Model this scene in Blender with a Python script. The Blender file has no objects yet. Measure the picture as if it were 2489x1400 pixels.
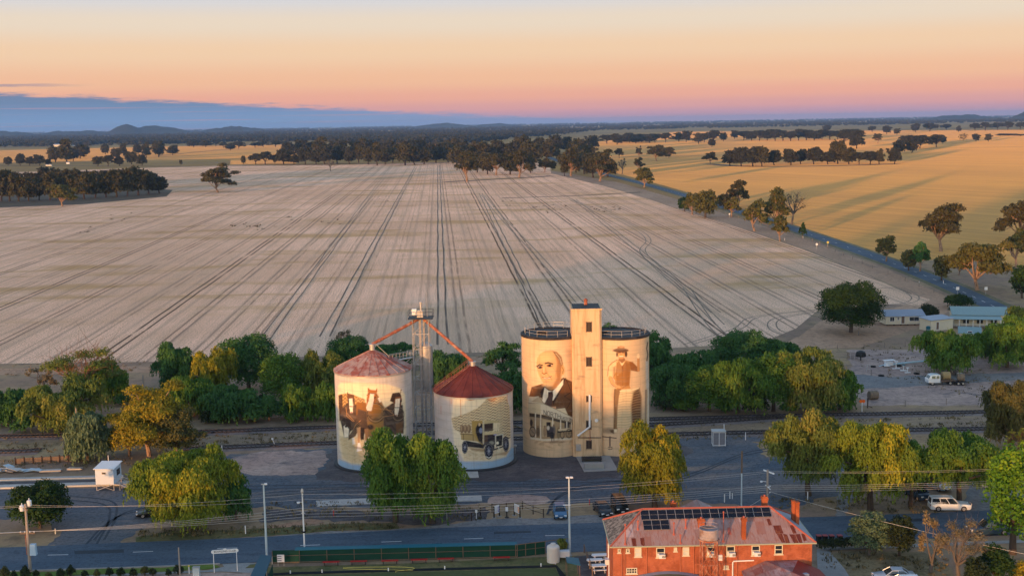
# Grain silos with painted murals beside a country railway at sunrise, seen from the air
import bpy, math, random
import numpy as np
from mathutils import Vector, Matrix
sc = bpy.context.scene
COL = sc.collection
rad = math.radians
# ------------------------------------------------------------------ camera
F, CH, YH, ROLL = 2900.0, 52.0, 297.0, 0.0172
pit = math.atan((700 - YH) / F)
CAM = Vector((0, 0, CH))
fw = Vector((0, math.cos(pit), -math.sin(pit)))
r0 = Vector((1, 0, 0)); u0 = Vector((0, math.sin(pit), math.cos(pit)))
rt = r0 * math.cos(ROLL) - u0 * math.sin(ROLL)
up = u0 * math.cos(ROLL) + r0 * math.sin(ROLL)
cd = bpy.data.cameras.new('camera'); cam = bpy.data.objects.new('camera', cd); COL.objects.link(cam)
cd.sensor_width = 36; cd.lens = F / 2489 * 36; cd.clip_start = 0.5; cd.clip_end = 120000
cam.matrix_world = Matrix(((rt.x, up.x, -fw.x, 0), (rt.y, up.y, -fw.y, 0), (rt.z, up.z, -fw.z, CH), (0, 0, 0, 1)))
sc.camera = cam

def ray(px, py):
    return fw + rt * ((px - 1244.5) / F) + up * ((700 - py) / F)
def G(px, py, z=0.0):                      # point of the photograph on the level z
    d = ray(px, py); t = (z - CH) / d.z
    return Vector((d.x * t, d.y * t, z))
def proj(p):
    v = Vector(p) - CAM; zc = v.dot(fw)
    return 1244.5 + F * v.dot(rt) / zc, 700 - F * v.dot(up) / zc
def hgt(p, py):                            # height over p of what shows at row py
    a = up - fw * ((700 - py) / F)
    return CH - (p.x * a.x + p.y * a.y) / a.z
def mpp(p):
    return (Vector(p) - CAM).dot(fw) / F
def hit(px, py, p0, n):                    # ray on a plane
    d = ray(px, py); t = (Vector(p0) - CAM).dot(n) / d.dot(n)
    return CAM + d * t

# ------------------------------------------------------------------ objects
def tag(o, label=None, cat=None, group=None, kind=None):
    if label: o['label'] = label
    if cat: o['category'] = cat
    if group: o['group'] = group
    if kind: o['kind'] = kind
    return o
def thing(name, label, cat, loc=(0, 0, 0), rz=0.0, group=None):
    o = bpy.data.objects.new(name, None); COL.objects.link(o)
    o.empty_display_size = 0.3
    o.location = loc; o.rotation_euler = (0, 0, rz)
    return tag(o, label, cat, group)
def obj(name, me, parent=None):
    o = bpy.data.objects.new(name, me); COL.objects.link(o)
    if parent: o.parent = parent
    return o
KIDS = {}
def copy_tree(o, parent=None):
    c = o.copy(); COL.objects.link(c)
    if parent: c.parent = parent
    for ch in list(o.children): copy_tree(ch, c)
    return c

class MB:
    def __init__(s): s.v = []; s.f = []; s.m = []
    def _add(s, vs, fs, mi=0):
        b = len(s.v); s.v += [tuple(v) for v in vs]
        for f in fs: s.f.append([b + i for i in f]); s.m.append(mi)
        return s
    def box(s, c, d, rz=0, mi=0, top=1.0):
        x, y, z = d[0] / 2, d[1] / 2, d[2] / 2; ca, sa = math.cos(rz), math.sin(rz); vs = []
        for k, zz in ((1, -z), (top, z)):
            for a, b in ((-x, -y), (x, -y), (x, y), (-x, y)):
                a *= k; b *= k
                vs.append((c[0] + a * ca - b * sa, c[1] + a * sa + b * ca, c[2] + zz))
        return s._add(vs, [(3, 2, 1, 0), (4, 5, 6, 7), (0, 1, 5, 4), (1, 2, 6, 5), (2, 3, 7, 6), (3, 0, 4, 7)], mi)
    def tube(s, p, q, r, r2=None, n=8, mi=0, cap=True):
        p = Vector(p); q = Vector(q); r2 = r if r2 is None else r2
        d = (q - p).normalized(); a = d.orthogonal().normalized(); b = d.cross(a); vs = []
        for c, rr in ((p, r), (q, r2)):
            for i in range(n):
                t = 2 * math.pi * i / n; vs.append(c + (a * math.cos(t) + b * math.sin(t)) * rr)
        fs = [(i, (i + 1) % n, n + (i + 1) % n, n + i) for i in range(n)]
        if cap: fs += [tuple(range(n))[::-1], tuple(range(n, 2 * n))]
        return s._add(vs, fs, mi)
    def path(s, pts, rs, n=6, mi=0):
        pts = [Vector(p) for p in pts]
        if not hasattr(rs, '__len__'): rs = [rs] * len(pts)
        vs = []; fs = []
        a = None
        for k, p in enumerate(pts):
            d = (pts[min(k + 1, len(pts) - 1)] - pts[max(k - 1, 0)]).normalized()
            if a is None: a = d.orthogonal().normalized()
            else: a = (a - d * a.dot(d)).normalized()
            b = d.cross(a)
            for i in range(n):
                t = 2 * math.pi * i / n; vs.append(p + (a * math.cos(t) + b * math.sin(t)) * rs[k])
        for k in range(len(pts) - 1):
            for i in range(n):
                j = (i + 1) % n; fs.append((k * n + i, k * n + j, k * n + n + j, k * n + n + i))
        fs += [tuple(range(n))[::-1], tuple(range((len(pts) - 1) * n, len(pts) * n))]
        return s._add(vs, fs, mi)
    def lathe(s, prof, n=24, c=(0, 0, 0), mi=0, axis='z', a0=0, a1=2 * math.pi):
        full = abs(a1 - a0 - 2 * math.pi) < 1e-6; m = n if full else n + 1; vs = []; fs = []
        for r, z in prof:
            for i in range(m):
                t = a0 + (a1 - a0) * i / n; x, y = r * math.cos(t), r * math.sin(t)
                vs.append({'z': (c[0] + x, c[1] + y, c[2] + z), 'x': (c[0] + z, c[1] + x, c[2] + y), 'y': (c[0] + x, c[1] + z, c[2] - y)}[axis])
        for k in range(len(prof) - 1):
            for i in range(n):
                j = (i + 1) % m; fs.append((k * m + i, k * m + j, k * m + m + j, k * m + m + i))
        return s._add(vs, fs, mi)
    def poly(s, pts, mi=0):
        return s._add(pts, [tuple(range(len(pts)))], mi)
    def slab(s, pts, t, mi=0):              # a flat polygon given a thickness along its normal
        pts = [Vector(p) for p in pts]; n = len(pts)
        nn = (pts[1] - pts[0]).cross(pts[2] - pts[1]).normalized() * t
        vs = [p - nn for p in pts] + pts
        fs = [tuple(range(n))[::-1], tuple(range(n, 2 * n))] + [(i, (i + 1) % n, n + (i + 1) % n, n + i) for i in range(n)]
        return s._add(vs, fs, mi)
    def prism(s, pts, z0, z1, mi=0):
        n = len(pts); vs = [(a, b, z0) for a, b in pts] + [(a, b, z1) for a, b in pts]
        fs = [tuple(range(n))[::-1], tuple(range(n, 2 * n))] + [(i, (i + 1) % n, n + (i + 1) % n, n + i) for i in range(n)]
        return s._add(vs, fs, mi)
    def mesh(s, name, mats, smooth=True):
        me = bpy.data.meshes.new(name); me.from_pydata(s.v, [], s.f)
        for m in (mats if isinstance(mats, (list, tuple)) else [mats]): me.materials.append(m)
        if len(me.materials) > 1: me.polygons.foreach_set('material_index', s.m)
        if smooth: me.shade_smooth(); me.set_sharp_from_angle(angle=rad(35))
        me.update(); return me
    def build(s, name, mats, parent=None, smooth=True):
        return obj(name, s.mesh(name, mats, smooth), parent)

def srgb(r, g, b):
    def f(c):
        c /= 255.0; return c / 12.92 if c <= 0.04045 else ((c + 0.055) / 1.055) ** 2.4
    return (f(r), f(g), f(b))

# ------------------------------------------------------------------ materials
class NT:
    def __init__(s, name):
        s.mat = bpy.data.materials.new(name); s.mat.use_nodes = True; s.t = s.mat.node_tree
        s.b = s.t.nodes['Principled BSDF']; s.b.inputs['Roughness'].default_value = 0.85
        s.b.inputs['Specular IOR Level'].default_value = 0.25
    def n(s, typ, **kw):
        nd = s.t.nodes.new('ShaderNode' + typ)
        for k, v in kw.items():
            if k.startswith('_'): setattr(nd, k[1:], v)
            else:
                i = nd.inputs[int(k[1:])] if k[0] == 'i' and k[1:].isdigit() else nd.inputs[k]
                if hasattr(v, 'is_output'): s.t.links.new(v, i)
                else: i.default_value = v
        return nd
    def L(s, a, b): s.t.links.new(a, b)
    def math(s, op, a, b=0.0, c=0.0):
        nd = s.n('Math', _operation=op, i0=a, i1=b)
        if op in ('MULTIPLY_ADD', 'SMOOTH_MIN'): s.setin(nd.inputs[2], c)
        return nd.outputs[0]
    def setin(s, i, v):
        if hasattr(v, 'is_output'): s.L(v, i)
        else: i.default_value = v
    def mix(s, f, a, b, blend='MIX'):
        nd = s.t.nodes.new('ShaderNodeMix'); nd.data_type = 'RGBA'; nd.blend_type = blend
        for i, v in ((0, f), (6, a), (7, b)):
            if isinstance(v, tuple) and len(v) == 3: v = v + (1.0,)
            s.setin(nd.inputs[i], v)
        return nd.outputs[2]
    def coord(s, scale=(1, 1, 1), rz=0.0, which='Object'):
        tc = s.n('TexCoord'); m = s.n('Mapping'); s.L(tc.outputs[which], m.inputs[0])
        m.inputs['Scale'].default_value = scale; m.inputs['Rotation'].default_value = (0, 0, rz)
        return m.outputs[0]
    def noise(s, vec, scale, detail=4, rough=0.6, dist=0.0):
        nd = s.n('TexNoise', Scale=scale, Detail=detail, Roughness=rough, Distortion=dist); s.L(vec, nd.inputs['Vector'])
        return nd.outputs['Fac']
    def ramp(s, f, a, b):                   # smooth 0..1 between a and b
        nd = s.n('MapRange', _interpolation_type='SMOOTHSTEP', i0=f, i1=a, i2=b); return nd.outputs[0]
    def bump(s, h, strength, dist=0.05):
        nd = s.n('Bump', Strength=strength, Distance=dist); s.L(h, nd.inputs['Height']); s.L(nd.outputs[0], s.b.inputs['Normal'])
    def base(s, c): s.setin(s.b.inputs['Base Color'], c + (1.0,) if isinstance(c, tuple) and len(c) == 3 else c)

def mul(c, k): return tuple(x * k for x in c)
def mat(name, c, rough=0.8, var=0.18, scale=1.5, metal=0.0, spec=0.25, bump=0.0, c2=None, thr=(0.45, 0.65), stretch=(1, 1, 1)):
    t = NT(name); v = t.coord(stretch)
    f = t.noise(v, scale, 5)
    col = t.mix(f, mul(c, 1 - var), mul(c, 1 + var))
    if c2: col = t.mix(t.ramp(t.noise(v, scale * 0.6, 6, 0.65), *thr), col, c2)
    t.base(col); t.b.inputs['Roughness'].default_value = rough; t.b.inputs['Metallic'].default_value = metal
    t.b.inputs['Specular IOR Level'].default_value = spec
    if bump: t.bump(f, bump)
    return t.mat

M = {}
M['white'] = mat('white_paint', (.72, .72, .74), .5, .06)
M['cream'] = mat('cream_paint', (.62, .56, .44), .6, .08)
M['galv'] = mat('galvanised_steel', (.42, .40, .40), .45, .2, 3, .35)
M['rust'] = mat('rusty_pipe_paint', (.30, .085, .045), .7, .35, 2.5, c2=(.42, .22, .16))
M['black'] = mat('black_paint', (.012, .012, .014), .5, .2)
M['dark'] = mat('dark_steel', (.035, .035, .04), .6, .25)
M['glass'] = mat('dark_glass', (.015, .02, .03), .08, .1, spec=.8)
M['timber'] = mat('weathered_timber', (.16, .11, .08), .85, .3, 4)
M['darktimber'] = mat('dark_stained_timber', (.04, .022, .016), .8, .3, 4)
M['concrete'] = mat('concrete', (.30, .29, .28), .85, .18, .9, bump=.1)
M['pole'] = mat('pole_timber', (.30, .25, .22), .85, .2, 2, stretch=(6, 6, .6))
M['brick'] = None
M['teal'] = mat('teal_roof_sheet', (.012, .11, .16), .5, .12, 2)
M['greencloth'] = mat('green_shade_cloth', (.006, .045, .03), .8, .25, 1.2)
M['redseat'] = mat('red_seat_paint', (.42, .02, .02), .5, .15)
M['tyre'] = mat('tyre_rubber', (.012, .012, .013), .8, .2)
M['rim'] = mat('wheel_alloy', (.35, .36, .38), .35, .1, metal=.6)
M['wire'] = mat('aluminium_wire', (.52, .48, .46), .5, .05, metal=.2)
M['orange'] = mat('orange_signal_paint', (.75, .13, .015), .5, .15, 6)
M['hay'] = mat('straw', (.30, .22, .11), .9, .3, 6, bump=.3)
M['oldhay'] = mat('old_hay_bale', (.16, .125, .10), .9, .4, 5, bump=.3, c2=(.24, .17, .10))
M['blueroof'] = mat('blue_grey_roof_sheet', (.25, .29, .37), .5, .08, 2)
M['greenroof'] = mat('pale_green_roof_sheet', (.21, .31, .33), .5, .1, 2)
M['lamp'] = mat('headlight_glass', (.7, .72, .75), .2, .03, spec=.6)
M['tail'] = mat('tail_light_red', (.35, .01, .01), .3, .05)
M['plastic'] = mat('white_plastic', (.66, .66, .70), .45, .05)
M['beige'] = mat('beige_poly_tank', (.60, .55, .52), .5, .06, .8)
M['pipeblue'] = mat('pale_blue_pipe', (.42, .62, .74), .5, .12)
M['signred'] = mat('sign_red', (.4, .012, .02), .5, .05)
M['signink'] = mat('sign_dark_ink', (.02, .015, .05), .6, .05)
M['signorange'] = mat('sign_orange_print', (.7, .25, .06), .6, .05)
M['signpurple'] = mat('sign_purple_print', (.16, .10, .34), .6, .05)
M['pinklid'] = mat('faded_red_bin_lid', (.35, .08, .08), .6, .1)
M['yellow'] = mat('yellow_post_paint', (.6, .5, .12), .6, .1)
M['bark'] = mat('brown_bark', (.075, .052, .04), .9, .35, 2, stretch=(4, 4, .7), bump=.3)
M['gumbark'] = mat('pale_gum_bark', (.30, .19, .13), .85, .35, 1.2, stretch=(3, 3, .6), c2=(.10, .06, .045), thr=(.5, .62))
M['darkbark'] = mat('dark_gum_bark', (.05, .034, .026), .9, .3, 2, stretch=(3, 3, .6))
M['twig'] = mat('grey_twigs', (.12, .10, .088), .9, .3, 2)
M['redtwig'] = mat('reddish_twigs', (.22, .10, .05), .9, .3, 2)

def leaf(name, a, b, c=None):
    t = NT(name); at = t.n('Attribute', _attribute_name='tint')
    f = at.outputs['Fac']
    col = t.mix(f, a, b)
    if c: col = t.mix(t.ramp(f, .62, .95), col, c)
    t.base(col); t.b.inputs['Roughness'].default_value = .75
    t.b.inputs['Specular IOR Level'].default_value = .2
    tr = t.n('BsdfTranslucent'); t.setin(tr.inputs[0], col)
    mx = t.n('MixShader', i0=.22); t.L(t.b.outputs[0], mx.inputs[1]); t.L(tr.outputs[0], mx.inputs[2])
    t.L(mx.outputs[0], t.t.nodes['Material Output'].inputs[0])
    return t.mat
LF = {
 'pepper': leaf('pepper_leaf', (.036, .105, .018), (.12, .21, .026), (.19, .25, .03)),
 'pepperdark': leaf('pepper_leaf_dark', (0.030, 0.092, 0.030), (0.074, 0.169, 0.038)),
 'pepperyel': leaf('pepper_leaf_yellowing', (.085, .145, .016), (.25, .28, .024), (.36, .31, .02)),
 'gold': leaf('golden_leaf', (.12, .145, .014), (.28, .25, .018), (.38, .29, .02)),
 'amber': leaf('amber_gum_leaf', (.12, .125, .014), (.32, .25, .018), (.42, .29, .025)),
 'olive': leaf('olive_leaf', (.080, .125, .026), (.19, .21, .036), (.26, .23, .05)),
 'grey': leaf('grey_green_leaf', (0.072, 0.120, 0.060), (0.156, 0.204, 0.102)),
 'ficus': leaf('dark_glossy_leaf', (0.011, 0.031, 0.009), (0.033, 0.072, 0.013)),
 'gum': leaf('gum_leaf', (.036, .038, .018), (.098, .082, .032)),
 'gumolive': leaf('olive_gum_leaf', (.055, .066, .022), (.15, .13, .035)),
 'bright': leaf('bright_green_leaf', (.05, .13, .012), (.14, .28, .016), (.24, .34, .02)),
 'shrub': leaf('dark_shrub_leaf', (0.017, 0.028, 0.014), (0.042, 0.059, 0.020)),
 'dead': leaf('dry_leaf', (.18, .135, .07), (.29, .21, .105)),
 'brown': leaf('brown_thin_leaf', (.12, .10, .06), (.20, .165, .10)),
 'far': leaf('far_gum_leaf', (.026, .030, .022), (.062, .058, .032)),
}
# ------------------------------------------------------------------ sky and sun
SUN_EL, SUN_AZ = 1.9, 28.0
def make_world():
    w = bpy.data.worlds.new('World'); sc.world = w; w.use_nodes = True
    t = NT.__new__(NT); t.t = w.node_tree
    bg = t.t.nodes['Background']
    tc = t.n('TexCoord'); sp = t.n('SeparateXYZ'); t.L(tc.outputs['Generated'], sp.inputs[0])
    x, y, z = sp.outputs
    az = t.math('MULTIPLY', t.math('ARCTAN2', x, y), 57.2958)
    el = t.math('MULTIPLY', t.math('ARCSINE', z), 57.2958)
    cr = t.n('ValToRGB'); cr.color_ramp.interpolation = 'EASE'
    t.L(t.math('MULTIPLY', el, 1 / 10.0), cr.inputs[0])
    stops = [(0.0, (194, 156, 172)), (.03, (206, 156, 168)), (.07, (226, 164, 158)), (.12, (240, 174, 150)),
             (.20, (245, 191, 154)), (.34, (244, 208, 172)), (.47, (236, 218, 196)), (.60, (214, 216, 222)), (1.0, (176, 205, 232))]
    e = cr.color_ramp.elements
    while len(e) < len(stops): e.new(.5)
    for i, (p, c) in enumerate(stops): e[i].position = p; e[i].color = srgb(*c) + (1,)
    col = cr.outputs[0]
    # the cloud bank and blue earth shadow: high at one end of the horizon, gone at the other
    cv = t.n('CombineXYZ', i0=t.math('MULTIPLY', az, .30), i1=t.math('MULTIPLY', el, 3.2), i2=0.0)
    ns = t.noise(cv.outputs[0], 2.0, 7, .66)
    thr = t.math('ADD', t.math('MULTIPLY', az, -.060), .28)
    d = t.math('SUBTRACT', t.math('ADD', thr, t.math('MULTIPLY', t.math('SUBTRACT', ns, .5), .85)), el)
    m = t.ramp(d, -.10, .16)
    cb = t.n('ValToRGB'); t.L(t.math('MULTIPLY', el, 1 / 2.0), cb.inputs[0])
    st = [(0.0, (128, 160, 200)), (.3, (120, 150, 190)), (.6, (114, 138, 172)), (1.0, (124, 134, 162))]
    e = cb.color_ramp.elements
    while len(e) < len(st): e.new(.5)
    for i, (p, c) in enumerate(st): e[i].position = p; e[i].color = srgb(*c) + (1,)
    side = t.ramp(az, -14, 12)
    blue = t.mix(side, cb.outputs[0], srgb(168, 158, 188))
    cv2 = t.n('CombineXYZ', i0=t.math('MULTIPLY', az, .07), i1=t.math('MULTIPLY', el, 7.0), i2=3.0)
    st2 = t.ramp(t.noise(cv2.outputs[0], 1.3, 4, .55), .52, .70)
    blue = t.mix(t.math('MULTIPLY', st2, .7), blue, srgb(186, 150, 168))
    col = t.mix(m, col, blue)
    # one thin streak above the bank
    d2 = t.math('ABSOLUTE', t.math('SUBTRACT', t.math('ADD', el, t.math('MULTIPLY', t.math('SUBTRACT', ns, .5), .25)), 1.95))
    m2 = t.math('MULTIPLY', t.math('SUBTRACT', 1.0, t.ramp(d2, .02, .09)), t.math('SUBTRACT', 1.0, t.ramp(az, -22.5, -18.5)))
    col = t.mix(t.math('MULTIPLY', m2, .75), col, srgb(170, 150, 160))
    # warmer and pinker on the far side
    # the rest of the dome is the physical sky
    sky = t.n('TexSky'); sky.sky_type = 'NISHITA'; sky.sun_disc = False
    sky.sun_elevation = rad(SUN_EL); sky.sun_rotation = rad(180 + SUN_AZ)
    sky.altitude = 150; sky.dust_density = 0.2; sky.ozone_density = 1.2
    sk = t.mix(1.0, sky.outputs[0], (SKY_K[0], SKY_K[1], SKY_K[2]), 'MULTIPLY')
    upf = t.ramp(el, 8.0, 22.0)
    back = t.ramp(y, .35, -.15)
    f = t.math('MAXIMUM', upf, back)
    col = t.mix(f, col, sk)
    t.L(col, bg.inputs[0]); bg.inputs[1].default_value = 1.0
SKY_K = (.84, .83, .92)
make_world()
sd = bpy.data.lights.new('sun', 'SUN'); so = bpy.data.objects.new('sun', sd); COL.objects.link(so)
sd.energy = 4.9; sd.color = (1.0, .48, .17); sd.angle = rad(1.2)
S = Vector((-math.sin(rad(SUN_AZ)) * math.cos(rad(SUN_EL)), -math.cos(rad(SUN_AZ)) * math.cos(rad(SUN_EL)), math.sin(rad(SUN_EL))))
so.rotation_euler = S.to_track_quat('Z', 'Y').to_euler()
so.location = (-60, -140, 60)
vs = sc.view_settings
sc.display_settings.display_device = 'sRGB'
vs.view_transform = 'Standard'; vs.look = 'None'; vs.exposure = 0.0; vs.gamma = 1.0; vs.use_curve_mapping = False
cy = sc.cycles
cy.use_denoising = True
cy.max_bounces = 5; cy.diffuse_bounces = 3; cy.glossy_bounces = 2; cy.transmission_bounces = 2; cy.volume_bounces = 0; cy.transparent_max_bounces = 4
cy.use_adaptive_sampling = True; cy.adaptive_threshold = 0.02

# ------------------------------------------------------------------ ground sheets
def ground_mat():
    t = NT('dry_ground'); v = t.coord()
    a = t.noise(v, .05, 6, .62); b = t.noise(v, .35, 5, .6); c = t.noise(v, 2.2, 4, .7)
    col = t.mix(t.ramp(a, .38, .66), (.38, .255, .185), (.50, .35, .20))
    col = t.mix(t.ramp(b, .45, .70), col, (.27, .20, .135))
    col = t.mix(t.math('MULTIPLY', c, .55), col, (.07, .055, .045))
    g = t.noise(v, .0016, 5, .6)
    gold = t.mix(t.ramp(g, .42, .6), (.43, .25, .08), (.33, .20, .08))
    sp = t.n('SeparateXYZ'); t.L(t.coord(), sp.inputs[0])
    far = t.ramp(sp.outputs[1], 520, 900)
    t.base(t.mix(far, col, gold)); t.b.inputs['Roughness'].default_value = .95; t.b.inputs['Specular IOR Level'].default_value = .05
    t.bump(c, .4, .15)
    return t.mat
def stubble_mat():
    t = NT('white_stubble')
    rz = math.atan2(1068 - 1244.5, F)       # rows run to a point on the horizon
    tc = t.n('TexCoord'); m = t.n('Mapping'); t.L(tc.outputs['Object'], m.inputs[0]); m.inputs['Rotation'].default_value = (0, 0, rz)
    sp = t.n('SeparateXYZ'); t.L(m.outputs[0], sp.inputs[0]); u, w, _ = sp.outputs
    def cv(a, b, o=0.0):
        return t.n('CombineXYZ', i0=t.math('MULTIPLY', u, a), i1=t.math('MULTIPLY', w, b), i2=o).outputs[0]
    large = t.noise(cv(.012, .006), 1.0, 5, .6)
    rows = t.noise(cv(1.9, .045), 1.0, 4, .7)
    wide = t.noise(cv(.22, .006, 4.), 1.0, 3, .6)
    fine = t.noise(cv(3.0, 1.5), 1.0, 4, .8)
    col = t.mix(t.ramp(large, .38, .60), (.96, .64, .46), (.76, .49, .33))
    col = t.mix(t.math('MULTIPLY', t.ramp(wide, .45, .72), .6), col, (.58, .41, .28))
    col = t.mix(t.math('MULTIPLY', t.ramp(rows, .47, .68), .45), col, (.40, .28, .20))
    col = t.mix(t.math('MULTIPLY', t.ramp(fine, .46, .64), .85), col, (.22, .155, .12))
    # weedy streaks lying across the rows
    pat = t.noise(cv(.012, .034, 9.), 1.0, 5, .62)
    near = t.ramp(w, 280, 380); 
    col = t.mix(t.math('MULTIPLY', t.math('MULTIPLY', t.ramp(pat, .50, .64), .72), near), col, (.44, .28, .115))
    # paired wheel marks of the sprayer every 15.6 m
    wob = t.math('MULTIPLY', t.math('SUBTRACT', t.noise(cv(.01, .03, 2.), 1.0, 2, .5), .5), .9)
    uu = t.math('ADD', t.math('ADD', u, wob), -0.2)
    k = t.math('DIVIDE', uu, 10.4)
    cell = t.math('FLOOR', k)
    fr = t.math('MULTIPLY', t.math('SUBTRACT', t.math('SUBTRACT', k, cell), .5), 10.4)
    dist = t.math('ABSOLUTE', t.math('SUBTRACT', t.math('ABSOLUTE', fr), 1.05))
    wn = t.n('TexWhiteNoise', _noise_dimensions='1D'); t.L(cell, wn.inputs['W'])
    line = t.math('SUBTRACT', 1.0, t.ramp(dist, .16, .48))
    ln = t.ramp(t.noise(cv(.06, .05, 7.), 1.0, 3, .6), .28, .52)
    line = t.math('MULTIPLY', t.math('MULTIPLY', line, ln), t.math('ADD', t.math('MULTIPLY', t.math('POWER', wn.outputs[0], 1.8), 1.0), .22))
    col = t.mix(t.math('MULTIPLY', line, .92), col, (.10, .062, .042))
    # lighter harvest swaths every 9 m
    k2 = t.math('DIVIDE', uu, 7.8); f2 = t.math('ABSOLUTE', t.math('SUBTRACT', t.math('SUBTRACT', k2, t.math('FLOOR', k2)), .5))
    sw = t.math('MULTIPLY', t.math('SUBTRACT', 1.0, t.ramp(f2, .02, .14)), .35)
    col = t.mix(sw, col, (.34, .25, .19))
    t.base(col); t.b.inputs['Roughness'].default_value = .95; t.b.inputs['Specular IOR Level'].default_value = .05
    t.b.inputs['Diffuse Roughness'].default_value = .35
    t.bump(t.math('ADD', fine, rows), .6, .2)
    return t.mat
def gold_mat():
    t = NT('golden_stubble')
    rz = math.atan2(212, 365)
    tc = t.n('TexCoord'); m = t.n('Mapping'); t.L(tc.outputs['Object'], m.inputs[0]); m.inputs['Rotation'].default_value = (0, 0, -rz + math.pi / 2 * 0)
    m.inputs['Rotation'].default_value = (0, 0, -rz)
    sp = t.n('SeparateXYZ'); t.L(m.outputs[0], sp.inputs[0]); u, w, _ = sp.outputs
    def cv(a, b, o=0.0):
        return t.n('CombineXYZ', i0=t.math('MULTIPLY', u, a), i1=t.math('MULTIPLY', w, b), i2=o).outputs[0]
    large = t.noise(cv(.006, .002), 1.0, 5, .6); bands = t.noise(cv(.22, .003, 2.), 1.0, 6, .72); fine = t.noise(cv(1.6, .5, 5.), 1.0, 3, .7)
    col = t.mix(t.ramp(large, .36, .66), (.54, .31, .095), (.45, .265, .09))
    col = t.mix(t.math('MULTIPLY', t.ramp(bands, .42, .60), .65), col, (.33, .20, .075))
    col = t.mix(t.math('MULTIPLY', t.ramp(fine, .5, .72), .5), col, (.27, .165, .065))
    t.base(col); t.b.inputs['Roughness'].default_value = .95; t.b.inputs['Specular IOR Level'].default_value = .05
    t.b.inputs['Diffuse Roughness'].default_value = 1.0
    t.bump(fine, .5, .12)
    return t.mat
def patch_mat(name, a, b, c=None, s1=.12, s2=1.5, thr=(.40, .64), grain=.4, gc=(.03, .028, .028), stretch=(1, 1, 1), rough=.9, spec=.15, rz=0):
    t = NT(name); v = t.coord(stretch, rz); vf = t.coord()
    col = t.mix(t.ramp(t.noise(v, s1, 6, .62), *thr), a, b)
    if c: col = t.mix(t.ramp(t.noise(v, s1 * 2.3, 6, .66, .6), .52, .70), col, c)
    if c: col = t.mix(t.math('MULTIPLY', t.ramp(t.noise(t.coord((.16, 1.5, 1), .06), 1.0, 5, .7, .8), .50, .66), .45), col, mul(b, 1.25)); col = t.mix(t.math('MULTIPLY', t.ramp(t.noise(vf, .55, 6, .72), .52, .68), .5), col, mul(a, .60))
    g = t.noise(vf, s2 * .8, 6, .8)
    col = t.mix(t.math('MULTIPLY', t.ramp(g, .45, .64), grain), col, gc); col = t.mix(t.math('MULTIPLY', t.ramp(t.noise(t.coord((1.1, 1.7, 1), .3), 1.0, 4, .8), .56, .70), .35), col, mul(b, 1.35))
    t.base(col); t.b.inputs['Roughness'].default_value = rough; t.b.inputs['Specular IOR Level'].default_value = spec
    t.bump(g, .25, .06)
    return t.mat
M['ground'] = ground_mat(); M['stubble'] = stubble_mat(); M['goldfield'] = gold_mat()
M['asphalt'] = patch_mat('blue_grey_asphalt', (0.074, 0.106, 0.150), (0.106, 0.138, 0.180), (0.066, 0.089, 0.126), .10, 3.0, stretch=(.35, 1.6, 1))
M['yard'] = patch_mat('bitumen_yard', (0.087, 0.113, 0.149), (0.167, 0.161, 0.172), (0.276, 0.213, 0.178), .05, 2.4, stretch=(.45, 1.4, 1), grain=.55)
M['gravel'] = patch_mat('dark_gravel', (0.083, 0.077, 0.088), (0.144, 0.125, 0.125), (0.062, 0.059, 0.068), .15, 2.6)
M['dirt'] = patch_mat('pinkish_dirt', (0.350, 0.250, 0.219), (0.475, 0.338, 0.281), (0.213, 0.169, 0.163), .10, 1.2)
M['headland'] = patch_mat('bare_headland_dirt', (.42, .25, .155), (.50, .31, .20), (.32, .205, .135), .05, 1.0, stretch=(1, .35, 1))
M['verge'] = patch_mat('roadside_weeds', (0.150, 0.138, 0.075), (0.225, 0.188, 0.112), (0.106, 0.125, 0.062), .12, 1.4)
M['lawn'] = patch_mat('green_verge_grass', (0.106, 0.163, 0.027), (0.163, 0.213, 0.044), None, .3, 3, grain=.3, gc=(0.037, 0.062, 0.013))
M['drylawn'] = patch_mat('dry_lawn', (0.312, 0.237, 0.131), (0.213, 0.163, 0.094), (0.125, 0.125, 0.050), .2, 2.2, grain=.5, gc=(.06, .05, .03))
M['bowl'] = patch_mat('bowling_green_grass', (.085, .098, .035), (.11, .115, .045), (.07, .075, .035), .10, 3, stretch=(.3, 1, 1), grain=.25)
M['edgegrass'] = patch_mat('worn_edge_grass', (0.125, 0.125, 0.048), (0.194, 0.156, 0.069), (0.075, 0.094, 0.035), .3, 2.4)
M['path'] = patch_mat('pale_footpath', (.27, .27, .27), (.34, .33, .32), None, .3, 2.4, grain=.3, gc=(.16, .15, .14))
M['drive'] = patch_mat('grey_gravel_drive', (.20, .20, .21), (.28, .26, .25), (.16, .15, .15), .12, 2.2)
M['ballast'] = patch_mat('track_ballast', (0.188, 0.150, 0.144), (0.250, 0.200, 0.181), (0.138, 0.125, 0.131), .2, 3.2, stretch=(.3, 1, 1))
M['brightdirt'] = patch_mat('orange_dirt', (0.432, 0.240, 0.150), (0.336, 0.204, 0.132), (0.180, 0.144, 0.096), .2, 1.5)

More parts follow.
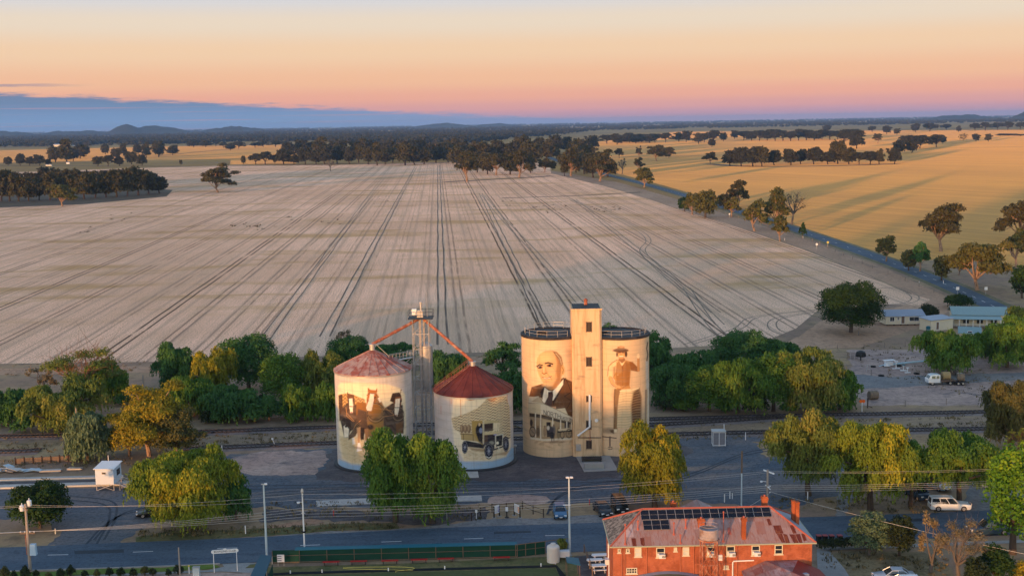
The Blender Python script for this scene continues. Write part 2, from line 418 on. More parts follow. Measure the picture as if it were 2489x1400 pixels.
def setting(name, me): return tag(obj(name, me), kind='structure')
def ragged(P, amp, seed):                   # an outline worn uneven, in metres
    rng = random.Random(seed); out = []; ph = [rng.uniform(0, 6.28) for _ in range(6)]; s = 0.0
    for a, b in zip(P, P[1:] + P[:1]):
        D = (b - a).length; n = max(1, min(60, int(D / .9))); d = (b - a) / max(D, 1e-6); nn = Vector((-d.y, d.x, 0))
        for i in range(n):
            t = i / n; w = s + D * t
            o = math.sin(w * .55 + ph[0]) * .5 + math.sin(w * 1.3 + ph[1]) * .35 + math.sin(w * 2.9 + ph[2]) * .25 + rng.uniform(-.22, .22)
            out.append(a.lerp(b, t) + nn * o * amp * (1 if n > 1 else 0))
        s += D
    return out
ROUGH = {'yard': .8, 'dark_gravel': .9, 'dirt_patch': .8, 'grass_verge': .3, 'gravel_apron': .35, 'dirt_yard': .6, 'gravel_drive': .5, 'dry_grass': .8, 'dry_lawn': .3, 'gravel_path': .5, 'side_street': .5, 'headland': .25, 'garden_bed': .2}
def sheet(name, pts, z, m, px=True):
    P = [G(a, b, z) for a, b in pts] if px else [Vector((a, b, z)) for a, b in pts]
    if name in ROUGH: P = ragged(P, ROUGH[name], len(bpy.data.objects))
    import bmesh
    bm = bmesh.new(); f = bm.faces.new([bm.verts.new(p) for p in P]); bm.normal_update()
    if f.normal.z < 0: f.normal_flip()
    bmesh.ops.triangulate(bm, faces=bm.faces[:]); me = bpy.data.meshes.new(name); bm.to_mesh(me); bm.free()
    me.materials.append(m); return setting(name, me)
def smooth_line(pts, n=8):                 # Catmull-Rom through ground points
    P = [Vector((p[0], p[1], p[2] if len(p) > 2 else 0)) for p in pts]; P = [P[0] * 2 - P[1]] + P + [P[-1] * 2 - P[-2]]; out = []
    for i in range(1, len(P) - 2):
        a, b, c, d = P[i - 1:i + 3]
        for k in range(n):
            t = k / n
            out.append(.5 * ((2 * b) + (c - a) * t + (2 * a - 5 * b + 4 * c - d) * t * t + (3 * b - a - 3 * c + d) * t ** 3))
    out.append(P[-2]); return out
def ribbon(name, line, width, z, m, parent=None):
    mb = MB(); L_ = []; R_ = []
    for i, p in enumerate(line):
        d = (line[min(i + 1, len(line) - 1)] - line[max(i - 1, 0)]); d.z = 0; d.normalize(); n = Vector((d.y, -d.x, 0))
        L_.append((p.x - n.x * width / 2, p.y - n.y * width / 2, z)); R_.append((p.x + n.x * width / 2, p.y + n.y * width / 2, z))
    for i in range(len(line) - 1): mb.poly([L_[i], R_[i], R_[i + 1], L_[i + 1]])
    me = mb.mesh(name, m, False)
    return setting(name, me) if parent is None else obj(name, me, parent)

# ground: one sheet to the horizon
gs = [0, 120, 300, 700, 1500, 3000, 6000, 12000, 24000]; xs = sorted({-g for g in gs} | set(gs)); ys = sorted({-400} | set(gs))
mb = MB(); mb.v = [(x, y, 0) for y in ys for x in xs]
nx = len(xs)
for j in range(len(ys) - 1):
    for i in range(nx - 1): mb.f.append([j * nx + i, j * nx + i + 1, (j + 1) * nx + i + 1, (j + 1) * nx + i]); mb.m.append(0)
setting('ground', mb.mesh('ground', M['ground'], False))
# hills on the horizon
def hill(name, px, above, sig, Y, rough=.15, seed=0):
    rng = np.random.default_rng(seed); c = G(px, 700); az = (px - 1244.5) / F; X = az * Y; k = Y / F
    H0 = CH + above * k; s = sig * k; n = 48; mb = MB(); ph = rng.uniform(0, 6.28, 8)
    for j in range(n + 1):
        for i in range(n + 1):
            a = (i / n - .5) * 6; b = (j / n - .5) * 6
            r2 = a * a + b * b * .8
            z = H0 * math.exp(-r2 / 2) * (1 + rough * math.sin(a * 5 + ph[0]) * math.sin(b * 4 + ph[1]) + rough * .6 * math.sin(a * 13 + ph[2]) * math.cos(b * 9 + ph[3])) - H0 * .012
            mb.v.append((X + a * s, Y + b * s * 1.2, z))
    for j in range(n):
        for i in range(n): mb.f.append([j * (n + 1) + i, j * (n + 1) + i + 1, (j + 1) * (n + 1) + i + 1, (j + 1) * (n + 1) + i]); mb.m.append(0)
    return setting(name, mb.mesh(name, M['hill'], True))
M['hill'] = patch_mat('scrubby_hill', (.026, .03, .024), (.04, .04, .028), None, .0035, .02, grain=.4)
hill('hill', 322, 10.5, 27, 9600, .05, 1); hill('hill', 385, 4.5, 60, 9960, .12, 2); hill('hill', 225, -4, 50, 10200, .15, 3)
hill('hill', 580, -.5, 55, 10500, .2, 4); hill('hill', 20, -2.5, 60, 10200, .2, 5); hill('hill', 170, -4, 40, 10800, .2, 6)
hill('hill', 1085, -.5, 50, 12600, .12, 7); hill('hill', 2500, 6, 26, 9000, .15, 8); hill('hill', 2330, -2, 60, 10200, .2, 9); hill('hill', 1210, -3, 40, 13200, .12, 10)

# fields
road_px = [(2560, 815), (2440, 757), (2300, 692), (2150, 633), (1975, 572), (1800, 516), (1660, 474), (1560, 446), (1470, 424), (1405, 407), (1355, 391), (1325, 377), (1305, 362)]
road_line = smooth_line([G(a, b) for a, b in road_px], 6)
sheet('stubble_field', [(-700, 893), (380, 879), (760, 866), (1200, 856), (1630, 846), (1850, 833), (1935, 798), (1990, 752), (2150, 740), (2235, 742), (2262, 728), (2203, 712),
      (2108, 669), (1952, 606), (1794, 553), (1634, 503), (1532, 471), (1465, 452), (1340, 422), (1335, 396), (1090, 394), (830, 401), (560, 402), (430, 406), (0, 420), (-700, 440)], .03, M['stubble'])
sheet('headland', [(2330, 742), (2290, 716), (2150, 652), (1975, 588), (1800, 532), (1660, 489), (1560, 460), (1500, 443), (1340, 415), (1330, 432), (1640, 505), (1780, 548), (1960, 606), (2120, 672), (2215, 712), (2235, 735), (2150, 752), (2010, 770), (1950, 812), (1880, 850), (2090, 845), (2250, 790)], .015, M['headland'])
sheet('headland', [(-700, 905), (380, 889), (760, 876), (1200, 866), (1630, 858), (1880, 845), (1900, 856), (1630, 872), (1200, 880), (760, 892), (380, 905), (-700, 922)], .018, M['headland'])
sheet('gold_paddock', [(2900, 660), (2489, 652), (2420, 640), (2300, 628), (2190, 640), (2110, 607), (1990, 566), (1830, 514), (1680, 470), (1580, 442), (1500, 422), (1445, 405), (1395, 388), (1420, 350), (1640, 321), (2489, 316), (2900, 312)], .03, M['goldfield'])
sheet('gold_paddock', [(-500, 398), (0, 396), (560, 386), (720, 378), (720, 352), (430, 356), (0, 366), (-500, 372)], .03, M['goldfield'])
sheet('gold_paddock', [(560, 400), (720, 398), (720, 380), (560, 388)], .03, M['goldfield'])
sheet('gold_paddock', [(860, 362), (1130, 360), (1130, 344), (860, 348)], .03, M['goldfield'])
M['shade'] = patch_mat('painted_tree_shade', (.11, .085, .06), (.15, .11, .07), None, .1, 1)  # dark ground colour standing in for shade under the trees
sheet('wood_shade', [(-500, 520), (0, 505), (200, 497), (405, 478), (420, 462), (250, 452), (0, 452), (-500, 460)], .05, M['shade'])
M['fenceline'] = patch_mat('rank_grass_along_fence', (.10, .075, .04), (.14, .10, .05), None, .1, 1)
def strip(pts, w, z, m, name='grass_and_shade_strip'): return ribbon(name, smooth_line([G(a, b) for a, b in pts], 4), w, z, m)
strip([(1380, 383), (1640, 380), (1780, 377)], 9, .06, M['fenceline']); strip([(2000, 370), (2260, 362), (2489, 357), (2700, 353)], 8, .06, M['fenceline'])
strip([(1720, 399), (1820, 405), (2000, 404), (2180, 399)], 16, .06, M['shade']); strip([(330, 408), (560, 404), (1080, 396)], 14, .07, M['shade'])  # these dark strips paint shade on the ground along the tree rows
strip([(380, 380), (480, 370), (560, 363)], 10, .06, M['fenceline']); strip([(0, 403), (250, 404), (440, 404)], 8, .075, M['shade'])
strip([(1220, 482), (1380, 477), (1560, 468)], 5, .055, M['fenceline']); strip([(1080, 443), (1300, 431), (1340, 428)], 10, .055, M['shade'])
M['wheel'] = patch_mat('pressed_wheel_mark', (.22, .155, .11), (.34, .25, .185), None, .4, 2)
for off in (0, 2.2):                        # a vehicle's curved tracks over the stubble
    for pts in ([(1380, 484), (1470, 520), (1545, 560), (1570, 585), (1555, 610), (1590, 650), (1680, 730), (1740, 790)], [(1170, 475), (1215, 530), (1290, 610), (1400, 735)],
                [(1920, 820), (1870, 800), (1880, 775), (1980, 757)], [(1660, 838), (1780, 800), (1830, 770), (1990, 752)], [(2090, 705), (2170, 700), (2215, 722), (2190, 738), (2100, 742)], [(1660, 700), (1720, 790), (1790, 835), (1900, 828)]):
        L_ = smooth_line([G(a, b) for a, b in pts], 6)
        ribbon('wheel_track', [p + Vector((off, 0, 0)) for p in L_], .36, .05, M['wheel'])
M['deepwheel'] = patch_mat('deep_dark_wheel_rut', (.15, .10, .07), (.32, .225, .16), None, .25, 1.2, stretch=(1, .2, 1))
for (a0, b0), (a1, b1), w in (((1066, 402), (1076, 838), .55), ((1010, 407), (789, 818), .45), ((951, 405), (640, 830), .36), ((1168, 470), (1330, 800), .40), ((1395, 484), (1740, 760), .36)):
    A, B = G(a0, b0), G(a1, b1)
    for o in (-1.15, 1.15): ribbon('wheel_track', [A.lerp(B, i / 40) + Vector((o + .16 * math.sin(i * 1.9 + o), 0, 0)) for i in range(41)], w, .054, M['deepwheel'])
# sealed road between the fields
ribbon('road_shoulder', road_line, 11, .045, M['verge'])
ribbon('country_road', road_line, 7.0, .075, M['asphalt'])
M['paint'] = mat('road_paint', (.55, .55, .56), .7, .15, 3)
mbl = MB(); acc = 0
for i in range(len(road_line) - 1):
    a, b = road_line[i], road_line[i + 1]; L0 = (b - a).length; n = int(L0 / 12)
    for k in range(max(n, 1)):
        p = a.lerp(b, k / max(n, 1)); d = (b - a).normalized(); e = p + d * 3.2; w = Vector((-d.y, d.x, 0)) * .10
        mbl.poly([(p - w).to_tuple()[:2] + (.085,), (e - w).to_tuple()[:2] + (.085,), (e + w).to_tuple()[:2] + (.085,), (p + w).to_tuple()[:2] + (.085,)])
setting('road_marking', mbl.mesh('road_marking', M['paint'], False))

# railway reserve, yard, street
sheet('dirt_yard', [(2060, 850), (2489, 850), (2900, 850), (2900, 985), (2090, 985)], .012, M['dirt'])
sheet('gravel_drive', [(2075, 910), (2150, 915), (2489, 905), (2900, 895), (2900, 915), (2489, 922), (2300, 935), (2100, 945), (2070, 935)], .024, M['drive'])
sheet('yard', [(-600, 1196), (0, 1192), (240, 1186), (330, 1178), (560, 1104), (660, 1094), (840, 1087), (1270, 1072), (1600, 1062), (1880, 1056), (2070, 1130), (2090, 1190), (1900, 1237), (1690, 1215), (1500, 1225), (1320, 1222), (1170, 1222), (770, 1236), (640, 1232), (420, 1255), (330, 1290), (290, 1322), (110, 1326), (150, 1290), (100, 1258), (-600, 1270)], .012, M['yard'])
sheet('dark_gravel', [(770, 1165), (810, 1092), (1260, 1078), (1620, 1066), (1690, 1090), (1600, 1150), (1480, 1162), (1240, 1168), (1000, 1172)], .026, M['gravel'])
sheet('dirt_patch', [(560, 1112), (610, 1100), (790, 1093), (800, 1120), (770, 1150), (640, 1158), (555, 1140)], .020, M['dirt'])
sheet('dirt_patch', [(1190, 1222), (1200, 1203), (1290, 1200), (1330, 1214), (1320, 1226)], .024, M['dirt'])
sheet('dirt_patch', [(640, 1238), (770, 1238), (860, 1242), (1060, 1240), (1180, 1232), (1180, 1265), (1060, 1275), (800, 1262), (640, 1268)], .020, M['gravel'])
sheet('dirt_patch', [(600, 1285), (660, 1274), (720, 1266), (775, 1262), (790, 1270), (700, 1282)], .024, M['brightdirt'])
sheet('grass_verge', [(330, 1305), (420, 1290), (600, 1286), (800, 1274), (960, 1268), (970, 1284), (800, 1290), (620, 1304), (330, 1322)], .028, M['edgegrass'])
sheet('gravel_apron', [(620, 1304), (800, 1292), (1000, 1284), (1170, 1262), (1320, 1258), (1480, 1250), (1500, 1275), (1100, 1290), (800, 1306), (620, 1318)], .031, M['drive'])
sheet('street', [(-700, 1420), (0, 1388), (380, 1375), (620, 1366), (1000, 1354), (1450, 1339), (2000, 1319), (2300, 1306), (2489, 1298), (2900, 1280), (2900, 1222), (2489, 1236), (2260, 1246), (2000, 1255), (1500, 1268), (1100, 1281), (620, 1305), (300, 1318), (0, 1330), (-700, 1352)], .034, M['asphalt'])
mbl = MB()
for x0, y0, x1, y1 in ((116, 1348, 166, 1347), (323, 1341, 372, 1339), (528, 1332, 577, 1330.5), (730, 1325, 778, 1323), (927, 1316.5, 976, 1314.5), (1128, 1309, 1175, 1307), (1325, 1301, 1372, 1300), (2120, 1278, 2168, 1276)):
    a = G(x0, y0, .042); b = G(x1, y1, .042); n = Vector((0, .09, 0)); mbl.poly([a - n, b - n, b + n, a + n])
setting('lane_marking', mbl.mesh('lane_marking', M['paint'], False))
kl = smooth_line([G(a, b) for a, b in ((-300, 1404), (0, 1389), (380, 1376.5), (535, 1369.5))], 4)
mbk = MB()
for a, b in zip(kl[:-1], kl[1:]):
    n = Vector((0, -.2, 0)); mbk.slab([a + Vector((0, 0, .13)), a + n + Vector((0, 0, .13)), b + n + Vector((0, 0, .13)), b + Vector((0, 0, .13))], .15)
setting('kerb', mbk.mesh('kerb', M['concrete'], False))
sheet('grass_verge', [(-300, 1428), (0, 1406), (330, 1391), (500, 1383), (536, 1377), (520, 1371), (380, 1378), (0, 1391), (-300, 1406)], .06, M['lawn'])
sheet('footpath', [(-300, 1436), (0, 1412), (330, 1396), (540, 1388), (620, 1392), (640, 1370), (600, 1367), (540, 1370), (545, 1376), (505, 1385), (330, 1392), (0, 1407), (-300, 1429)], .05, M['path'])
sheet('garden_bed', [(-300, 1480), (0, 1440), (330, 1420), (640, 1420), (620, 1393), (540, 1390), (330, 1397), (0, 1413)], .02, M['dirt'])
sheet('grass_verge', [(596, 1380), (608, 1371), (650, 1367), (660, 1372), (640, 1379)], .06, M['edgegrass'])
sheet('bowling_green_edge', [(640, 1378), (1000, 1368), (1330, 1352), (1480, 1349), (1500, 1420), (640, 1430)], .016, M['edgegrass'])
sheet('bowling_green', [(690, 1400), (1000, 1390), (1200, 1384), (1350, 1380), (1365, 1430), (690, 1450)], .045, M['bowl'])
M['ditch'] = mat('ditch_rubber', (.008, .009, .010), .8, .2)
ribbon('green_ditch', [G(640, 1397), G(706, 1393.5), G(1060, 1383.5), G(1352, 1376), G(1368, 1400), G(1380, 1440)], .75, .055, M['ditch'])
sheet('paved_yard', [(1395, 1352), (1470, 1344), (1500, 1440), (1420, 1440)], .03, M['gravel'])
sheet('dry_lawn', [(2000, 1345), (2075, 1338), (2250, 1342), (2310, 1380), (2320, 1440), (2090, 1440), (2040, 1390)], .03, M['drylawn'])
sheet('driveway', [(1985, 1334), (2010, 1332), (2052, 1380), (2090, 1440), (1990, 1440)], .036, M['path'])
sheet('footpath', [(2000, 1330), (2250, 1320), (2489, 1311), (2700, 1302), (2700, 1308), (2489, 1318), (2250, 1328), (2000, 1337)], .044, M['path'])
sheet('gravel_path', [(2030, 1215), (2046, 1190), (2040, 1150), (2060, 1140), (2085, 1185), (2070, 1225), (2050, 1262), (2030, 1250)], .024, M['drive'])
sheet('side_street', [(2330, 1245), (2338, 1215), (2360, 1180), (2400, 1150), (2489, 1130), (2900, 1100), (2900, 1200), (2489, 1215), (2440, 1240)], .030, M['drive'])

# tyre marks and repairs on the sealed ground
M['tyremark'] = patch_mat('tyre_polished_mark', (.052, .066, .088), (.075, .085, .10), None, .3, 2)
M['patchseal'] = patch_mat('newer_asphalt_patch', (.040, .052, .07), (.052, .064, .082), None, .3, 3)
for pts in ([(210, 1322), (245, 1285), (300, 1250), (420, 1232), (560, 1222)], [(235, 1322), (265, 1262), (250, 1225), (120, 1212)], [(560, 1190), (760, 1186), (1000, 1182), (1320, 1176), (1560, 1166)], [(1330, 1250), (1350, 1215), (1420, 1185), (1560, 1172)], [(1560, 1196), (1700, 1150), (1800, 1110), (1900, 1090)], [(640, 1205), (820, 1196), (1100, 1192), (1400, 1190)]):
    L_ = smooth_line([G(a, b) for a, b in pts], 7)
    for o in (0, 1.5): ribbon('tyre_mark', [p + Vector((o * .3, o, 0)) for p in L_], .32, .0375, M['tyremark'])
for pts in (((180, 1338), (300, 1334), (302, 1342), (182, 1346)), ((830, 1330), (905, 1327), (906, 1332), (832, 1335)), ((1200, 1292), (1290, 1289), (1291, 1294), (1201, 1297)), ((2180, 1262), (2240, 1259), (2242, 1266), (2182, 1269)), ((1050, 1320), (1075, 1319), (1076, 1323), (1051, 1324))):
    sheet('asphalt_patch', pts, .0395, M['patchseal'])
# ------------------------------------------------------------------ trees
def quads_mesh(name, Q, tint, m):
    n = len(Q); me = bpy.data.meshes.new(name)
    me.vertices.add(n * 4); me.vertices.foreach_set('co', Q.reshape(-1).astype(np.float32))
    me.loops.add(n * 4); me.loops.foreach_set('vertex_index', np.arange(n * 4, dtype=np.int32))
    me.polygons.add(n); me.polygons.foreach_set('loop_start', np.arange(0, n * 4, 4, dtype=np.int32))
    me.update(calc_edges=True)
    a = me.attributes.new('tint', 'FLOAT', 'FACE'); a.data.foreach_set('value', tint.astype(np.float32))
    me.materials.append(m); return me
def unit(a): return a / (np.linalg.norm(a, axis=1, keepdims=True) + 1e-9)
def leaves(lobes, n, leaf_, rng, weep=0.0, strand=0, zmin=.2, shell=.55, spots=.6):
    """lobes: (centre, radii); leaf-sized diamonds spread through the shell of each lobe, strands hanging from it"""
    wts = np.array([r[0] * r[1] + r[0] * r[2] * 2 for c, r in lobes]); wts = wts / wts.sum()
    Ps = []; Ns = []; Ts = []
    for (c, r), w in zip(lobes, wts):
        k = max(4, int(n * w)); d = unit(rng.normal(size=(k, 3))); d[:, 2] = np.where(d[:, 2] < -.35, -d[:, 2], d[:, 2])
        s = rng.uniform(shell, 1.06, (k, 1))
        s *= 1 + .16 * np.sin(d[:, :1] * 7 + c[0]) * np.sin(d[:, 1:2] * 6 + c[1])
        p = np.array(c) + d * np.array(r) * s
        Ps.append(p); Ns.append(unit(d + .55 * rng.normal(size=(k, 3)))); lt = rng.uniform(0, 1)
        Ts.append(np.clip(lt * spots + (1 - spots) * rng.uniform(0, 1, k), 0, 1))
        if strand:
            q = max(2, int(k * .10)); idx = rng.choice(k, q); low = p[idx]; out = d[idx]
            ln = rng.integers(2, strand + 1, q)
            for j in range(strand):
                on = ln > j
                pp = low[on] + out[on] * np.array([.25, .25, 0]) * (1 + .25 * j) + np.array([0, 0, -leaf_ * 1.15 * (j + 1)]) + rng.normal(size=(on.sum(), 3)) * leaf_ * .22
                Ps.append(pp); Ns.append(unit(out[on] + .5 * rng.normal(size=(on.sum(), 3)))); Ts.append(np.clip(lt * spots + (1 - spots) * rng.uniform(0, 1, on.sum()), 0, 1))
    P = np.concatenate(Ps); N = np.concatenate(Ns); T = np.concatenate(Ts)
    ok = P[:, 2] > zmin; P, N, T = P[ok], N[ok], T[ok]; k = len(P)
    rnd = rng.normal(size=(k, 3)); t2 = rnd
    if weep: t2 = np.array([[0, 0, -1.0]]) * weep + rnd * (1 - weep) * .6 + rnd * .18
    t2 = unit(t2 - N * (t2 * N).sum(1, keepdims=True) * .6); t1 = unit(np.cross(N, t2))
    a = leaf_ * rng.uniform(.3, .7, (k, 1)); b = leaf_ * rng.uniform(.55, 1.1, (k, 1)) * (1 + .7 * weep)
    Q = np.stack([P + t1 * a, P + t2 * b, P - t1 * a, P - t2 * b], 1)
    return Q, T
def limb(mb, p, q, r0_, r1_, rng, sag=.12, n=4, sides=6):
    p = Vector(p); q = Vector(q); L_ = (q - p).length; pts = []
    o = Vector(rng.normal(size=3)) * L_ * sag * .5
    for i in range(n + 1):
        t = i / n; pts.append(p.lerp(q, t) + o * math.sin(t * math.pi) + Vector((0, 0, L_ * .06 * math.sin(t * math.pi))))
    mb.path(pts, [r0_ + (r1_ - r0_) * i / n for i in range(n + 1)], sides)
def make_tree(kind, h, w, seed, lm, bm_, dens=1.0, leaf_=None, full=False, lift=0.0):
    rng = np.random.default_rng(seed); R = w / 2; tb = MB(); lobes = []; weep = 0; strand = 0; zmin = .08 * h; shell = .55; spots = .6
    tr = max(.10, .024 * h + .006 * w)
    if kind == 'pepper':
        nl = 26; weep = .8; strand = 6; zmin = (.03 + lift) * h; q0 = rng.uniform(0, 6.28); lop = rng.uniform(.1, .3)
        for i in range(nl):
            t = (i + .5) / nl; a = i * 2.39996 + rng.uniform(-.5, .5); e = t ** .75
            out = 1 + lop * math.sin(a * 2 + q0) + .18 * math.sin(a * 3 + 2 * q0)
            rr = R * .76 * math.sqrt(max(0, 1 - (e * .84) ** 2.4)) * rng.uniform(.7, 1.1) * out; z = h * (.42 + lift * .4 + (.40 - lift * .4) * e * (1 + .16 * math.sin(a + q0))) * rng.uniform(.88, 1.05)
            k = rng.uniform(.14, .34)
            lobes.append(((math.cos(a) * rr, math.sin(a) * rr, min(z, h * .86)), (R * k, R * k * rng.uniform(.8, 1.2), h * rng.uniform(.09, .17))))
        for i in range(10):
            a = i * .63 + rng.uniform(-.3, .3); rr = R * rng.uniform(.30, .66)
            lobes.append(((math.cos(a) * rr, math.sin(a) * rr, h * (rng.uniform(.18, .32) + lift)), (R * .24, R * .24, h * rng.uniform(.12, .2))))
        lobes.append(((0, 0, h * (.46 + lift * .4)), (R * .52, R * .52, h * .27)))
        fork = (rng.normal() * .05 * R, rng.normal() * .05 * R, h * (.2 + lift * .5))
    elif kind == 'round':
        nl = 22; zmin = .04 * h; shell = .6
        for i in range(nl):
            t = (i + .5) / nl * 2 - 1; a = i * 2.39996; rr = R * .68 * math.sqrt(max(0, 1 - t * t * .8)); z = h * (.50 + .33 * t)
            lobes.append(((math.cos(a) * rr, math.sin(a) * rr, z), (R * .33, R * .33, h * .17)))
        lobes.append(((0, 0, h * .5), (R * .7, R * .7, h * .36))); fork = (0, 0, h * .25)
    elif kind in ('gum', 'sparse'):
        nl = 9 if kind == 'gum' else 5; weep = .35; spots = .45; shell = .35
        fork = (rng.normal() * .06 * R, rng.normal() * .06 * R, h * rng.uniform(.14, .24)); zmin = (.06 if full else .13) * h
        for i in range(nl):
            a = i * 2.39996 + rng.uniform(-.5, .5); e = (i + .6) / nl
            rr = R * rng.uniform(.40, .74) * (1 - .5 * e); z = h * (.36 + .46 * e) * rng.uniform(.92, 1.06)
            c = (math.cos(a) * rr, math.sin(a) * rr, z); k = .34 if kind == 'gum' else .24
            lobes.append((c, (R * k * rng.uniform(.8, 1.3), R * k * rng.uniform(.8, 1.3), h * rng.uniform(.09, .16))))
            for j in range(2):
                o = rng.normal(size=3) * np.array([R * .24, R * .24, h * .08])
                lobes.append((tuple(np.array(c) + o), (R * k * .72, R * k * .72, h * .09)))
        if full: lobes += [((0, 0, h * .5), (R * .66, R * .66, h * .34)), ((R * .3, R * .2, h * .26), (R * .5, R * .5, h * .2)), ((-R * .3, -R * .2, h * .28), (R * .5, R * .5, h * .2)), ((0, R * .3, h * .22), (R * .4, R * .4, h * .16))]
    elif kind == 'bush':
        nl = 9; zmin = .02; weep = .2
        for i in range(nl):
            a = i * 2.39996; rr = R * .55 * math.sqrt((i + .3) / nl)
            z = h * (.62 - .32 * (rr / R / .55) ** 2) * rng.uniform(.8, 1.15); lobes.append(((math.cos(a) * rr, math.sin(a) * rr, z), (R * .42, R * .42, h * .36)))
        fork = (0, 0, h * .15)
    elif kind == 'conic':
        nl = 9
        for i in range(nl):
            a = i * 2.39996; e = i / nl; rr = R * .45 * (1 - e); lobes.append(((math.cos(a) * rr, math.sin(a) * rr, h * (.22 + .62 * e)), (R * (.62 - .4 * e), R * (.62 - .4 * e), h * .17)))
        fork = (0, 0, h * .2)
    elif kind == 'bare':
        fork = (rng.normal() * .1 * R, 0, h * .3); weep = .2; shell = .2; zmin = .3 * h
        for i in range(9):
            a = i * 2.39996; e = (i + .5) / 9; rr = R * .75 * math.sqrt(1 - e * e * .7)
            lobes.append(((math.cos(a) * rr, math.sin(a) * rr, h * (.5 + .4 * e)), (R * .3, R * .3, h * .12)))
    # trunk with limbs
    base = Vector((0, 0, -.15)); fk = Vector(fork)
    limb(tb, base, fk, tr * 1.25, tr * .85, rng, .05, 3, 8)
    use = lobes if kind in ('gum', 'sparse', 'bare') else lobes[:9:1]
    step = 3 if kind in ('gum', 'sparse') else 1
    for i, (c, r) in enumerate(use):
        main = i % step == 0
        tgt = Vector(c) + Vector((0, 0, r[2] * .2))
        st = fk if main else Vector(use[i - i % step][0]) * .7 + fk * .3
        limb(tb, st, tgt, tr * (.62 if main else .3), tr * .14, rng, .22, 4, 6 if main else 4)
        if kind == 'bare':
            for j in range(16):
                o = Vector(rng.normal(size=3)) * R * .42; o.z = abs(o.z) * .8
                limb(tb, Vector(c).lerp(fk, rng.uniform(0, .5)), Vector(c) + o, tr * .12, tr * .03, rng, .2, 3, 3)
    if leaf_ is None: leaf_ = .42
    area = sum(4 * math.pi * ((r[0] * r[1] + r[0] * r[2] + r[1] * r[2]) / 3) for c, r in lobes) * .55
    n = int(dens * area / (leaf_ * leaf_ * .62) * .85); n = max(60, min(n, 34000))
    Q, T = leaves(lobes, n, leaf_, rng, weep, strand, zmin, shell, spots)
    cm = quads_mesh('crown', Q, T, lm)
    tm = tb.mesh('trunk', bm_)
    return cm, tm
SEED = [11]; rp0 = random.Random(8)
def tree(name, px, base, top, w, kind, lm, label, cat='tree', bark='bark', dens=1.0, leaf_=None, group=None, rz=0, depth=0.0, full=False, lift=0.0):
    P = G(px, base); P.y += depth
    h = hgt(P, top); W_ = w * mpp(P); SEED[0] += 1
    cm, tm = make_tree(kind, h, W_, SEED[0], LF[lm], M[bark], dens, leaf_, full, lift)
    t = thing(name, label, cat, P, rz, group); obj('trunk', tm, t); obj('crown', cm, t)
    return t
# pepper trees and shade trees along the street
tree('shade_tree', 98, 1283, 1167, 158, 'round', 'ficus', 'dense dark green round tree beside the transformer pole', leaf_=.22)
tree('pepper_tree', 448, 1286, 1086, 268, 'pepper', 'pepperyel', 'wide yellow green weeping tree shading the parked black car', leaf_=.19)
tree('pepper_tree', 575, 1262, 1150, 80, 'pepper', 'pepperdark', 'small dark weeping tree tucked against the wide yellow green one', leaf_=.19)
tree('pepper_tree', 962, 1268, 1042, 186, 'pepper', 'pepper', 'green weeping tree hiding the foot of the horse mural silo', leaf_=.19)
tree('pepper_tree', 1052, 1271, 1036, 166, 'pepper', 'pepper', 'weeping tree in front of the lattice elevator between the two round silos', leaf_=.19)
tree('pepper_tree', 1592, 1232, 1030, 190, 'pepper', 'gold', 'golden weeping tree hiding the foot of the farmer mural silo', leaf_=.19)
tree('pepper_tree', 1966, 1204, 984, 178, 'pepper', 'olive', 'tall olive weeping tree nearest the white cabinet, beside the second siding', lift=.02, leaf_=.19)
tree('pepper_tree', 2116, 1238, 1004, 205, 'pepper', 'pepperyel', 'broad yellowish weeping tree with thick dark trunk behind the hotel street', lift=.02, leaf_=.19)
tree('pepper_tree', 2212, 1230, 1062, 130, 'pepper', 'pepper', 'green weeping tree just beside the dark blue van', lift=.15, leaf_=.19)
tree('pepper_tree', 2332, 1218, 1036, 225, 'pepper', 'pepper', 'wide green weeping tree with forked trunk behind the white canopy ute', lift=.15, leaf_=.19)
tree('plane_tree', 2462, 1345, 1062, 150, 'round', 'bright', 'bright green leafy tree overhanging the dark pickup', leaf_=.28, dens=.8)
tree('gum_tree', 2452, 1092, 912, 150, 'pepper', 'gumolive', 'dark olive tree standing over the end of the sidings', leaf_=.19)
tree('bare_tree', 2470, 1128, 1040, 60, 'bare', 'amber', 'small leafless tree with orange lit twigs under the dark olive tree', bark='redtwig', dens=.12)
tree('shrub_tree', 2112, 1348, 1241, 112, 'round', 'grey', 'grey green rounded shrub tree with bare dead limbs on the hotel lawn', bark='twig', dens=.7, leaf_=.17)
tree('shrub_tree', 2186, 1350, 1250, 84, 'round', 'shrub', 'dark brownish shrub tree on the hotel lawn', dens=1, leaf_=.17)
tree('dry_tree', 2262, 1392, 1238, 88, 'sparse', 'dead', 'thin dry orange leaved tree between dark shrub and dead tree', bark='twig', dens=.75, leaf_=.15)
tree('dry_tree', 2332, 1420, 1262, 120, 'bare', 'brown', 'half dead grey brown tree with drooping twigs beside the lawn', bark='twig', dens=.5, leaf_=.14)
tree('shrub', 2420, 1420, 1312, 110, 'bush', 'ficus', 'dark green garden shrub below the bright leafy tree', leaf_=.22)
tree('shrub', 2370, 1440, 1345, 80, 'bush', 'shrub', 'low blackish shrub behind the half dead tree', leaf_=.22)
tree('shrub', 2478, 1420, 1362, 60, 'bush', 'amber', 'small orange leaved bush in the corner garden', leaf_=.2)
tree('garden_tree', 1366, 1352, 1302, 34, 'bush', 'olive', 'small yellow green tree behind the white water tank', leaf_=.25)
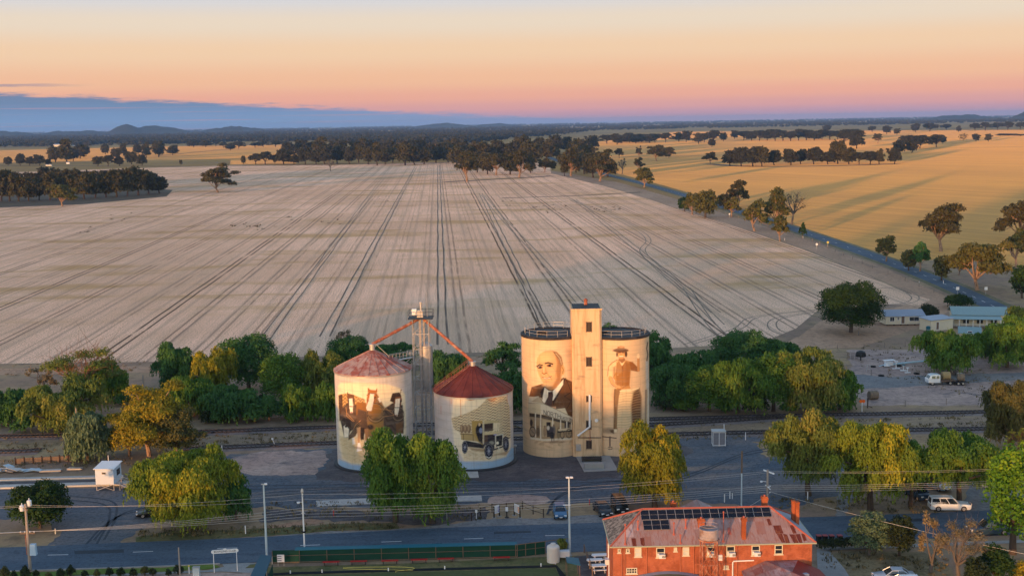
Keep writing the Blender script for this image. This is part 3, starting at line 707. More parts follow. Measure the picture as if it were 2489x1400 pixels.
# trees of the railway reserve
RES = [
 (22, 1030, 938, 110, 'pepper', 'pepperdark', 'dark green tree half out of the picture beside the railway'),
 (150, 1047, 925, 185, 'pepper', 'olive', 'broad olive tree standing over the railway line'),
 (110, 965, 880, 90, 'sparse', 'brown', 'thin brown tree fading out before the stubble'),
 (205, 985, 848, 200, 'bare', 'olive', 'large half bare tree with brown twiggy top beside the stubble'),
 (262, 975, 880, 110, 'pepper', 'pepper', 'green bushy tree behind the amber gum'),
 (215, 1120, 992, 118, 'pepper', 'grey', 'grey green round tree in front of the main railway line'),
 (430, 958, 828, 100, 'pepper', 'pepperdark', 'dark green tree at the edge of the stubble, first of the thicket'),
 (470, 1010, 905, 120, 'pepper', 'pepper', 'mid green tree in front of the dark thicket edge tree'),
 (517, 985, 842, 100, 'pepper', 'gold', 'yellow gold tree in the middle of the green thicket'),
 (605, 950, 808, 165, 'round', 'pepperdark', 'tallest dark green tree of the thicket by the stubble'),
 (560, 1022, 935, 140, 'pepper', 'pepperdark', 'low dark green tree beside the railway under the yellow one'),
 (690, 985, 855, 124, 'round', 'pepper', 'full green tree of the thicket beyond the bare gravel'),
 (725, 1022, 930, 90, 'pepper', 'pepper', 'low bright green tree beside the track close to the horse silo'),
 (785, 975, 850, 118, 'pepper', 'olive', 'olive tree just beside the horse mural silo'),
 (655, 1022, 960, 90, 'bush', 'pepperdark', 'low dark bush along the railway in the thicket'),
 (803, 1022, 925, 80, 'pepper', 'pepper', 'green tree touching the side of the horse mural silo'),
 (850, 898, 815, 120, 'round', 'pepperdark', 'dark green tree behind the horse silo roof'),
 (838, 872, 800, 45, 'bare', 'brown', 'small twiggy tree standing up behind the horse silo roof'),
 (945, 905, 838, 140, 'pepper', 'pepperdark', 'dark tree behind the roof catwalk of the horse silo'),
 (1085, 935, 852, 120, 'pepper', 'pepperdark', 'dark green tree behind the lattice elevator'),
 (1222, 925, 832, 122, 'gum', 'pepperdark', 'dark tree with visible limbs between round silo and twin silo'),
 (1225, 1000, 895, 150, 'pepper', 'pepperdark', 'low green tree in the gap between round silo and twin silo'),
 (1590, 930, 805, 90, 'pepper', 'pepperdark', 'tall dark green tree beside the farmer mural silo'),
 (1490, 905, 778, 70, 'pepper', 'pepperdark', 'tree top showing over the twin silo beside its tower'),
 (1640, 990, 880, 130, 'pepper', 'pepperdark', 'dark green tree against the farmer mural silo'),
 (1690, 945, 845, 120, 'pepper', 'pepperdark', 'dark tree at the back of the thicket by the twin silo'),
 (1725, 1000, 885, 150, 'round', 'pepper', 'green tree beside the double track, with golden top'),
 (1800, 925, 800, 165, 'round', 'pepperdark', 'highest tree at the back of the thicket right by the stubble'),
 (1795, 1002, 868, 140, 'pepper', 'pepper', 'green tree in the middle of the thicket front'),
 (1895, 920, 822, 120, 'pepper', 'pepperdark', 'dark tree at the back of the thicket near the bare dirt'),
 (1880, 1000, 850, 140, 'round', 'pepper', 'tall green tree in the thicket front beside the big yellowish one'),
 (1965, 1000, 845, 165, 'pepper', 'olive', 'big yellowish green tree of the thicket front'),
 (2040, 995, 900, 90, 'pepper', 'pepper', 'last green tree of the thicket, beside the orange signal'),
 (2068, 808, 682, 172, 'round', 'ficus', 'huge dark round tree beside the white farmhouse'),
 (2328, 748, 712, 92, 'bush', 'ficus', 'low spreading dark green tree behind the verandah house'),
 (2256, 778, 738, 64, 'bush', 'shrub', 'small round dark tree by the white farmhouse wall'),
 (2308, 905, 796, 145, 'pepper', 'pepper', 'round weeping tree behind the hay truck'),
 (2395, 870, 800, 60, 'pepper', 'pepperdark', 'dark narrow tree beside the small teal roof'),
 (2448, 893, 768, 130, 'pepper', 'pepper', 'large green tree in front of the verandah house'),
 (2500, 850, 738, 110, 'pepper', 'olive', 'olive tree behind the large green one by the houses'),
]
for i, (px, b, t, w, k, lm, lab) in enumerate(RES):
    if k == 'pepper': w *= 1.14
    tree({'bush': 'shrub', 'bare': 'bare_tree'}.get(k, 'pepper_tree' if k == 'pepper' else 'shade_tree'), px, b, t, w, k, lm, lab,
         bark='redtwig' if k == 'bare' else 'bark', dens=.8 if k == 'bare' else .6 if k == 'sparse' else 1.0, leaf_=.25)
UG = [make_tree('bush', 3.0, 4.6, 700 + k, LF[('pepperdark', 'shrub', 'pepper')[k]], M['bark'], 1.0, .3) for k in range(3)]
for i, (px, py) in enumerate(((300, 985), (345, 1000), (395, 985), (420, 1020), (505, 1028), (540, 1000), (620, 1026), (640, 990), (755, 1018), (60, 1050), (1618, 996), (1665, 1000), (1760, 1002), (1835, 1004), (1920, 1003), (2005, 1001), (1120, 960), (1250, 950))):
    r = thing('shrub', 'low dark green undergrowth shrub at the foot of the railway thicket', 'shrub', G(px, py), i * 1.1, 'undergrowth shrubs of the railway thicket'); sc_ = rp0.uniform(.7, 1.3); r.scale = (sc_ * 1.2, sc_, sc_)
    obj('crown', UG[i % 3][0], r); obj('stem', UG[i % 3][1], r)
tree('gum_tree', 364, 1108, 934, 215, 'gum', 'amber', 'amber gold spreading gum with pale limbs lit by the sun', bark='gumbark', dens=1.5, leaf_=.22, full=True)
tree('gum_tree', 428, 1112, 985, 130, 'gum', 'gumolive', 'olive gum leaning out with one long pale limb beside the amber gum', bark='gumbark', dens=1.3, leaf_=.22, full=True)
tree('shrub', 315, 1108, 1015, 120, 'bush', 'amber', 'low golden bush under the amber gum', leaf_=.22)
# gums along the country road
ROADG = [
 (2287, 612, 482, 118, 'gum', 'gum', 'tall spreading brown gum standing alone in the golden paddock'),
 (2482, 592, 474, 125, 'gum', 'gum', 'big dark gum cut by the picture edge in the golden paddock'),
 (2470, 650, 545, 70, 'gum', 'gumolive', 'smaller gum under the big dark edge gum'),
 (2154, 636, 570, 54, 'gum', 'gumolive', 'small leaning gum beside the road, first of the roadside group'),
 (2208, 658, 605, 40, 'round', 'gumolive', 'small dark green tree beside the first leaning gum'),
 (2236, 660, 584, 52, 'gum', 'pepperdark', 'dark green upright tree beside the road'),
 (2288, 682, 618, 46, 'round', 'gumolive', 'round dark tree beside the pale limbed gum'),
 (2376, 706, 578, 165, 'gum', 'gumolive', 'broad gum with bright pale limbs beside the road'),
 (2484, 725, 640, 60, 'round', 'ficus', 'dark green tree at the road edge near the houses'),
 (2330, 668, 625, 40, 'gum', 'gum', 'small gum behind the pale limbed gum'),
 (1664, 514, 478, 36, 'round', 'ficus', 'low dark round tree first of the roadside clump'),
 (1682, 522, 468, 50, 'gum', 'gumolive', 'short gum in the roadside clump beside the low dark one'),
 (1715, 530, 460, 68, 'round', 'gumolive', 'full rounded gum of the roadside clump'),
 (1760, 508, 470, 40, 'round', 'gum', 'dark round tree across the road from the full gum'),
 (1793, 505, 437, 58, 'gum', 'gum', 'tallest gum of the roadside clump with rounded top'),
 (1778, 527, 480, 50, 'gum', 'gumolive', 'dark gum below the tallest of the roadside clump'),
 (1834, 562, 484, 66, 'gum', 'gumolive', 'gum on the stubble side of the road with thin trunk'),
 (1885, 556, 457, 72, 'gum', 'gumolive', 'tall full gum beside the dead pale tree'),
 (1924, 546, 466, 70, 'bare', 'brown', 'pale dead tree beside the road with bare limbs'),
 (1862, 545, 525, 18, 'conic', 'ficus', 'tiny dark tree beside the road under the tall gum'),
 (1896, 586, 520, 50, 'gum', 'gumolive', 'gum leaning over the road in front of the tall gum'),
 (1951, 576, 538, 24, 'conic', 'ficus', 'small dark upright tree by itself at the road edge'),
]
for px, b, t, w, k, lm, lab in ROADG:
    tree('dead_tree' if k == 'bare' else 'gum_tree', px, b, t, w, k, lm, lab, bark='gumbark' if k == 'gum' else 'twig' if k == 'bare' else 'bark',
         dens=1.35 if k == 'gum' else .1 if k == 'bare' else 1, leaf_=.75 if b < 600 else .6)
# gums in and around the stubble field
FIELD = [
 (530, 468, 402, 100, 'gum', 'gum', 'single broad gum standing alone in the stubble'),
 (803, 416, 387, 28, 'bare', 'brown', 'small reddish bare tree alone at the far stubble edge'),
 (152, 502, 444, 66, 'gum', 'gumolive', 'leaning gum in front of the dark wood'),
 (1135, 442, 364, 66, 'gum', 'gum', 'foremost gum of the clump at the end of the stubble'),
 (1206, 426, 366, 66, 'gum', 'gum', 'dark full gum in the middle of the clump at the stubble end'),
 (1262, 432, 362, 64, 'gum', 'gum', 'gum with pale trunk nearest the gap in the far clump'),
 (1324, 419, 384, 42, 'gum', 'gum', 'small dark gum in the gap before the road'),
 (1388, 428, 358, 52, 'gum', 'gum', 'tall gum beside the road at the end of the stubble'),
 (1458, 441, 366, 92, 'gum', 'gum', 'broad gum with pale leaning trunk by the road bend'),
 (1566, 456, 405, 60, 'gum', 'gumolive', 'flat topped gum alone on the golden side of the road'),
 (1552, 416, 383, 26, 'gum', 'gum', 'slim gum behind the flat topped one'),
 (1512, 424, 385, 22, 'bare', 'brown', 'thin dead tree beside the road bend'),
 (1505, 386, 358, 25, 'gum', 'gum', 'small round gum on the paddock fence line'),
 (1553, 383, 356, 18, 'gum', 'gum', 'very slim gum on the paddock fence line'),
 (1596, 392, 352, 60, 'gum', 'gum', 'wide dark gum on the paddock fence line'),
 (1625, 384, 357, 36, 'gum', 'gum', 'gum joined to the wide dark one on the fence line'),
 (1727, 398, 369, 40, 'gum', 'gum', 'round gum standing apart at the end of the paddock row'),
 (2133, 349, 323, 28, 'gum', 'gum', 'round gum standing apart on the far golden paddock'),
 (2341, 343, 323, 26, 'round', 'gum', 'single round tree far out on the golden paddock'),
]
for px, b, t, w, k, lm, lab in FIELD:
    tree('dead_tree' if k == 'bare' else 'gum_tree', px, b, t, w, k, lm, lab, bark='gumbark' if k != 'bare' else 'twig',
         dens=1.5 if k == 'gum' else .12, leaf_=1.0)
# rows and woods of gums: a few kinds copied with their trunk and crown
PROTO = []
for s in range(6):
    cm, tm = make_tree(['gum', 'gum', 'round', 'gum', 'gum', 'gum'][s], 16, [15, 19, 14, 22, 12, 17][s], 900 + s, LF['gum' if s % 2 == 0 else 'far'], M['darkbark'], 1.3, 1.0, s != 3)
    PROTO.append((cm, tm, [15, 19, 14, 22, 12, 17][s]))
ORD = ['first', 'second', 'third', 'fourth', 'fifth', 'sixth', 'seventh', 'eighth', 'ninth', 'tenth', 'eleventh', 'twelfth', 'thirteenth', 'fourteenth', 'fifteenth', 'sixteenth', 'seventeenth', 'eighteenth', 'nineteenth', 'twentieth']
rp = random.Random(5)
def row(items, group, label, ordinal=True, parts=True):
    items = sorted(items)
    for i, (px, b, t, w) in enumerate(items):
        P = G(px, b); h = max(hgt(P, t), 5.0) * rp.uniform(.88, 1.12); W_ = w * mpp(P) * rp.uniform(.9, 1.2)
        asp = W_ / h; k = min(range(6), key=lambda q: abs(PROTO[q][2] / 16 - asp) + rp.random() * .5)
        cm, tm, pw = PROTO[k]
        lab = label.replace('*', ORD[i]) if ordinal and i < len(ORD) else label.replace('*, ', '').replace('* ', '')
        r = thing('gum_tree', lab, 'tree', P, rp.uniform(0, 6.28), group)
        r.scale = (W_ / pw, W_ / pw, h / 16)
        obj('trunk', tm, r); obj('crown', cm, r)
rr_ = rp.uniform
row([(1775, 404, 364, 44), (1802, 405, 357, 44), (1830, 405, 350, 52), (1852, 405, 356, 42), (1882, 402, 360, 40), (1922, 402, 354, 50), (1946, 399, 358, 38), (1978, 400, 357, 52), (2012, 400, 368, 40), (2036, 399, 344, 50), (2063, 400, 358, 42), (2088, 400, 365, 36), (2115, 400, 362, 42), (2137, 400, 364, 30), (2174, 399, 361, 40)],
    'gums in the long row across the golden paddock', 'gum in the long golden paddock row, * from the road end')
row([(2186, 374, 338, 38), (2206, 362, 325, 48), (2236, 361, 324, 44), (2276, 358, 326, 44), (2292, 350, 328, 20), (2082, 362, 313, 44), (2052, 352, 317, 36), (2372, 344, 322, 26), (2402, 345, 322, 16), (2216, 372, 340, 40)],
    'gums scattered behind the paddock row', 'gum in the broken cluster behind the paddock row, * counting outward')
row([(1475, 350, 324, 42), (1500, 352, 325, 38), (1530, 347, 321, 44), (1560, 346, 322, 44), (1592, 347, 325, 44), (1618, 347, 322, 32), (1512, 349, 328, 40), (1545, 349, 328, 40), (1578, 348, 327, 40)],
    'gums in the belt on the far fence near the road', 'gum in the dark belt beyond the fence, * from the road')
row([(1650, 345, 322, 26), (1668, 346, 319, 30), (1698, 350, 322, 30), (1712, 346, 322, 36), (1735, 346, 318, 36), (1758, 344, 322, 22), (1730, 358, 334, 22)],
    'gums in the short belt in the golden paddock', 'gum in the short middle belt, * from the road side')
row([(1785, 338, 314, 24)] + [(1808 + i * 19, 343 - i * .2 + rr_(-2, 2), 314 + rr_(-2, 4), 42) for i in range(15)],
    'gums in the long far belt', 'gum in the long far belt, * from the road side')
row([(2120, 322, 305, 26), (2155, 326, 303, 28), (2180, 328, 312, 18), (2010, 320, 302, 30), (2225, 322, 300, 28), (2260, 320, 300, 40), (2330, 322, 306, 16), (2370, 318, 298, 26), (2395, 318, 298, 30), (2425, 316, 296, 34), (2450, 316, 297, 30), (2480, 316, 295, 34), (2300, 316, 300, 30)],
    'gums on the farthest paddock edge', 'gum on the farthest golden paddock edge, * toward the hill')
row([(2450, 330, 325, 60), (2480, 331, 326, 50)], 'low scrub on the far paddock', 'low dark scrub strip on the far paddock, * of two')
# centre clump behind the field trees
row([(1110, 404, 356, 44), (1160, 420, 366, 46), (1185, 424, 372, 44), (1240, 425, 368, 44), (1290, 421, 374, 34), (1290, 402, 332, 64), (1250, 396, 335, 62), (1210, 396, 336, 62), (1170, 396, 341, 58), (1330, 392, 340, 46), (1310, 386, 328, 50), (1352, 388, 352, 30), (1344, 414, 392, 18), (1270, 385, 326, 50)],
    'gums in the centre clump', 'gum in the clump closing the stubble, * toward the road')
row([(1352, 372, 325, 34), (1378, 370, 328, 40), (1408, 376, 333, 44), (1440, 365, 325, 38), (1368, 404, 372, 26), (1420, 424, 354, 42), (1442, 432, 372, 60), (1478, 430, 388, 44), (1372, 428, 380, 26), (1400, 420, 365, 44), (1392, 395, 345, 40), (1430, 392, 350, 36)],
    'gums crowding the road bend', 'gum crowding the distant road bend, * outward')
row([(592, 400, 376, 12), (622, 400, 372, 34), (645, 400, 367, 44), (668, 398, 375, 12), (690, 400, 360, 50), (715, 400, 372, 30), (742, 400, 350, 50), (768, 400, 360, 36), (790, 400, 350, 50), (820, 398, 344, 50), (850, 400, 356, 40), (872, 396, 350, 40), (895, 400, 358, 38), (917, 403, 344, 34)],
    'gums along the far stubble edge', 'gum on the far stubble edge, * from the open end')
row([(936, 400, 362, 36), (955, 396, 358, 42), (985, 402, 344, 48), (1008, 401, 350, 42), (1031, 400, 354, 38), (1060, 396, 354, 46), (1090, 396, 354, 46), (1125, 398, 352, 42), (1150, 396, 348, 46), (970, 392, 356, 46), (1045, 390, 350, 46), (1078, 390, 350, 46), (1105, 390, 348, 46), (1140, 388, 345, 46)],
    'gums in the dark wood behind the stubble', 'gum in the dark wood behind the stubble, * from the open end')
row([(700 + i * 27 + rr_(-6, 6), 384 + rr_(-4, 3), 338 + rr_(-6, 8), 44) for i in range(17)], 'gums of the second belt behind the stubble', 'dark gum of the second belt behind the stubble, * from its open end')
row([(560, 366, 344, 28), (543, 360, 346, 24), (580, 362, 343, 34), (620, 360, 345, 30), (640, 358, 343, 30), (670, 358, 340, 36), (690, 355, 342, 30), (525, 356, 342, 24), (500, 358, 340, 40), (470, 358, 340, 40)],
    'gums on the left far paddock', 'gum in the loose line on the distant pale paddock, * along it')
row([(20, 403, 382, 22), (50, 403, 372, 34), (72, 403, 377, 22), (96, 403, 376, 32), (118, 402, 384, 20), (135, 395, 352, 46), (162, 398, 344, 42), (195, 386, 348, 38), (178, 392, 360, 36), (210, 380, 352, 22)],
    'gums round the distant lit homestead', 'gum round the small lit homestead, * away from it')
row([(238, 404, 378, 30), (263, 405, 376, 36), (290, 404, 377, 30), (320, 400, 369, 32), (345, 403, 377, 34), (256, 376, 350, 20), (282, 386, 358, 28), (300, 379, 351, 24), (335, 376, 351, 26), (356, 384, 346, 24), (386, 382, 344, 34), (420, 378, 351, 34), (440, 402, 386, 8), (310, 388, 366, 24)],
    'gums on the paddock above the dark wood', 'gum on the pale paddock above the dark wood, * outward')
row([(4, 490, 414, 50), (24, 489, 420, 46), (46, 490, 414, 50), (70, 489, 424, 44), (95, 487, 418, 46), (122, 487, 412, 50), (150, 484, 420, 46), (178, 484, 424, 46), (205, 484, 418, 48), (232, 482, 422, 46), (258, 480, 424, 44), (284, 479, 418, 48), (310, 477, 416, 48), (336, 475, 410, 50), (362, 472, 414, 48), (388, 470, 424, 50)],
    'gums in front of the dark wood', 'gum at the front of the dark wood, * toward the lone gum')
row([(12, 468, 412, 50), (40, 467, 410, 50), (75, 466, 414, 48), (110, 465, 408, 50), (145, 464, 412, 48), (180, 463, 410, 48), (215, 462, 412, 48), (250, 461, 410, 48), (285, 460, 410, 48), (320, 459, 408, 48), (350, 458, 408, 48), (376, 462, 418, 44)],
    'gums at the back of the dark wood', 'gum at the back of the dark wood, * toward the lone gum')
# woodland that reads as one mass out to the horizon
def far_wood():
    rng = np.random.default_rng(77); Qs = []; Ts = []
    n = 15000; px = rng.uniform(-120, 2600, n * 3); d = rng.uniform(6.6, 52, n * 3)
    hole = np.sin(px * .011 + d * .6) + np.sin(px * .027 - d * .35 + 2) + .8 * np.sin(px * .063 + d * .9)
    lim = np.interp(px, [-100, 380, 560, 740, 900, 1130, 1340, 1450, 2600], [40, 42, 38, 40, 50, 52, 36, 25, 22])
    keep = (d < lim) & (hole < 1.55 - .35 * (d > 16)) & (rng.uniform(0, 1, n * 3) < np.clip(1.25 - d / 80, .3, 1))
    keep &= ~((px > 1330) & (px < 1700) & (d > 17) & (d < 21) & (hole > .2))
    px = px[keep][:n]; d = d[keep][:n]
    for a, b in zip(px, d):
        x = a; y = YH + (1244.5 - a) * ROLL + b; P = G(x, y); k = mpp(P)
        h = rng.uniform(11, 19); w = max(rng.uniform(11, 22), 5 * k); nq = 16 if b < 14 else 30
        u = unit(rng.normal(size=(nq, 3))); c = np.array([P.x, P.y, h * .56]) + u * np.array([w * .42, w * .42, h * .34]) * rng.uniform(.5, 1, (nq, 1))
        N = unit(u + .5 * rng.normal(size=(nq, 3))); t2 = unit(np.cross(N, rng.normal(size=(nq, 3)))); t1 = np.cross(N, t2)
        s = w * rng.uniform(.16, .30, (nq, 1)); q = np.stack([c + t1 * s, c + t2 * s, c - t1 * s, c - t2 * s], 1); q[:, :, 2] = np.maximum(q[:, :, 2], .5)
        Qs.append(q); Ts.append(np.clip(rng.uniform() * .7 + rng.uniform(0, .3, nq), 0, 1))
    tag(obj('far_woodland', quads_mesh('far_woodland', np.concatenate(Qs), np.concatenate(Ts), LF['far'])), kind='stuff')
far_wood()
# unseen street trees below the frame, placed to shade the foot of the silos
for i, (x, y, h, w) in enumerate([(-97, 56, 7.5, 14), (-88, 60, 8, 13), (-80, 57, 16, 11), (-72, 60, 17, 11), (-63, 57, 14, 13), (-55, 60, 13.5, 14), (-47, 58, 13, 13), (-39, 57, 10.5, 12)]):
    cm, tm, pw = PROTO[2]
    r = thing('street_tree', 'tall street tree out of view whose shadow falls on the silos', 'tree', (x, y, 0), i * 1.3, 'tall street trees')
    r.scale = (w / pw, w / pw, h / 16); obj('trunk', tm, r); obj('crown', cm, r)

# weeds along the tracks and verges, and dark clumps left in the stubble
def weeds():
    rng = np.random.default_rng(21); Qs = []; Ts = []
    reg = [((-50, 1072), (2480, 1008), 9, 420), ((0, 1094), (820, 1066), 10, 300), ((1640, 1066), (2480, 1030), 9, 300), ((640, 1240), (1180, 1245), 20, 200), ((330, 1300), (980, 1276), 9, 240), ((1880, 1220), (2300, 1235), 16, 160), ((0, 1130), (320, 1120), 12, 120), ((-20, 900), (2000, 862), 14, 400), ((2090, 860), (2480, 960), 40, 220), ((2000, 1360), (2300, 1380), 22, 160)]
    P = []
    for (x0, y0), (x1, y1), sp, n in reg:
        for _ in range(n):
            t = rng.uniform(); q = G(x0 + (x1 - x0) * t, y0 + (y1 - y0) * t + rng.uniform(-sp, sp)); P.append((q, rng.uniform(.12, .4), 0))
    for x, y, n in ((565, 548, 7), (640, 551, 8), (700, 530, 4), (1310, 505, 7), (1360, 512, 6), (1500, 510, 7), (1230, 498, 5), (800, 543, 5), (300, 530, 6), (905, 490, 3), (1440, 505, 5), (190, 560, 4)):
        for _ in range(n): q = G(x + rng.normal() * 22, y + rng.normal() * 4); P.append((q, rng.uniform(.5, .9), 1))
    for q, s, k in P:
        nb = 6; c = np.array([q.x, q.y, .03]) + rng.normal(size=(nb, 3)) * np.array([s * .7, s * .7, 0]); d = rng.normal(size=(nb, 3)) * .45; d[:, 2] = 1; d = unit(d); w = unit(np.cross(d, rng.normal(size=(nb, 3)))) * s * .22
        Qs.append(np.stack([c - w, c + d * s * .6 - w * .8, c + d * s * 1.1, c + w], 1)); Ts.append(np.full(nb, .05 if k else rng.uniform()))
    tag(obj('weeds', quads_mesh('weeds', np.concatenate(Qs), np.concatenate(Ts), leaf('dry_weed_blade', (.05, .05, .022), (.24, .18, .085)))), kind='stuff')
weeds()
# ------------------------------------------------------------------ painted murals (vertex paint on the curved walls)
class Paint:
    def __init__(s, P, x0, y0, k, base):
        v = P - np.array(CAM); zc = v @ np.array(fw)
        px = 1244.5 + F * (v @ np.array(rt)) / zc; py = 700 - F * (v @ np.array(up)) / zc
        s.U = (px - x0) * k; s.V = (py - y0) * k; s.c = np.tile(np.array(srgb(*base)), (len(P), 1)); s.rng = np.random.default_rng(3)
    def put(s, a, c):
        s.c += (np.array(srgb(*c)) - s.c) * a[:, None]
    def segd(s, a, b):
        ax, ay = a; bx, by = b; dx, dy = bx - ax, by - ay; t = np.clip(((s.U - ax) * dx + (s.V - ay) * dy) / (dx * dx + dy * dy + 1e-9), 0, 1)
        return np.hypot(s.U - ax - t * dx, s.V - ay - t * dy)
    def mask(s, pts, soft=5):
        ins = np.zeros(len(s.U), bool); d = np.full(len(s.U), 1e9); n = len(pts)
        for i in range(n):
            (ax, ay), (bx, by) = pts[i], pts[(i + 1) % n]
            if ay != by: ins ^= ((ay > s.V) != (by > s.V)) & (s.U < (bx - ax) * (s.V - ay) / (by - ay) + ax)
            d = np.minimum(d, s.segd(pts[i], pts[(i + 1) % n]))
        return np.clip(.5 + np.where(ins, d, -d) / soft, 0, 1)
    def poly(s, pts, c, soft=5, a=1.0, c2=None, along=(0, 1)):
        m = s.mask(pts, soft) * a
        if c2:                               # painted blend from one tone to another
            q = s.U * along[0] + s.V * along[1]; lo = min(p[0] * along[0] + p[1] * along[1] for p in pts); hi = max(p[0] * along[0] + p[1] * along[1] for p in pts)
            t = np.clip((q - lo) / (hi - lo + 1e-9), 0, 1)[:, None]
            tgt = np.array(srgb(*c)) * (1 - t) + np.array(srgb(*c2)) * t; s.c += (tgt - s.c) * m[:, None]
        else: s.put(m, c)
    def ell(s, x, y, rx, ry, c, soft=.2, a=1.0):
        r = np.hypot((s.U - x) / rx, (s.V - y) / ry); s.put(np.clip(.5 + (1 - r) / soft, 0, 1) * a, c)
    def ring(s, x, y, rx, ry, w, c, a=1.0):
        r = np.abs(np.hypot((s.U - x) / rx, (s.V - y) / ry) - 1) * min(rx, ry); s.put(np.clip(1.2 - r / w, 0, 1) * a, c)
    def line(s, pts, w, c, a=1.0):
        d = np.full(len(s.U), 1e9)
        for p, q in zip(pts[:-1], pts[1:]): d = np.minimum(d, s.segd(p, q))
        s.put(np.clip(.5 + (w / 2 - d) / 3.0, 0, 1) * a, c)
    def waves(s, pts, c, pu, pv, amp, a=.7, soft=20, th=.2, slope=0.0):
        m = s.mask(pts, soft); q = np.sin((s.V - s.U * slope) / pv * 6.283 + amp * np.sin(s.U / pu * 6.283 + s.V * .01) + .7 * np.sin(s.U * .013))
        s.put(m * np.clip((q - th) * 1.6, 0, 1) * a, c)
    def speckle(s, pts, c, a=.5, soft=30, k=23.0):
        m = s.mask(pts, soft); q = np.sin(s.U / k + 2 * np.sin(s.V / k * 1.7)) * np.sin(s.V / k * 1.3 + 1.5 * np.sin(s.U / k * .8)) + s.rng.normal(size=len(s.U)) * .35
        s.put(m * np.clip(q, 0, 1) * a, c)
    LET = {'N': [[(0, 1), (0, 0), (.7, 1), (.7, 0)]], 'O': [[(0, .2), (.2, 0), (.5, 0), (.7, .2), (.7, .8), (.5, 1), (.2, 1), (0, .8), (0, .2)]], 'R': [[(0, 1), (0, 0), (.55, 0), (.65, .25), (.55, .5), (0, .5)], [(.3, .5), (.7, 1)]],
           'T': [[(0, 0), (.7, 0)], [(.35, 0), (.35, 1)]], 'H': [[(0, 0), (0, 1)], [(.7, 0), (.7, 1)], [(0, .5), (.7, .5)]], 'E': [[(.65, 0), (0, 0), (0, 1), (.65, 1)], [(0, .5), (.5, .5)]],
           'A': [[(0, 1), (.35, 0), (.7, 1)], [(.15, .65), (.55, .65)]], 'S': [[(.65, .12), (.45, 0), (.1, 0), (0, .2), (.15, .45), (.55, .55), (.68, .8), (.5, 1), (.1, 1), (0, .88)]]}
    def text(s, txt, x, y, h, dx, slope, w, c, shrink=1.0):
        for ch in txt:
            for st in s.LET.get(ch, []):
                s.line([(x + a * dx, y + b * h + a * dx * slope) for a, b in st], w, c)
            x += dx; y += dx * slope; dx *= shrink; h *= shrink; w = max(4.5, w * .985)
def wall_mat(name, streak=.22, panel=0.0):
    t = NT(name); at = t.n('VertexColor', _layer_name='paint'); v = t.coord((2.2, 2.2, .12)); v2 = t.coord((.3, .3, 1.6))
    col = t.mix(t.math('MULTIPLY', t.ramp(t.noise(v, 1.0, 5, .7), .5, .78), streak), at.outputs['Color'], (.16, .11, .08))
    col = t.mix(t.math('MULTIPLY', t.ramp(t.noise(v2, 1.0, 3, .6), .5, .72), streak * .7), col, (.30, .24, .19))
    sp = t.n('SeparateXYZ'); t.L(t.coord(), sp.inputs[0]); zz = t.math('ABSOLUTE', t.math('SUBTRACT', t.math('FRACT', t.math('DIVIDE', sp.outputs[2], 1.25)), .5))
    col = t.mix(t.math('MULTIPLY', t.ramp(zz, .455, .49), .22), col, (.14, .10, .075)); v3 = t.coord((1.2, 1.2, .9)); col = t.mix(t.math('MULTIPLY', t.ramp(t.noise(v3, 1.3, 6, .75), .55, .72), streak * .8), col, (.34, .25, .17))
    t.base(col); t.b.inputs['Roughness'].default_value = .75; t.b.inputs['Specular IOR Level'].default_value = .2
    t.bump(t.noise(v2, 1.0, 3), .15, .05); return t.mat
def silo_wall(c, R, H, nt, nz, draw, x0, y0, k, base, parent, m):
    a0 = math.atan2(-c.y, -c.x) - math.pi      # start behind; finest where it faces the street
    front = math.atan2(-c.y, -c.x); w = rad(100)
    th = np.concatenate([np.linspace(front - w, front + w, nt), np.linspace(front + w, front + 2 * math.pi - w, 40)[1:-1]])
    zs = np.linspace(0, H, nz); TT, ZZ = np.meshgrid(th, zs); n = len(th)
    loc = np.stack([R * np.cos(TT), R * np.sin(TT), ZZ], -1).reshape(-1, 3)
    me = bpy.data.meshes.new('wall'); j, i = np.meshgrid(np.arange(nz - 1), np.arange(n), indexing='ij'); i2 = (i + 1) % n
    fc = np.stack([j * n + i, j * n + i2, (j + 1) * n + i2, (j + 1) * n + i], -1).reshape(-1)
    me.vertices.add(len(loc)); me.vertices.foreach_set('co', loc.reshape(-1).astype(np.float32))
    me.loops.add(len(fc)); me.loops.foreach_set('vertex_index', fc.astype(np.int32)); me.polygons.add(len(fc) // 4)
    me.polygons.foreach_set('loop_start', np.arange(0, len(fc), 4, dtype=np.int32)); me.update(calc_edges=True); me.shade_smooth()
    p = Paint(loc + np.array(c), x0, y0, k, base)
    if draw:
        draw(p)
        back = np.cos(np.tile(th, nz) - front) < .02
        p.c[back] = np.array(srgb(*base))
    ca = me.color_attributes.new('paint', 'FLOAT_COLOR', 'POINT')
    ca.data.foreach_set('color', np.concatenate([p.c, np.ones((len(p.c), 1))], 1).reshape(-1).astype(np.float32))
    me.materials.append(m); return obj('wall', me, parent)

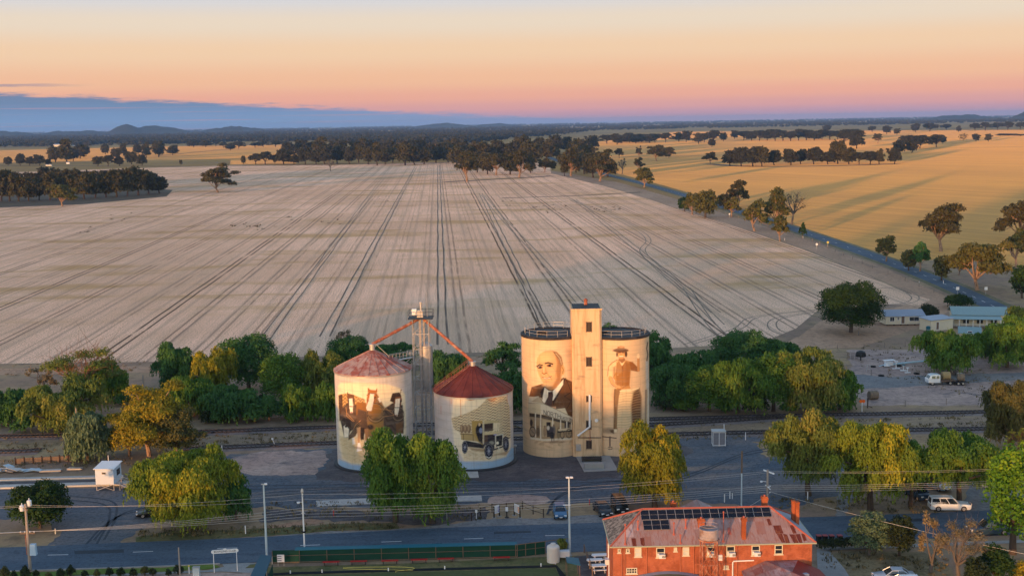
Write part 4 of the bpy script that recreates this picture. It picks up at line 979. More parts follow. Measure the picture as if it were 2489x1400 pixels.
def horses(p):
    W = (242, 226, 204)
    p.poly([(150, 170), (400, 165), (800, 190), (960, 240), (1035, 330), (1050, 700), (1045, 1150), (960, 1240), (600, 1290), (300, 1260), (180, 1200), (140, 1000), (118, 400), (120, 210)], (240, 220, 184), 26)
    p.poly([(140, 900), (1045, 900), (1040, 1150), (960, 1235), (600, 1285), (300, 1255), (185, 1195)], (216, 192, 152), 40)
    p.speckle([(140, 920), (1045, 920), (960, 1235), (300, 1250)], (185, 150, 105), .5)
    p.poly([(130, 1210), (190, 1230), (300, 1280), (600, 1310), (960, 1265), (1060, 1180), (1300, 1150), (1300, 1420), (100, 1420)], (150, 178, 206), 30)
    p.poly([(130, 330), (240, 310), (350, 340), (480, 390), (500, 480), (380, 520), (130, 520)], (206, 160, 100), 10)
    p.waves([(130, 330), (240, 310), (350, 340), (480, 390), (500, 480), (380, 520), (130, 520)], (110, 65, 30), 60, 48, 2.2, .8, 8)
    p.poly([(128, 340), (180, 330), (190, 700), (140, 680)], (85, 58, 42), 12)
    p.poly([(168, 520), (250, 440), (350, 470), (500, 440), (520, 700), (480, 860), (360, 780), (280, 840), (190, 820), (150, 680)], (98, 76, 62), 14); p.waves([(168, 520), (250, 440), (350, 470), (500, 440), (520, 700), (480, 860), (280, 840), (150, 680)], (70, 50, 40), 130, 90, 1.6, .6, 14, -.1, -.5)
    p.poly([(370, 430), (500, 440), (510, 560), (420, 640), (370, 600)], (150, 98, 48), 14)
    p.poly([(500, 600), (520, 330), (640, 290), (700, 400), (760, 520), (765, 640), (740, 860), (640, 930), (520, 900), (480, 780)], (152, 112, 74), 14); p.waves([(500, 600), (560, 400), (700, 400), (765, 640), (740, 860), (520, 900)], (110, 72, 40), 150, 95, 1.4, .5, 16, .1, -.3)
    p.poly([(390, 520), (510, 560), (520, 760), (440, 960), (370, 720)], (90, 68, 54), 18)
    p.poly([(520, 700), (740, 690), (735, 860), (640, 960), (550, 900)], (165, 120, 64), 16)
    p.ell(560, 770, 45, 35, (70, 50, 42), .6)
    p.poly([(750, 520), (870, 440), (1000, 470), (1022, 720), (1010, 860), (900, 880), (740, 840)], (94, 74, 62), 14); p.waves([(750, 520), (870, 440), (1000, 470), (1022, 720), (1010, 860), (740, 840)], (60, 46, 40), 120, 80, 1.5, .6, 14, 0, .4)
    p.poly([(905, 720), (1005, 690), (1000, 860), (920, 880)], (120, 84, 54), 16)
    # heads
    p.poly([(245, 310), (340, 332), (352, 430), (335, 575), (285, 588), (262, 480), (250, 400)], (112, 74, 50), 6); p.poly([(262, 385), (322, 378), (328, 470), (326, 575), (286, 580), (272, 500)], W, 8)
    p.line([(262, 385), (270, 500), (284, 580)], 10, (78, 52, 38)); p.line([(324, 378), (332, 470), (330, 575)], 10, (78, 52, 38)); p.ell(262, 415, 7, 9, (24, 18, 18)); p.ell(328, 410, 6, 9, (24, 18, 18)); p.ell(306, 572, 16, 10, (170, 130, 116), .6)
    p.line([(266, 490), (330, 492)], 9, (60, 40, 32)); p.line([(250, 330), (250, 300)], 12, (70, 45, 35))
    p.poly([(525, 300), (560, 262), (640, 272), (655, 330), (625, 440), (592, 545), (540, 562), (503, 525), (512, 400)], (176, 104, 50), 6)
    p.poly([(560, 312), (612, 322), (604, 420), (592, 480), (576, 552), (520, 545), (504, 508), (536, 420)], W, 8)
    p.poly([(522, 295), (530, 232), (562, 268)], (160, 95, 48), 5); p.poly([(632, 275), (652, 238), (658, 305)], (160, 95, 48), 5)
    p.ell(622, 372, 12, 10, (35, 24, 20)); p.ell(552, 520, 10, 8, (150, 110, 95)); p.line([(520, 408), (606, 442)], 9, (96, 50, 30)); p.line([(515, 335), (560, 310), (640, 320)], 7, (90, 50, 30)); p.line([(606, 442), (645, 330)], 7, (96, 50, 30))
    p.poly([(660, 380), (690, 360), (708, 420), (690, 440)], W, 6)
    p.poly([(868, 320), (970, 305), (992, 400), (965, 540), (932, 632), (890, 605), (880, 450)], (128, 82, 52), 6); p.poly([(905, 390), (965, 380), (960, 500), (930, 622), (893, 600), (890, 510)], W, 8)
    p.poly([(828, 415), (862, 310), (955, 298), (985, 350), (905, 365), (878, 440)], (66, 44, 36), 6); p.line([(890, 500), (960, 500)], 9, (60, 38, 30)); p.ell(980, 415, 11, 11, (30, 22, 20)); p.line([(975, 300), (980, 262)], 10, (110, 70, 45))
    # collars, reins
    for q in (0, 16, 32): p.ring(632, 560 + q, 112, 112 + q * .3, 5, (58, 44, 38) if q != 16 else (170, 140, 105), .9)
    p.ell(632, 545, 82, 82, (172, 112, 52), .3); p.poly([(503, 430), (620, 430), (592, 545), (540, 562), (505, 525)], W, 10, .0)
    p.poly([(560, 400), (612, 322), (604, 420), (592, 480), (576, 552), (520, 545), (504, 508), (536, 420)], W, 8)
    for q in (0, 18): p.ring(940, 590 + q, 80, 90, 5, (58, 44, 38) if q else (150, 125, 100), .9)
    p.poly([(908, 430), (958, 420), (954, 500), (928, 618), (898, 600), (894, 510)], W, 8); p.line([(968, 400), (964, 500), (934, 628)], 10, (84, 56, 42)); p.line([(898, 420), (884, 510), (890, 604)], 9, (84, 56, 42)); p.ell(972, 425, 8, 10, (24, 18, 18)); p.ell(915, 606, 14, 9, (170, 130, 116), .6); p.line([(890, 505), (962, 505)], 9, (60, 38, 30))
    for a in ([(605, 515), (720, 525), (850, 545)], [(700, 450), (780, 520), (880, 600)], [(745, 520), (830, 470)], [(740, 630), (880, 610)], [(240, 580), (340, 690)], [(230, 500), (240, 620), (330, 700)], [(430, 680), (360, 740), (300, 860)]): p.line(a, 7, (196, 140, 92), .85)
    # left leader, legs and white feathers
    p.poly([(160, 690), (200, 640), (290, 670), (300, 800), (262, 910), (205, 915), (185, 820)], (64, 48, 42), 8); p.poly([(196, 760), (225, 740), (270, 800), (262, 905), (205, 912)], W, 12); p.ell(230, 760, 16, 18, (50, 38, 36))
    p.poly([(265, 890), (330, 800), (400, 700), (445, 720), (360, 890), (262, 950)], (84, 64, 50), 10); p.waves([(265, 890), (330, 800), (400, 700), (445, 720), (360, 890), (262, 950)], (140, 112, 82), 90, 26, 1.0, .7, 8, .3, -.8)
    p.poly([(425, 780), (480, 780), (475, 940), (430, 940)], (52, 40, 36), 8)
    p.poly([(372, 780), (425, 770), (425, 900), (412, 990), (392, 990), (388, 900)], (196, 150, 108), 8); p.poly([(392, 985), (420, 985), (450, 1088), (372, 1104)], (246, 238, 230), 8)
    p.poly([(312, 920), (345, 915), (358, 1000), (320, 1005)], (240, 228, 215), 8)
    p.poly([(482, 800), (535, 790), (530, 960), (495, 960)], (170, 120, 80), 8); p.poly([(488, 955), (530, 955), (548, 1045), (494, 1050)], (240, 230, 215), 8)
    p.poly([(580, 860), (700, 850), (690, 960), (590, 960)], (90, 70, 58), 12); p.poly([(600, 950), (690, 950), (720, 1060), (600, 1050)], (238, 228, 212), 14)
    p.poly([(920, 860), (1000, 860), (1030, 960), (930, 960)], (238, 230, 215), 14)
    p.poly([(270, 1010), (380, 1040), (560, 1060), (520, 1090), (360, 1060)], (140, 105, 74), 22, .6)
def lorry(p):
    p.poly([(225, 430), (890, 420), (930, 640), (940, 1080), (880, 1180), (700, 1235), (360, 1245), (230, 1050), (195, 700)], (238, 220, 190), 26)
    hillp = [(190, 705), (350, 655), (520, 580), (625, 480), (660, 440), (880, 430), (925, 560), (940, 950), (850, 1010), (320, 905), (220, 830)]
    p.poly(hillp, (208, 184, 146), 10); p.waves(hillp, (112, 92, 70), 70, 34, 1.6, .85, 12, .15, -.35); p.waves(hillp, (236, 218, 188), 52, 34, 1.8, .6, 12, .45, -.35)
    p.poly([(330, 1040), (940, 1060), (880, 1185), (700, 1238), (350, 1240)], (226, 206, 172), 24); p.speckle([(340, 1060), (930, 1090), (700, 1230), (360, 1235)], (190, 158, 118), .55)
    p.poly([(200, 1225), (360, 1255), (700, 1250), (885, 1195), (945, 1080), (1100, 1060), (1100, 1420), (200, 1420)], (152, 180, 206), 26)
    p.poly([(700, 1170), (930, 1110), (880, 1170)], (160, 125, 90), 20, .7); p.poly([(420, 1080), (640, 1090), (600, 1130), (450, 1110)], (150, 118, 84), 20, .8)
    D = (34, 32, 40); T = (178, 150, 100)
    for x in (325, 370, 415): p.ell(x, 840, 24, 55, (128, 100, 76), .3); p.ell(x - 6, 830, 10, 40, (170, 140, 108), .6)
    p.poly([(372, 985), (600, 1030), (600, 1085), (400, 1065)], D, 8)
    p.poly([(308, 893), (522, 905), (528, 1000), (315, 975)], T, 6); p.line([(310, 905), (520, 915)], 10, (120, 98, 66)); p.line([(345, 900), (348, 980)], 7, (120, 98, 66)); p.line([(465, 910), (468, 990)], 7, (120, 98, 66))
    p.poly([(450, 740), (585, 735), (590, 1045), (525, 1000), (455, 895)], (172, 140, 78), 6); p.poly([(500, 830), (530, 768), (582, 775), (588, 1035), (535, 990), (500, 890)], (36, 30, 36), 8)
    p.poly([(585, 730), (800, 735), (800, 762), (590, 775)], (196, 174, 128), 6); p.poly([(600, 778), (722, 765), (716, 862), (606, 872)], (64, 48, 44), 6); p.poly([(720, 765), (800, 762), (790, 870), (722, 862)], (226, 206, 170), 8)
    p.ell(545, 785, 15, 20, (214, 180, 140)); p.ell(565, 860, 22, 34, (130, 140, 170), .5)
    p.poly([(595, 890), (790, 868), (770, 905), (608, 918)], (206, 184, 140), 6); p.poly([(605, 918), (752, 905), (755, 1040), (605, 1045)], (88, 62, 48), 8); p.poly([(650, 920), (752, 910), (755, 1030), (655, 1040)], (38, 34, 46), 10)
    p.line([(597, 740), (600, 1045)], 14, (214, 200, 168)); p.line([(775, 870), (785, 740)], 5, (150, 130, 100))
    p.poly([(750, 925), (842, 905), (838, 1045), (758, 1065)], (26, 26, 34), 6); p.line([(752, 1060), (750, 925), (842, 906), (838, 1045)], 12, (214, 206, 186)); p.ell(775, 1018, 17, 20, (236, 226, 200)); p.ell(745, 912, 24, 8, (160, 150, 190))
    p.line([(590, 1075), (620, 1020), (680, 1000), (722, 1050), (722, 1100)], 22, (52, 50, 62)); p.ell(700, 1015, 32, 22, (150, 146, 130), .5)
    p.line([(720, 1105), (850, 1060)], 16, D); p.line([(780, 1060), (800, 1100)], 12, (220, 212, 190))
    for x, y, rx, ry in ((665, 1118, 56, 102), (880, 1035, 40, 92), (362, 1070, 38, 82)):
        p.ell(x, y, rx, ry, (26, 26, 38), .1); p.ring(x, y, rx * .86, ry * .86, 4, (150, 146, 150), .6); p.ell(x + 2, y, rx * .58, ry * .62, (62, 66, 88), .3); p.ring(x, y, rx * .58, ry * .62, 6, (34, 34, 50)); p.ell(x, y, rx * .18, ry * .18, (190, 190, 196))
        for a in range(8): p.line([(x, y), (x + math.cos(a * .785) * rx * .55, y + math.sin(a * .785) * ry * .58)], 5, (150, 150, 160), .8)
    p.line([(635, 1190), (665, 1206), (695, 1190)], 10, (232, 228, 216)); p.line([(845, 1000), (850, 960), (880, 940), (915, 960)], 12, (52, 50, 60))
    for x, y0, y1, w, a in ((310, 420, 690, 9, .75), (470, 425, 450, 60, .6), (430, 425, 440, 90, .7), (700, 425, 440, 120, .45), (895, 400, 500, 12, .6), (60, 560, 640, 26, .5), (190, 430, 520, 20, .35)): p.line([(x, y0), (x, y1)], w, (188, 104, 48), a)
    p.poly([(-30, 380), (190, 420), (150, 760), (-30, 900)], (176, 170, 174), 60, .6)
def portrait(p):
    p.poly([(40, 20), (640, 40), (650, 560), (60, 560)], (214, 178, 142), 60, .7)
    p.ell(390, 360, 230, 300, (232, 202, 164), .5, .6)
    p.poly([(560, 140), (650, 140), (650, 520), (600, 500)], (186, 146, 118), 50, .6)
    B = (104, 68, 42)
    p.poly([(125, 690), (155, 580), (290, 540), (340, 570), (530, 470), (655, 530), (662, 720), (655, 940), (560, 905), (440, 840), (300, 780), (270, 705)], B, 10)
    p.poly([(255, 640), (310, 560), (320, 620), (275, 720)], (52, 34, 26), 8); p.poly([(520, 500), (560, 470), (490, 640), (410, 790), (400, 760)], (58, 38, 28), 10)
    p.line([(555, 480), (620, 640), (540, 690)], 7, (52, 34, 26)); p.line([(540, 690), (620, 740), (570, 830)], 6, (60, 40, 30))
    p.poly([(308, 585), (350, 622), (400, 632), (528, 490), (525, 550), (410, 735), (330, 765), (275, 772), (285, 700)], (240, 226, 204), 8)
    p.poly([(350, 640), (402, 632), (408, 682), (392, 800), (360, 810), (300, 790), (345, 695)], (78, 58, 54), 6); p.poly([(352, 640), (402, 634), (405, 672), (350, 692)], (64, 42, 38), 6)
    SK = (208, 166, 118)
    head = [(213, 300), (222, 240), (258, 190), (310, 160), (380, 148), (450, 168), (500, 226), (518, 300), (532, 340), (536, 420), (508, 452), (490, 525), (440, 590), (384, 616), (330, 590), (284, 525), (244, 450), (220, 380)]
    p.poly(head, SK, 8)
    p.poly([(425, 180), (505, 236), (520, 320), (500, 430), (490, 525), (440, 592), (384, 616), (330, 592), (400, 570), (450, 480), (440, 390), (455, 300)], (170, 116, 70), 26, .95)
    p.poly([(395, 158), (450, 168), (505, 226), (522, 310), (495, 335), (475, 262), (430, 200)], (148, 112, 80), 12); p.line([(440, 190), (490, 250), (505, 310)], 10, (206, 176, 140), .8); p.line([(420, 180), (470, 240)], 7, (96, 68, 48), .8)
    p.ell(522, 385, 20, 52, (212, 164, 104), .3); p.line([(515, 350), (528, 380), (518, 420)], 7, (140, 92, 56))
    p.ell(318, 240, 80, 48, (226, 186, 136), .9, .7); p.line([(240, 250), (330, 225), (410, 235)], 5, (208, 158, 98), .5)
    p.line([(218, 338), (248, 318), (282, 326)], 15, (76, 48, 34)); p.line([(316, 304), (350, 296), (402, 312)], 17, (76, 48, 34))
    p.ell(252, 350, 32, 17, (120, 76, 50), .4); p.ell(254, 349, 15, 12, (40, 26, 28)); p.ell(366, 330, 36, 17, (128, 82, 54), .4); p.ell(368, 329, 16, 12, (40, 26, 28)); p.ell(240, 345, 6, 4, (240, 226, 210)); p.ell(388, 328, 8, 4, (236, 220, 200))
    p.poly([(288, 350), (310, 340), (336, 395), (335, 418), (300, 432), (276, 414)], (206, 152, 94), 12); p.line([(276, 412), (300, 430), (338, 412)], 8, (110, 68, 42)); p.poly([(292, 350), (306, 345), (308, 410), (290, 412)], (232, 194, 146), 10)
    p.line([(338, 420), (395, 500)], 8, (170, 116, 70), .7); p.line([(262, 430), (270, 480)], 6, (170, 116, 70), .6)
    p.line([(284, 466), (310, 478), (345, 476), (388, 456)], 9, (104, 58, 44)); p.line([(300, 478), (340, 482), (372, 470)], 6, (240, 222, 196)); p.line([(300, 492), (360, 486)], 10, (206, 142, 110)); p.line([(300, 520), (360, 516)], 8, (176, 122, 76), .6); p.ell(325, 555, 45, 22, (222, 180, 130), .8, .7)
    p.line([(400, 350), (440, 400), (430, 480)], 7, (180, 126, 76), .5); p.ell(390, 400, 40, 45, (224, 184, 134), .9, .5)
    # the old store
    C = (210, 196, 172)
    p.poly([(118, 770), (128, 700), (242, 688), (300, 772), (290, 800), (120, 790)], (204, 190, 166), 6); p.poly([(150, 752), (240, 690), (296, 768)], (176, 158, 132), 6); p.line([(240, 688), (300, 775)], 5, (110, 92, 72))
    p.poly([(440, 840), (545, 826), (580, 905), (450, 870)], (222, 204, 172), 6); p.poly([(360, 815), (440, 808), (445, 850)], (214, 160, 118), 6)
    p.poly([(118, 768), (295, 775), (460, 850), (620, 928), (662, 948), (664, 1000), (480, 960), (290, 902), (118, 880)], C, 6); p.poly([(118, 768), (262, 785), (262, 900), (118, 880)], (196, 180, 150), 6); p.line([(160, 828), (210, 836)], 6, (150, 134, 110), .7)
    p.line([(120, 768), (295, 776), (460, 850), (660, 948)], 6, (120, 100, 78), .8); p.line([(295, 902), (480, 960), (664, 1000)], 6, (110, 92, 72), .8)
    p.poly([(130, 884), (285, 906), (480, 964), (660, 1004), (640, 1178), (300, 1192), (140, 1168)], (160, 134, 102), 6); p.poly([(130, 884), (285, 906), (480, 964), (660, 1004), (660, 1026), (480, 992), (285, 945), (130, 925)], (66, 54, 46), 8)
    p.poly([(280, 960), (420, 985), (420, 1160), (280, 1165)], (198, 176, 140), 10, .7); p.poly([(328, 992), (380, 990), (380, 1165), (334, 1165)], (44, 34, 34), 6); p.poly([(540, 1000), (600, 1010), (600, 1060), (540, 1060)], (74, 60, 56), 6)
    p.poly([(140, 1165), (300, 1190), (640, 1175), (640, 1198), (300, 1215), (140, 1190)], (214, 200, 176), 8)
    for x, a, b in ((200, 888, 1165), (262, 902, 1190), (402, 945, 1130), (497, 968, 1100), (567, 986, 1090), (622, 1000, 1080)): p.line([(x, a), (x, b)], 11, (228, 216, 194))
    p.text('NORTH', 298, 852, 52, 42, .26, 8, (104, 92, 84), .985); p.text('EASTERN', 500, 922, 36, 20, .23, 5.5, (112, 100, 92), .99)
    P_ = (56, 46, 44)
    p.ell(152, 1000, 17, 40, P_, .4); p.ring(166, 1105, 34, 58, 6, P_); p.ell(166, 1105, 26, 44, (150, 130, 108), .4); p.line([(150, 1085), (185, 1125)], 5, P_)
    for x, y, c in ((230, 1105, (96, 78, 62)), (310, 1105, (150, 124, 96)), (470, 1125, (120, 104, 78)), (415, 1090, (104, 96, 92))): p.ell(x, y, 20, 62, c, .35); p.ell(x, y - 62, 10, 13, (130, 98, 74), .4)
    p.ell(375, 1080, 42, 40, (70, 62, 66), .4); p.ell(395, 1145, 30, 40, (40, 38, 44), .4); p.line([(392, 1150), (392, 1215)], 10, (50, 48, 54)); p.line([(415, 1150), (417, 1210)], 10, (50, 48, 54)); p.ell(350, 1060, 16, 26, (200, 188, 170), .5)
    p.line([(470, 1105), (620, 1092)], 22, (48, 42, 42)); p.line([(480, 1085), (600, 1075)], 26, (206, 184, 150)); p.ring(592, 1125, 34, 50, 5, P_); p.ring(515, 1140, 22, 42, 5, P_)
    for a in range(4): p.line([(592 - 30 * math.cos(a * .785), 1125 - 46 * math.sin(a * .785)), (592 + 30 * math.cos(a * .785), 1125 + 46 * math.sin(a * .785))], 4, P_, .7)
    p.speckle([(180, 1205), (650, 1190), (640, 1270), (420, 1300), (220, 1290)], (168, 138, 104), .8, 30, 30); p.ell(440, 1225, 110, 14, (120, 98, 76), .7, .6)
def farmer(p):
    p.poly([(60, 20), (600, 20), (600, 620), (60, 700)], (214, 182, 146), 60, .7)
    for y in (250, 380, 530, 760, 850, 940): p.line([(60, y), (590, y - 6)], 5, (186, 158, 128), .35)
    p.ell(150, 1090, 80, 34, (120, 98, 80), .9, .7)
    p.poly([(208, 598), (290, 606), (272, 760), (252, 950), (244, 1080), (196, 1082), (202, 900), (200, 700)], (138, 104, 70), 8); p.line([(214, 610), (212, 760), (218, 900), (210, 1070)], 8, (96, 70, 48)); p.line([(262, 640), (245, 800), (232, 950)], 8, (140, 112, 82), .7); p.line([(215, 960), (240, 975), (212, 1010), (238, 1030)], 7, (140, 112, 82), .7)
    p.poly([(200, 1075), (240, 1075), (236, 1110), (196, 1112)], (226, 206, 172), 8); p.poly([(150, 1085), (205, 1080), (205, 1130), (170, 1115)], (100, 74, 54), 12)
    p.poly([(160, 310), (240, 258), (300, 290), (340, 264), (425, 290), (400, 390), (386, 560), (402, 600), (238, 612), (214, 500), (190, 466)], (184, 134, 78), 7); p.poly([(330, 300), (425, 290), (400, 390), (386, 560), (340, 570)], (134, 84, 42), 24, .7)
    p.poly([(138, 452), (150, 345), (186, 300), (236, 268), (226, 400), (192, 472)], (222, 190, 146), 7); p.line([(128, 452), (142, 340), (180, 300), (240, 262)], 6, (120, 80, 48)); p.poly([(195, 350), (225, 330), (220, 440), (195, 470)], (140, 94, 52), 14, .7)
    p.poly([(385, 285), (425, 290), (470, 335), (506, 372), (490, 402), (405, 388)], (140, 88, 46), 7)
    p.poly([(240, 262), (300, 330), (290, 420), (240, 440)], (222, 190, 140), 14, .6); p.line([(305, 330), (315, 395)], 22, (150, 92, 52), .8); p.ell(248, 440, 9, 8, (236, 210, 170), .5)
    p.poly([(238, 300), (262, 280), (300, 340), (345, 282), (372, 300), (384, 420), (380, 560), (240, 570), (226, 430)], (150, 98, 48), 10, .75); p.poly([(262, 268), (300, 335), (340, 268), (322, 262), (300, 290), (280, 262)], (236, 208, 166), 8, .9); p.line([(300, 335), (306, 560)], 5, (104, 66, 36), .7)
    p.line([(225, 520), (300, 545), (385, 530)], 8, (150, 98, 50), .6); p.line([(240, 470), (320, 500), (390, 440)], 7, (168, 112, 56), .6); p.line([(350, 560), (300, 600)], 8, (140, 90, 48), .6)
    p.line([(158, 466), (186, 535), (236, 574)], 32, (214, 160, 106)); p.line([(144, 480), (172, 548), (228, 590)], 5, (120, 78, 48)); p.line([(176, 460), (204, 520), (246, 556)], 5, (132, 88, 54), .8); p.ell(256, 584, 26, 24, (206, 158, 104), .4); p.line([(245, 600), (285, 610)], 14, (150, 104, 66))
    p.line([(494, 385), (490, 250)], 30, (196, 140, 88)); p.ell(489, 218, 17, 30, (238, 206, 164), .4)
    p.poly([(262, 240), (330, 240), (340, 270), (300, 305), (255, 265)], (150, 102, 64), 8)
    p.poly([(236, 165), (342, 165), (338, 215), (305, 252), (268, 250), (242, 210)], (214, 158, 104), 6); p.ell(346, 195, 16, 36, (74, 48, 36), .4); p.ell(240, 200, 10, 26, (86, 58, 42), .4)
    p.line([(255, 180), (282, 178)], 9, (90, 58, 42)); p.line([(300, 178), (325, 180)], 9, (90, 58, 42)); p.line([(288, 185), (284, 208)], 8, (180, 126, 84)); p.line([(270, 222), (310, 222)], 9, (248, 236, 216)); p.line([(266, 234), (312, 234)], 7, (140, 88, 62))
    p.ell(284, 152, 92, 24, (92, 58, 36), .25); p.poly([(238, 148), (248, 110), (285, 98), (325, 108), (336, 148)], (150, 106, 72), 8); p.line([(240, 142), (335, 142)], 12, (84, 54, 38)); p.ell(292, 112, 30, 10, (196, 152, 112), .6)
    sk = [(278, 625), (330, 612), (400, 600), (495, 588), (522, 690), (520, 900), (505, 1050), (240, 1060), (246, 850), (262, 700)]
    p.poly(sk, (216, 190, 150), 8); p.poly([(430, 640), (498, 592), (528, 700), (524, 1000), (415, 1040), (405, 800)], (96, 68, 46), 26); p.waves(sk, (168, 142, 106), 160, 30, .8, .5, 12, .2, -.12)
    p.line([(278, 628), (400, 622), (500, 592)], 14, (230, 208, 168)); p.line([(500, 592), (525, 700)], 8, (150, 116, 84))
    p.line([(600, 60), (588, 130), (602, 200), (590, 270)], 16, (92, 70, 58), .8); p.poly([(575, 280), (606, 280), (604, 600), (585, 600)], (206, 198, 190), 12, .7); p.line([(580, 620), (574, 1035)], 22, (128, 106, 90), .7); p.line([(606, 500), (604, 1050)], 8, (224, 216, 206), .8)
    p.line([(60, 1160), (230, 1180)], 12, (96, 74, 66)); p.line([(158, 1165), (158, 1270)], 18, (104, 80, 72)); p.line([(140, 1285), (182, 1285), (182, 1310), (140, 1310)], 8, (90, 72, 66))
    p.line([(150, 1180), (150, 1320)], 5, (140, 118, 100), .5)

# ------------------------------------------------------------------ silos
M['silopaint'] = wall_mat('painted_silo_wall', .34); M['silocream'] = wall_mat('painted_concrete_silo', .42)
def roof_iron(name, a, b, c, thr):
    t = NT(name); v = t.coord(); f = t.noise(v, .55, 6, .68); n2 = t.noise(v, 3.0, 4, .7)
    col = t.mix(t.ramp(f, *thr), a, b); col = t.mix(t.math('MULTIPLY', t.ramp(n2, .5, .75), .5), col, c)
    t.base(col); t.b.inputs['Roughness'].default_value = .6; t.bump(n2, .15, .04); return t.mat
M['roofpink'] = roof_iron('faded_red_silo_roof', (.30, .085, .06), (.40, .27, .24), (.17, .05, .035), (.42, .58))
M['roofred'] = roof_iron('dark_red_rusty_roof', (.105, .022, .018), (.15, .034, .026), (.05, .014, .012), (.4, .6))
M['tar'] = mat('dark_roof_membrane', (.022, .020, .024), .7, .35, .8, c2=(.06, .05, .05))
def round_silo(px, by, wpx, eave, apex, cap, draw, x0, y0, k, base, roofm, label):
    c = G(px, by); R = wpx / 2 * mpp(c); H = hgt(c, eave); A = hgt(c, apex); CP = hgt(c, cap)
    t = thing('grain_silo', label, 'silo', c)
    silo_wall(c, R, H, 190, 210, draw, x0, y0, k, base, t, M['silopaint'])
    mb = MB(); n = 24; vs = []
    prof = [(R + .16, H - .12), (R + .16, H + .02), (.42, A)]
    mb.lathe(prof, n); r = mb.build('roof', roofm, t, False)
    rb = MB()
    for i in range(n):
        a = 2 * math.pi * i / n; rb.tube((math.cos(a) * (R + .17), math.sin(a) * (R + .17), H + .03), (math.cos(a) * .42, math.sin(a) * .42, A + .03), .05, .03, 5)
    rb.build('rib', roofm, r)
    cm = MB(); cm.lathe([(.42, A - .1), (.42, CP), (.52, CP), (.52, CP + .12), (0, CP + .2)], 16); cm.build('cap', M['galv'], t)
    bs = MB(); bs.lathe([(R + .55, 0), (R + .55, .22), (R + .35, .28), (R + .01, .28)], 64); bs.build('base_ring', M['dark'], t)
    gm = MB(); gm.lathe([(R + .02, H - .35), (R + .10, H - .35), (R + .10, H - .14), (R + .02, H - .14)], 64); gm.build('eave_band', M['galv'], t)
    return c, R, H, A, CP, t
sA = round_silo(914, 1121, 184, 894, 851, 838, horses, 800, 900, 5.6, (204, 192, 186), M['roofpink'], 'round silo painted with draught horses, faded pinkish red roof')
sB = round_silo(1154, 1117, 190, 943, 889, 880, lorry, 1060, 880, 5.186, (200, 190, 186), M['roofred'], 'round silo painted with an old lorry, dark red conical roof')
# ladder up the dark red roof
c, R, H, A, CP, t = sB
lb = MB(); a = rad(205); p0 = Vector((math.cos(a) * (R + .2), math.sin(a) * (R + .2), H + .15)); p1 = Vector((math.cos(a) * .6, math.sin(a) * .6, A + .15)); s_ = Vector((-math.sin(a), math.cos(a), 0)) * .3
for o in (s_, -s_): lb.tube(p0 + o, p1 + o, .04, n=5); lb.tube(p0 + o + Vector((0, 0, .9)), p1 + o + Vector((0, 0, .9)), .03, n=5)
for k_ in range(14): q = p0.lerp(p1, k_ / 13); lb.tube(q - s_, q + s_, .03, n=4); lb.tube(q + s_, q + s_ + Vector((0, 0, .9)), .025, n=4)
lb.build('roof_ladder', M['rust'], t)
fl = MB(); q = G(1252, 1102) - c; fl.tube((q.x, q.y, 0), (q.x, q.y, 1.1), .05); fl.lathe([(.05, 0), (.28, .1), (.3, .35), (.1, .45)], 10, (q.x, q.y, 1.05)); 
fl.build('mural_floodlight', M['galv'], t)

# lattice elevator between the round silos
ec = G(1032, 1098); et = thing('grain_elevator', 'galvanised lattice elevator tower between the two round silos', 'elevator', ec)
s_ = 1.25; zt = hgt(ec, 772); zh = hgt(ec, 738)
mb = MB()
for sx in (-1, 1):
    for sy in (-1, 1): mb.tube((sx * s_, sy * s_, 0), (sx * s_, sy * s_, zt), .075, n=5)
nb = 9
for i in range(nb + 1):
    z = zt * i / nb
    for (a, b) in (((-1, -1), (1, -1)), ((1, -1), (1, 1)), ((1, 1), (-1, 1)), ((-1, 1), (-1, -1))):
        mb.tube((a[0] * s_, a[1] * s_, z), (b[0] * s_, b[1] * s_, z), .05, n=4)
        if i < nb: mb.tube((a[0] * s_, a[1] * s_, z), (b[0] * s_, b[1] * s_, z + zt / nb), .038, n=4)
mb.build('lattice', M['galv'], et)
M['casing'] = mat('grey_leg_casing', (.30, .27, .27), .5, .2, 2)
for x, y, w in ((-.15, -.2, .34), (.42, .1, .26)): mb = MB(); mb.box((x, y, zt / 2), (w, w, zt)); mb.build('leg_casing', M['casing'], et, False)
zb0, zb1 = hgt(ec, 935), hgt(ec, 842)
mb = MB(); mb.lathe([(.3, zb0 - 1.2), (1.02, zb0), (1.02, zb1), (.35, zb1 + .5), (0, zb1 + .55)], 20, (.62, .75, 0)); mb.build('dust_bin', M['galv'], et)
mb = MB(); mb.box((0, 0, zt), (3.9, 3.4, .12))
for sx in (-1.9, -.65, .65, 1.9):
    for sy in (-1.65, 1.65): mb.tube((sx, sy, zt), (sx, sy, zt + 1.1), .035, n=4)
for h_ in (.55, 1.1):
    for a, b in (((-1.9, -1.65), (1.9, -1.65)), ((1.9, -1.65), (1.9, 1.65)), ((1.9, 1.65), (-1.9, 1.65)), ((-1.9, 1.65), (-1.9, -1.65))): mb.tube(a + (zt + h_,), b + (zt + h_,), .035, n=4)
mb.build('head_platform', M['dark'], et)
mb = MB(); mb.box((-.1, -.1, zt + .65), (.95, .8, 1.1), top=.85); mb.build('drive_head', M['galv'], et, False); mb = MB(); mb.box((-1.0, -.3, zt + 1.0), (.75, .7, .9)); mb.build('motor_cover', M['white'], et, False); mb = MB(); mb.tube((.05, 0, zt + 1.2), (.05, 0, zt + 2.4), .17); mb.lathe([(.26, 2.3), (.26, 2.5), (0, 2.6)], 10, (.05, 0, zt)); mb.build('vent_stack', M['galv'], et)
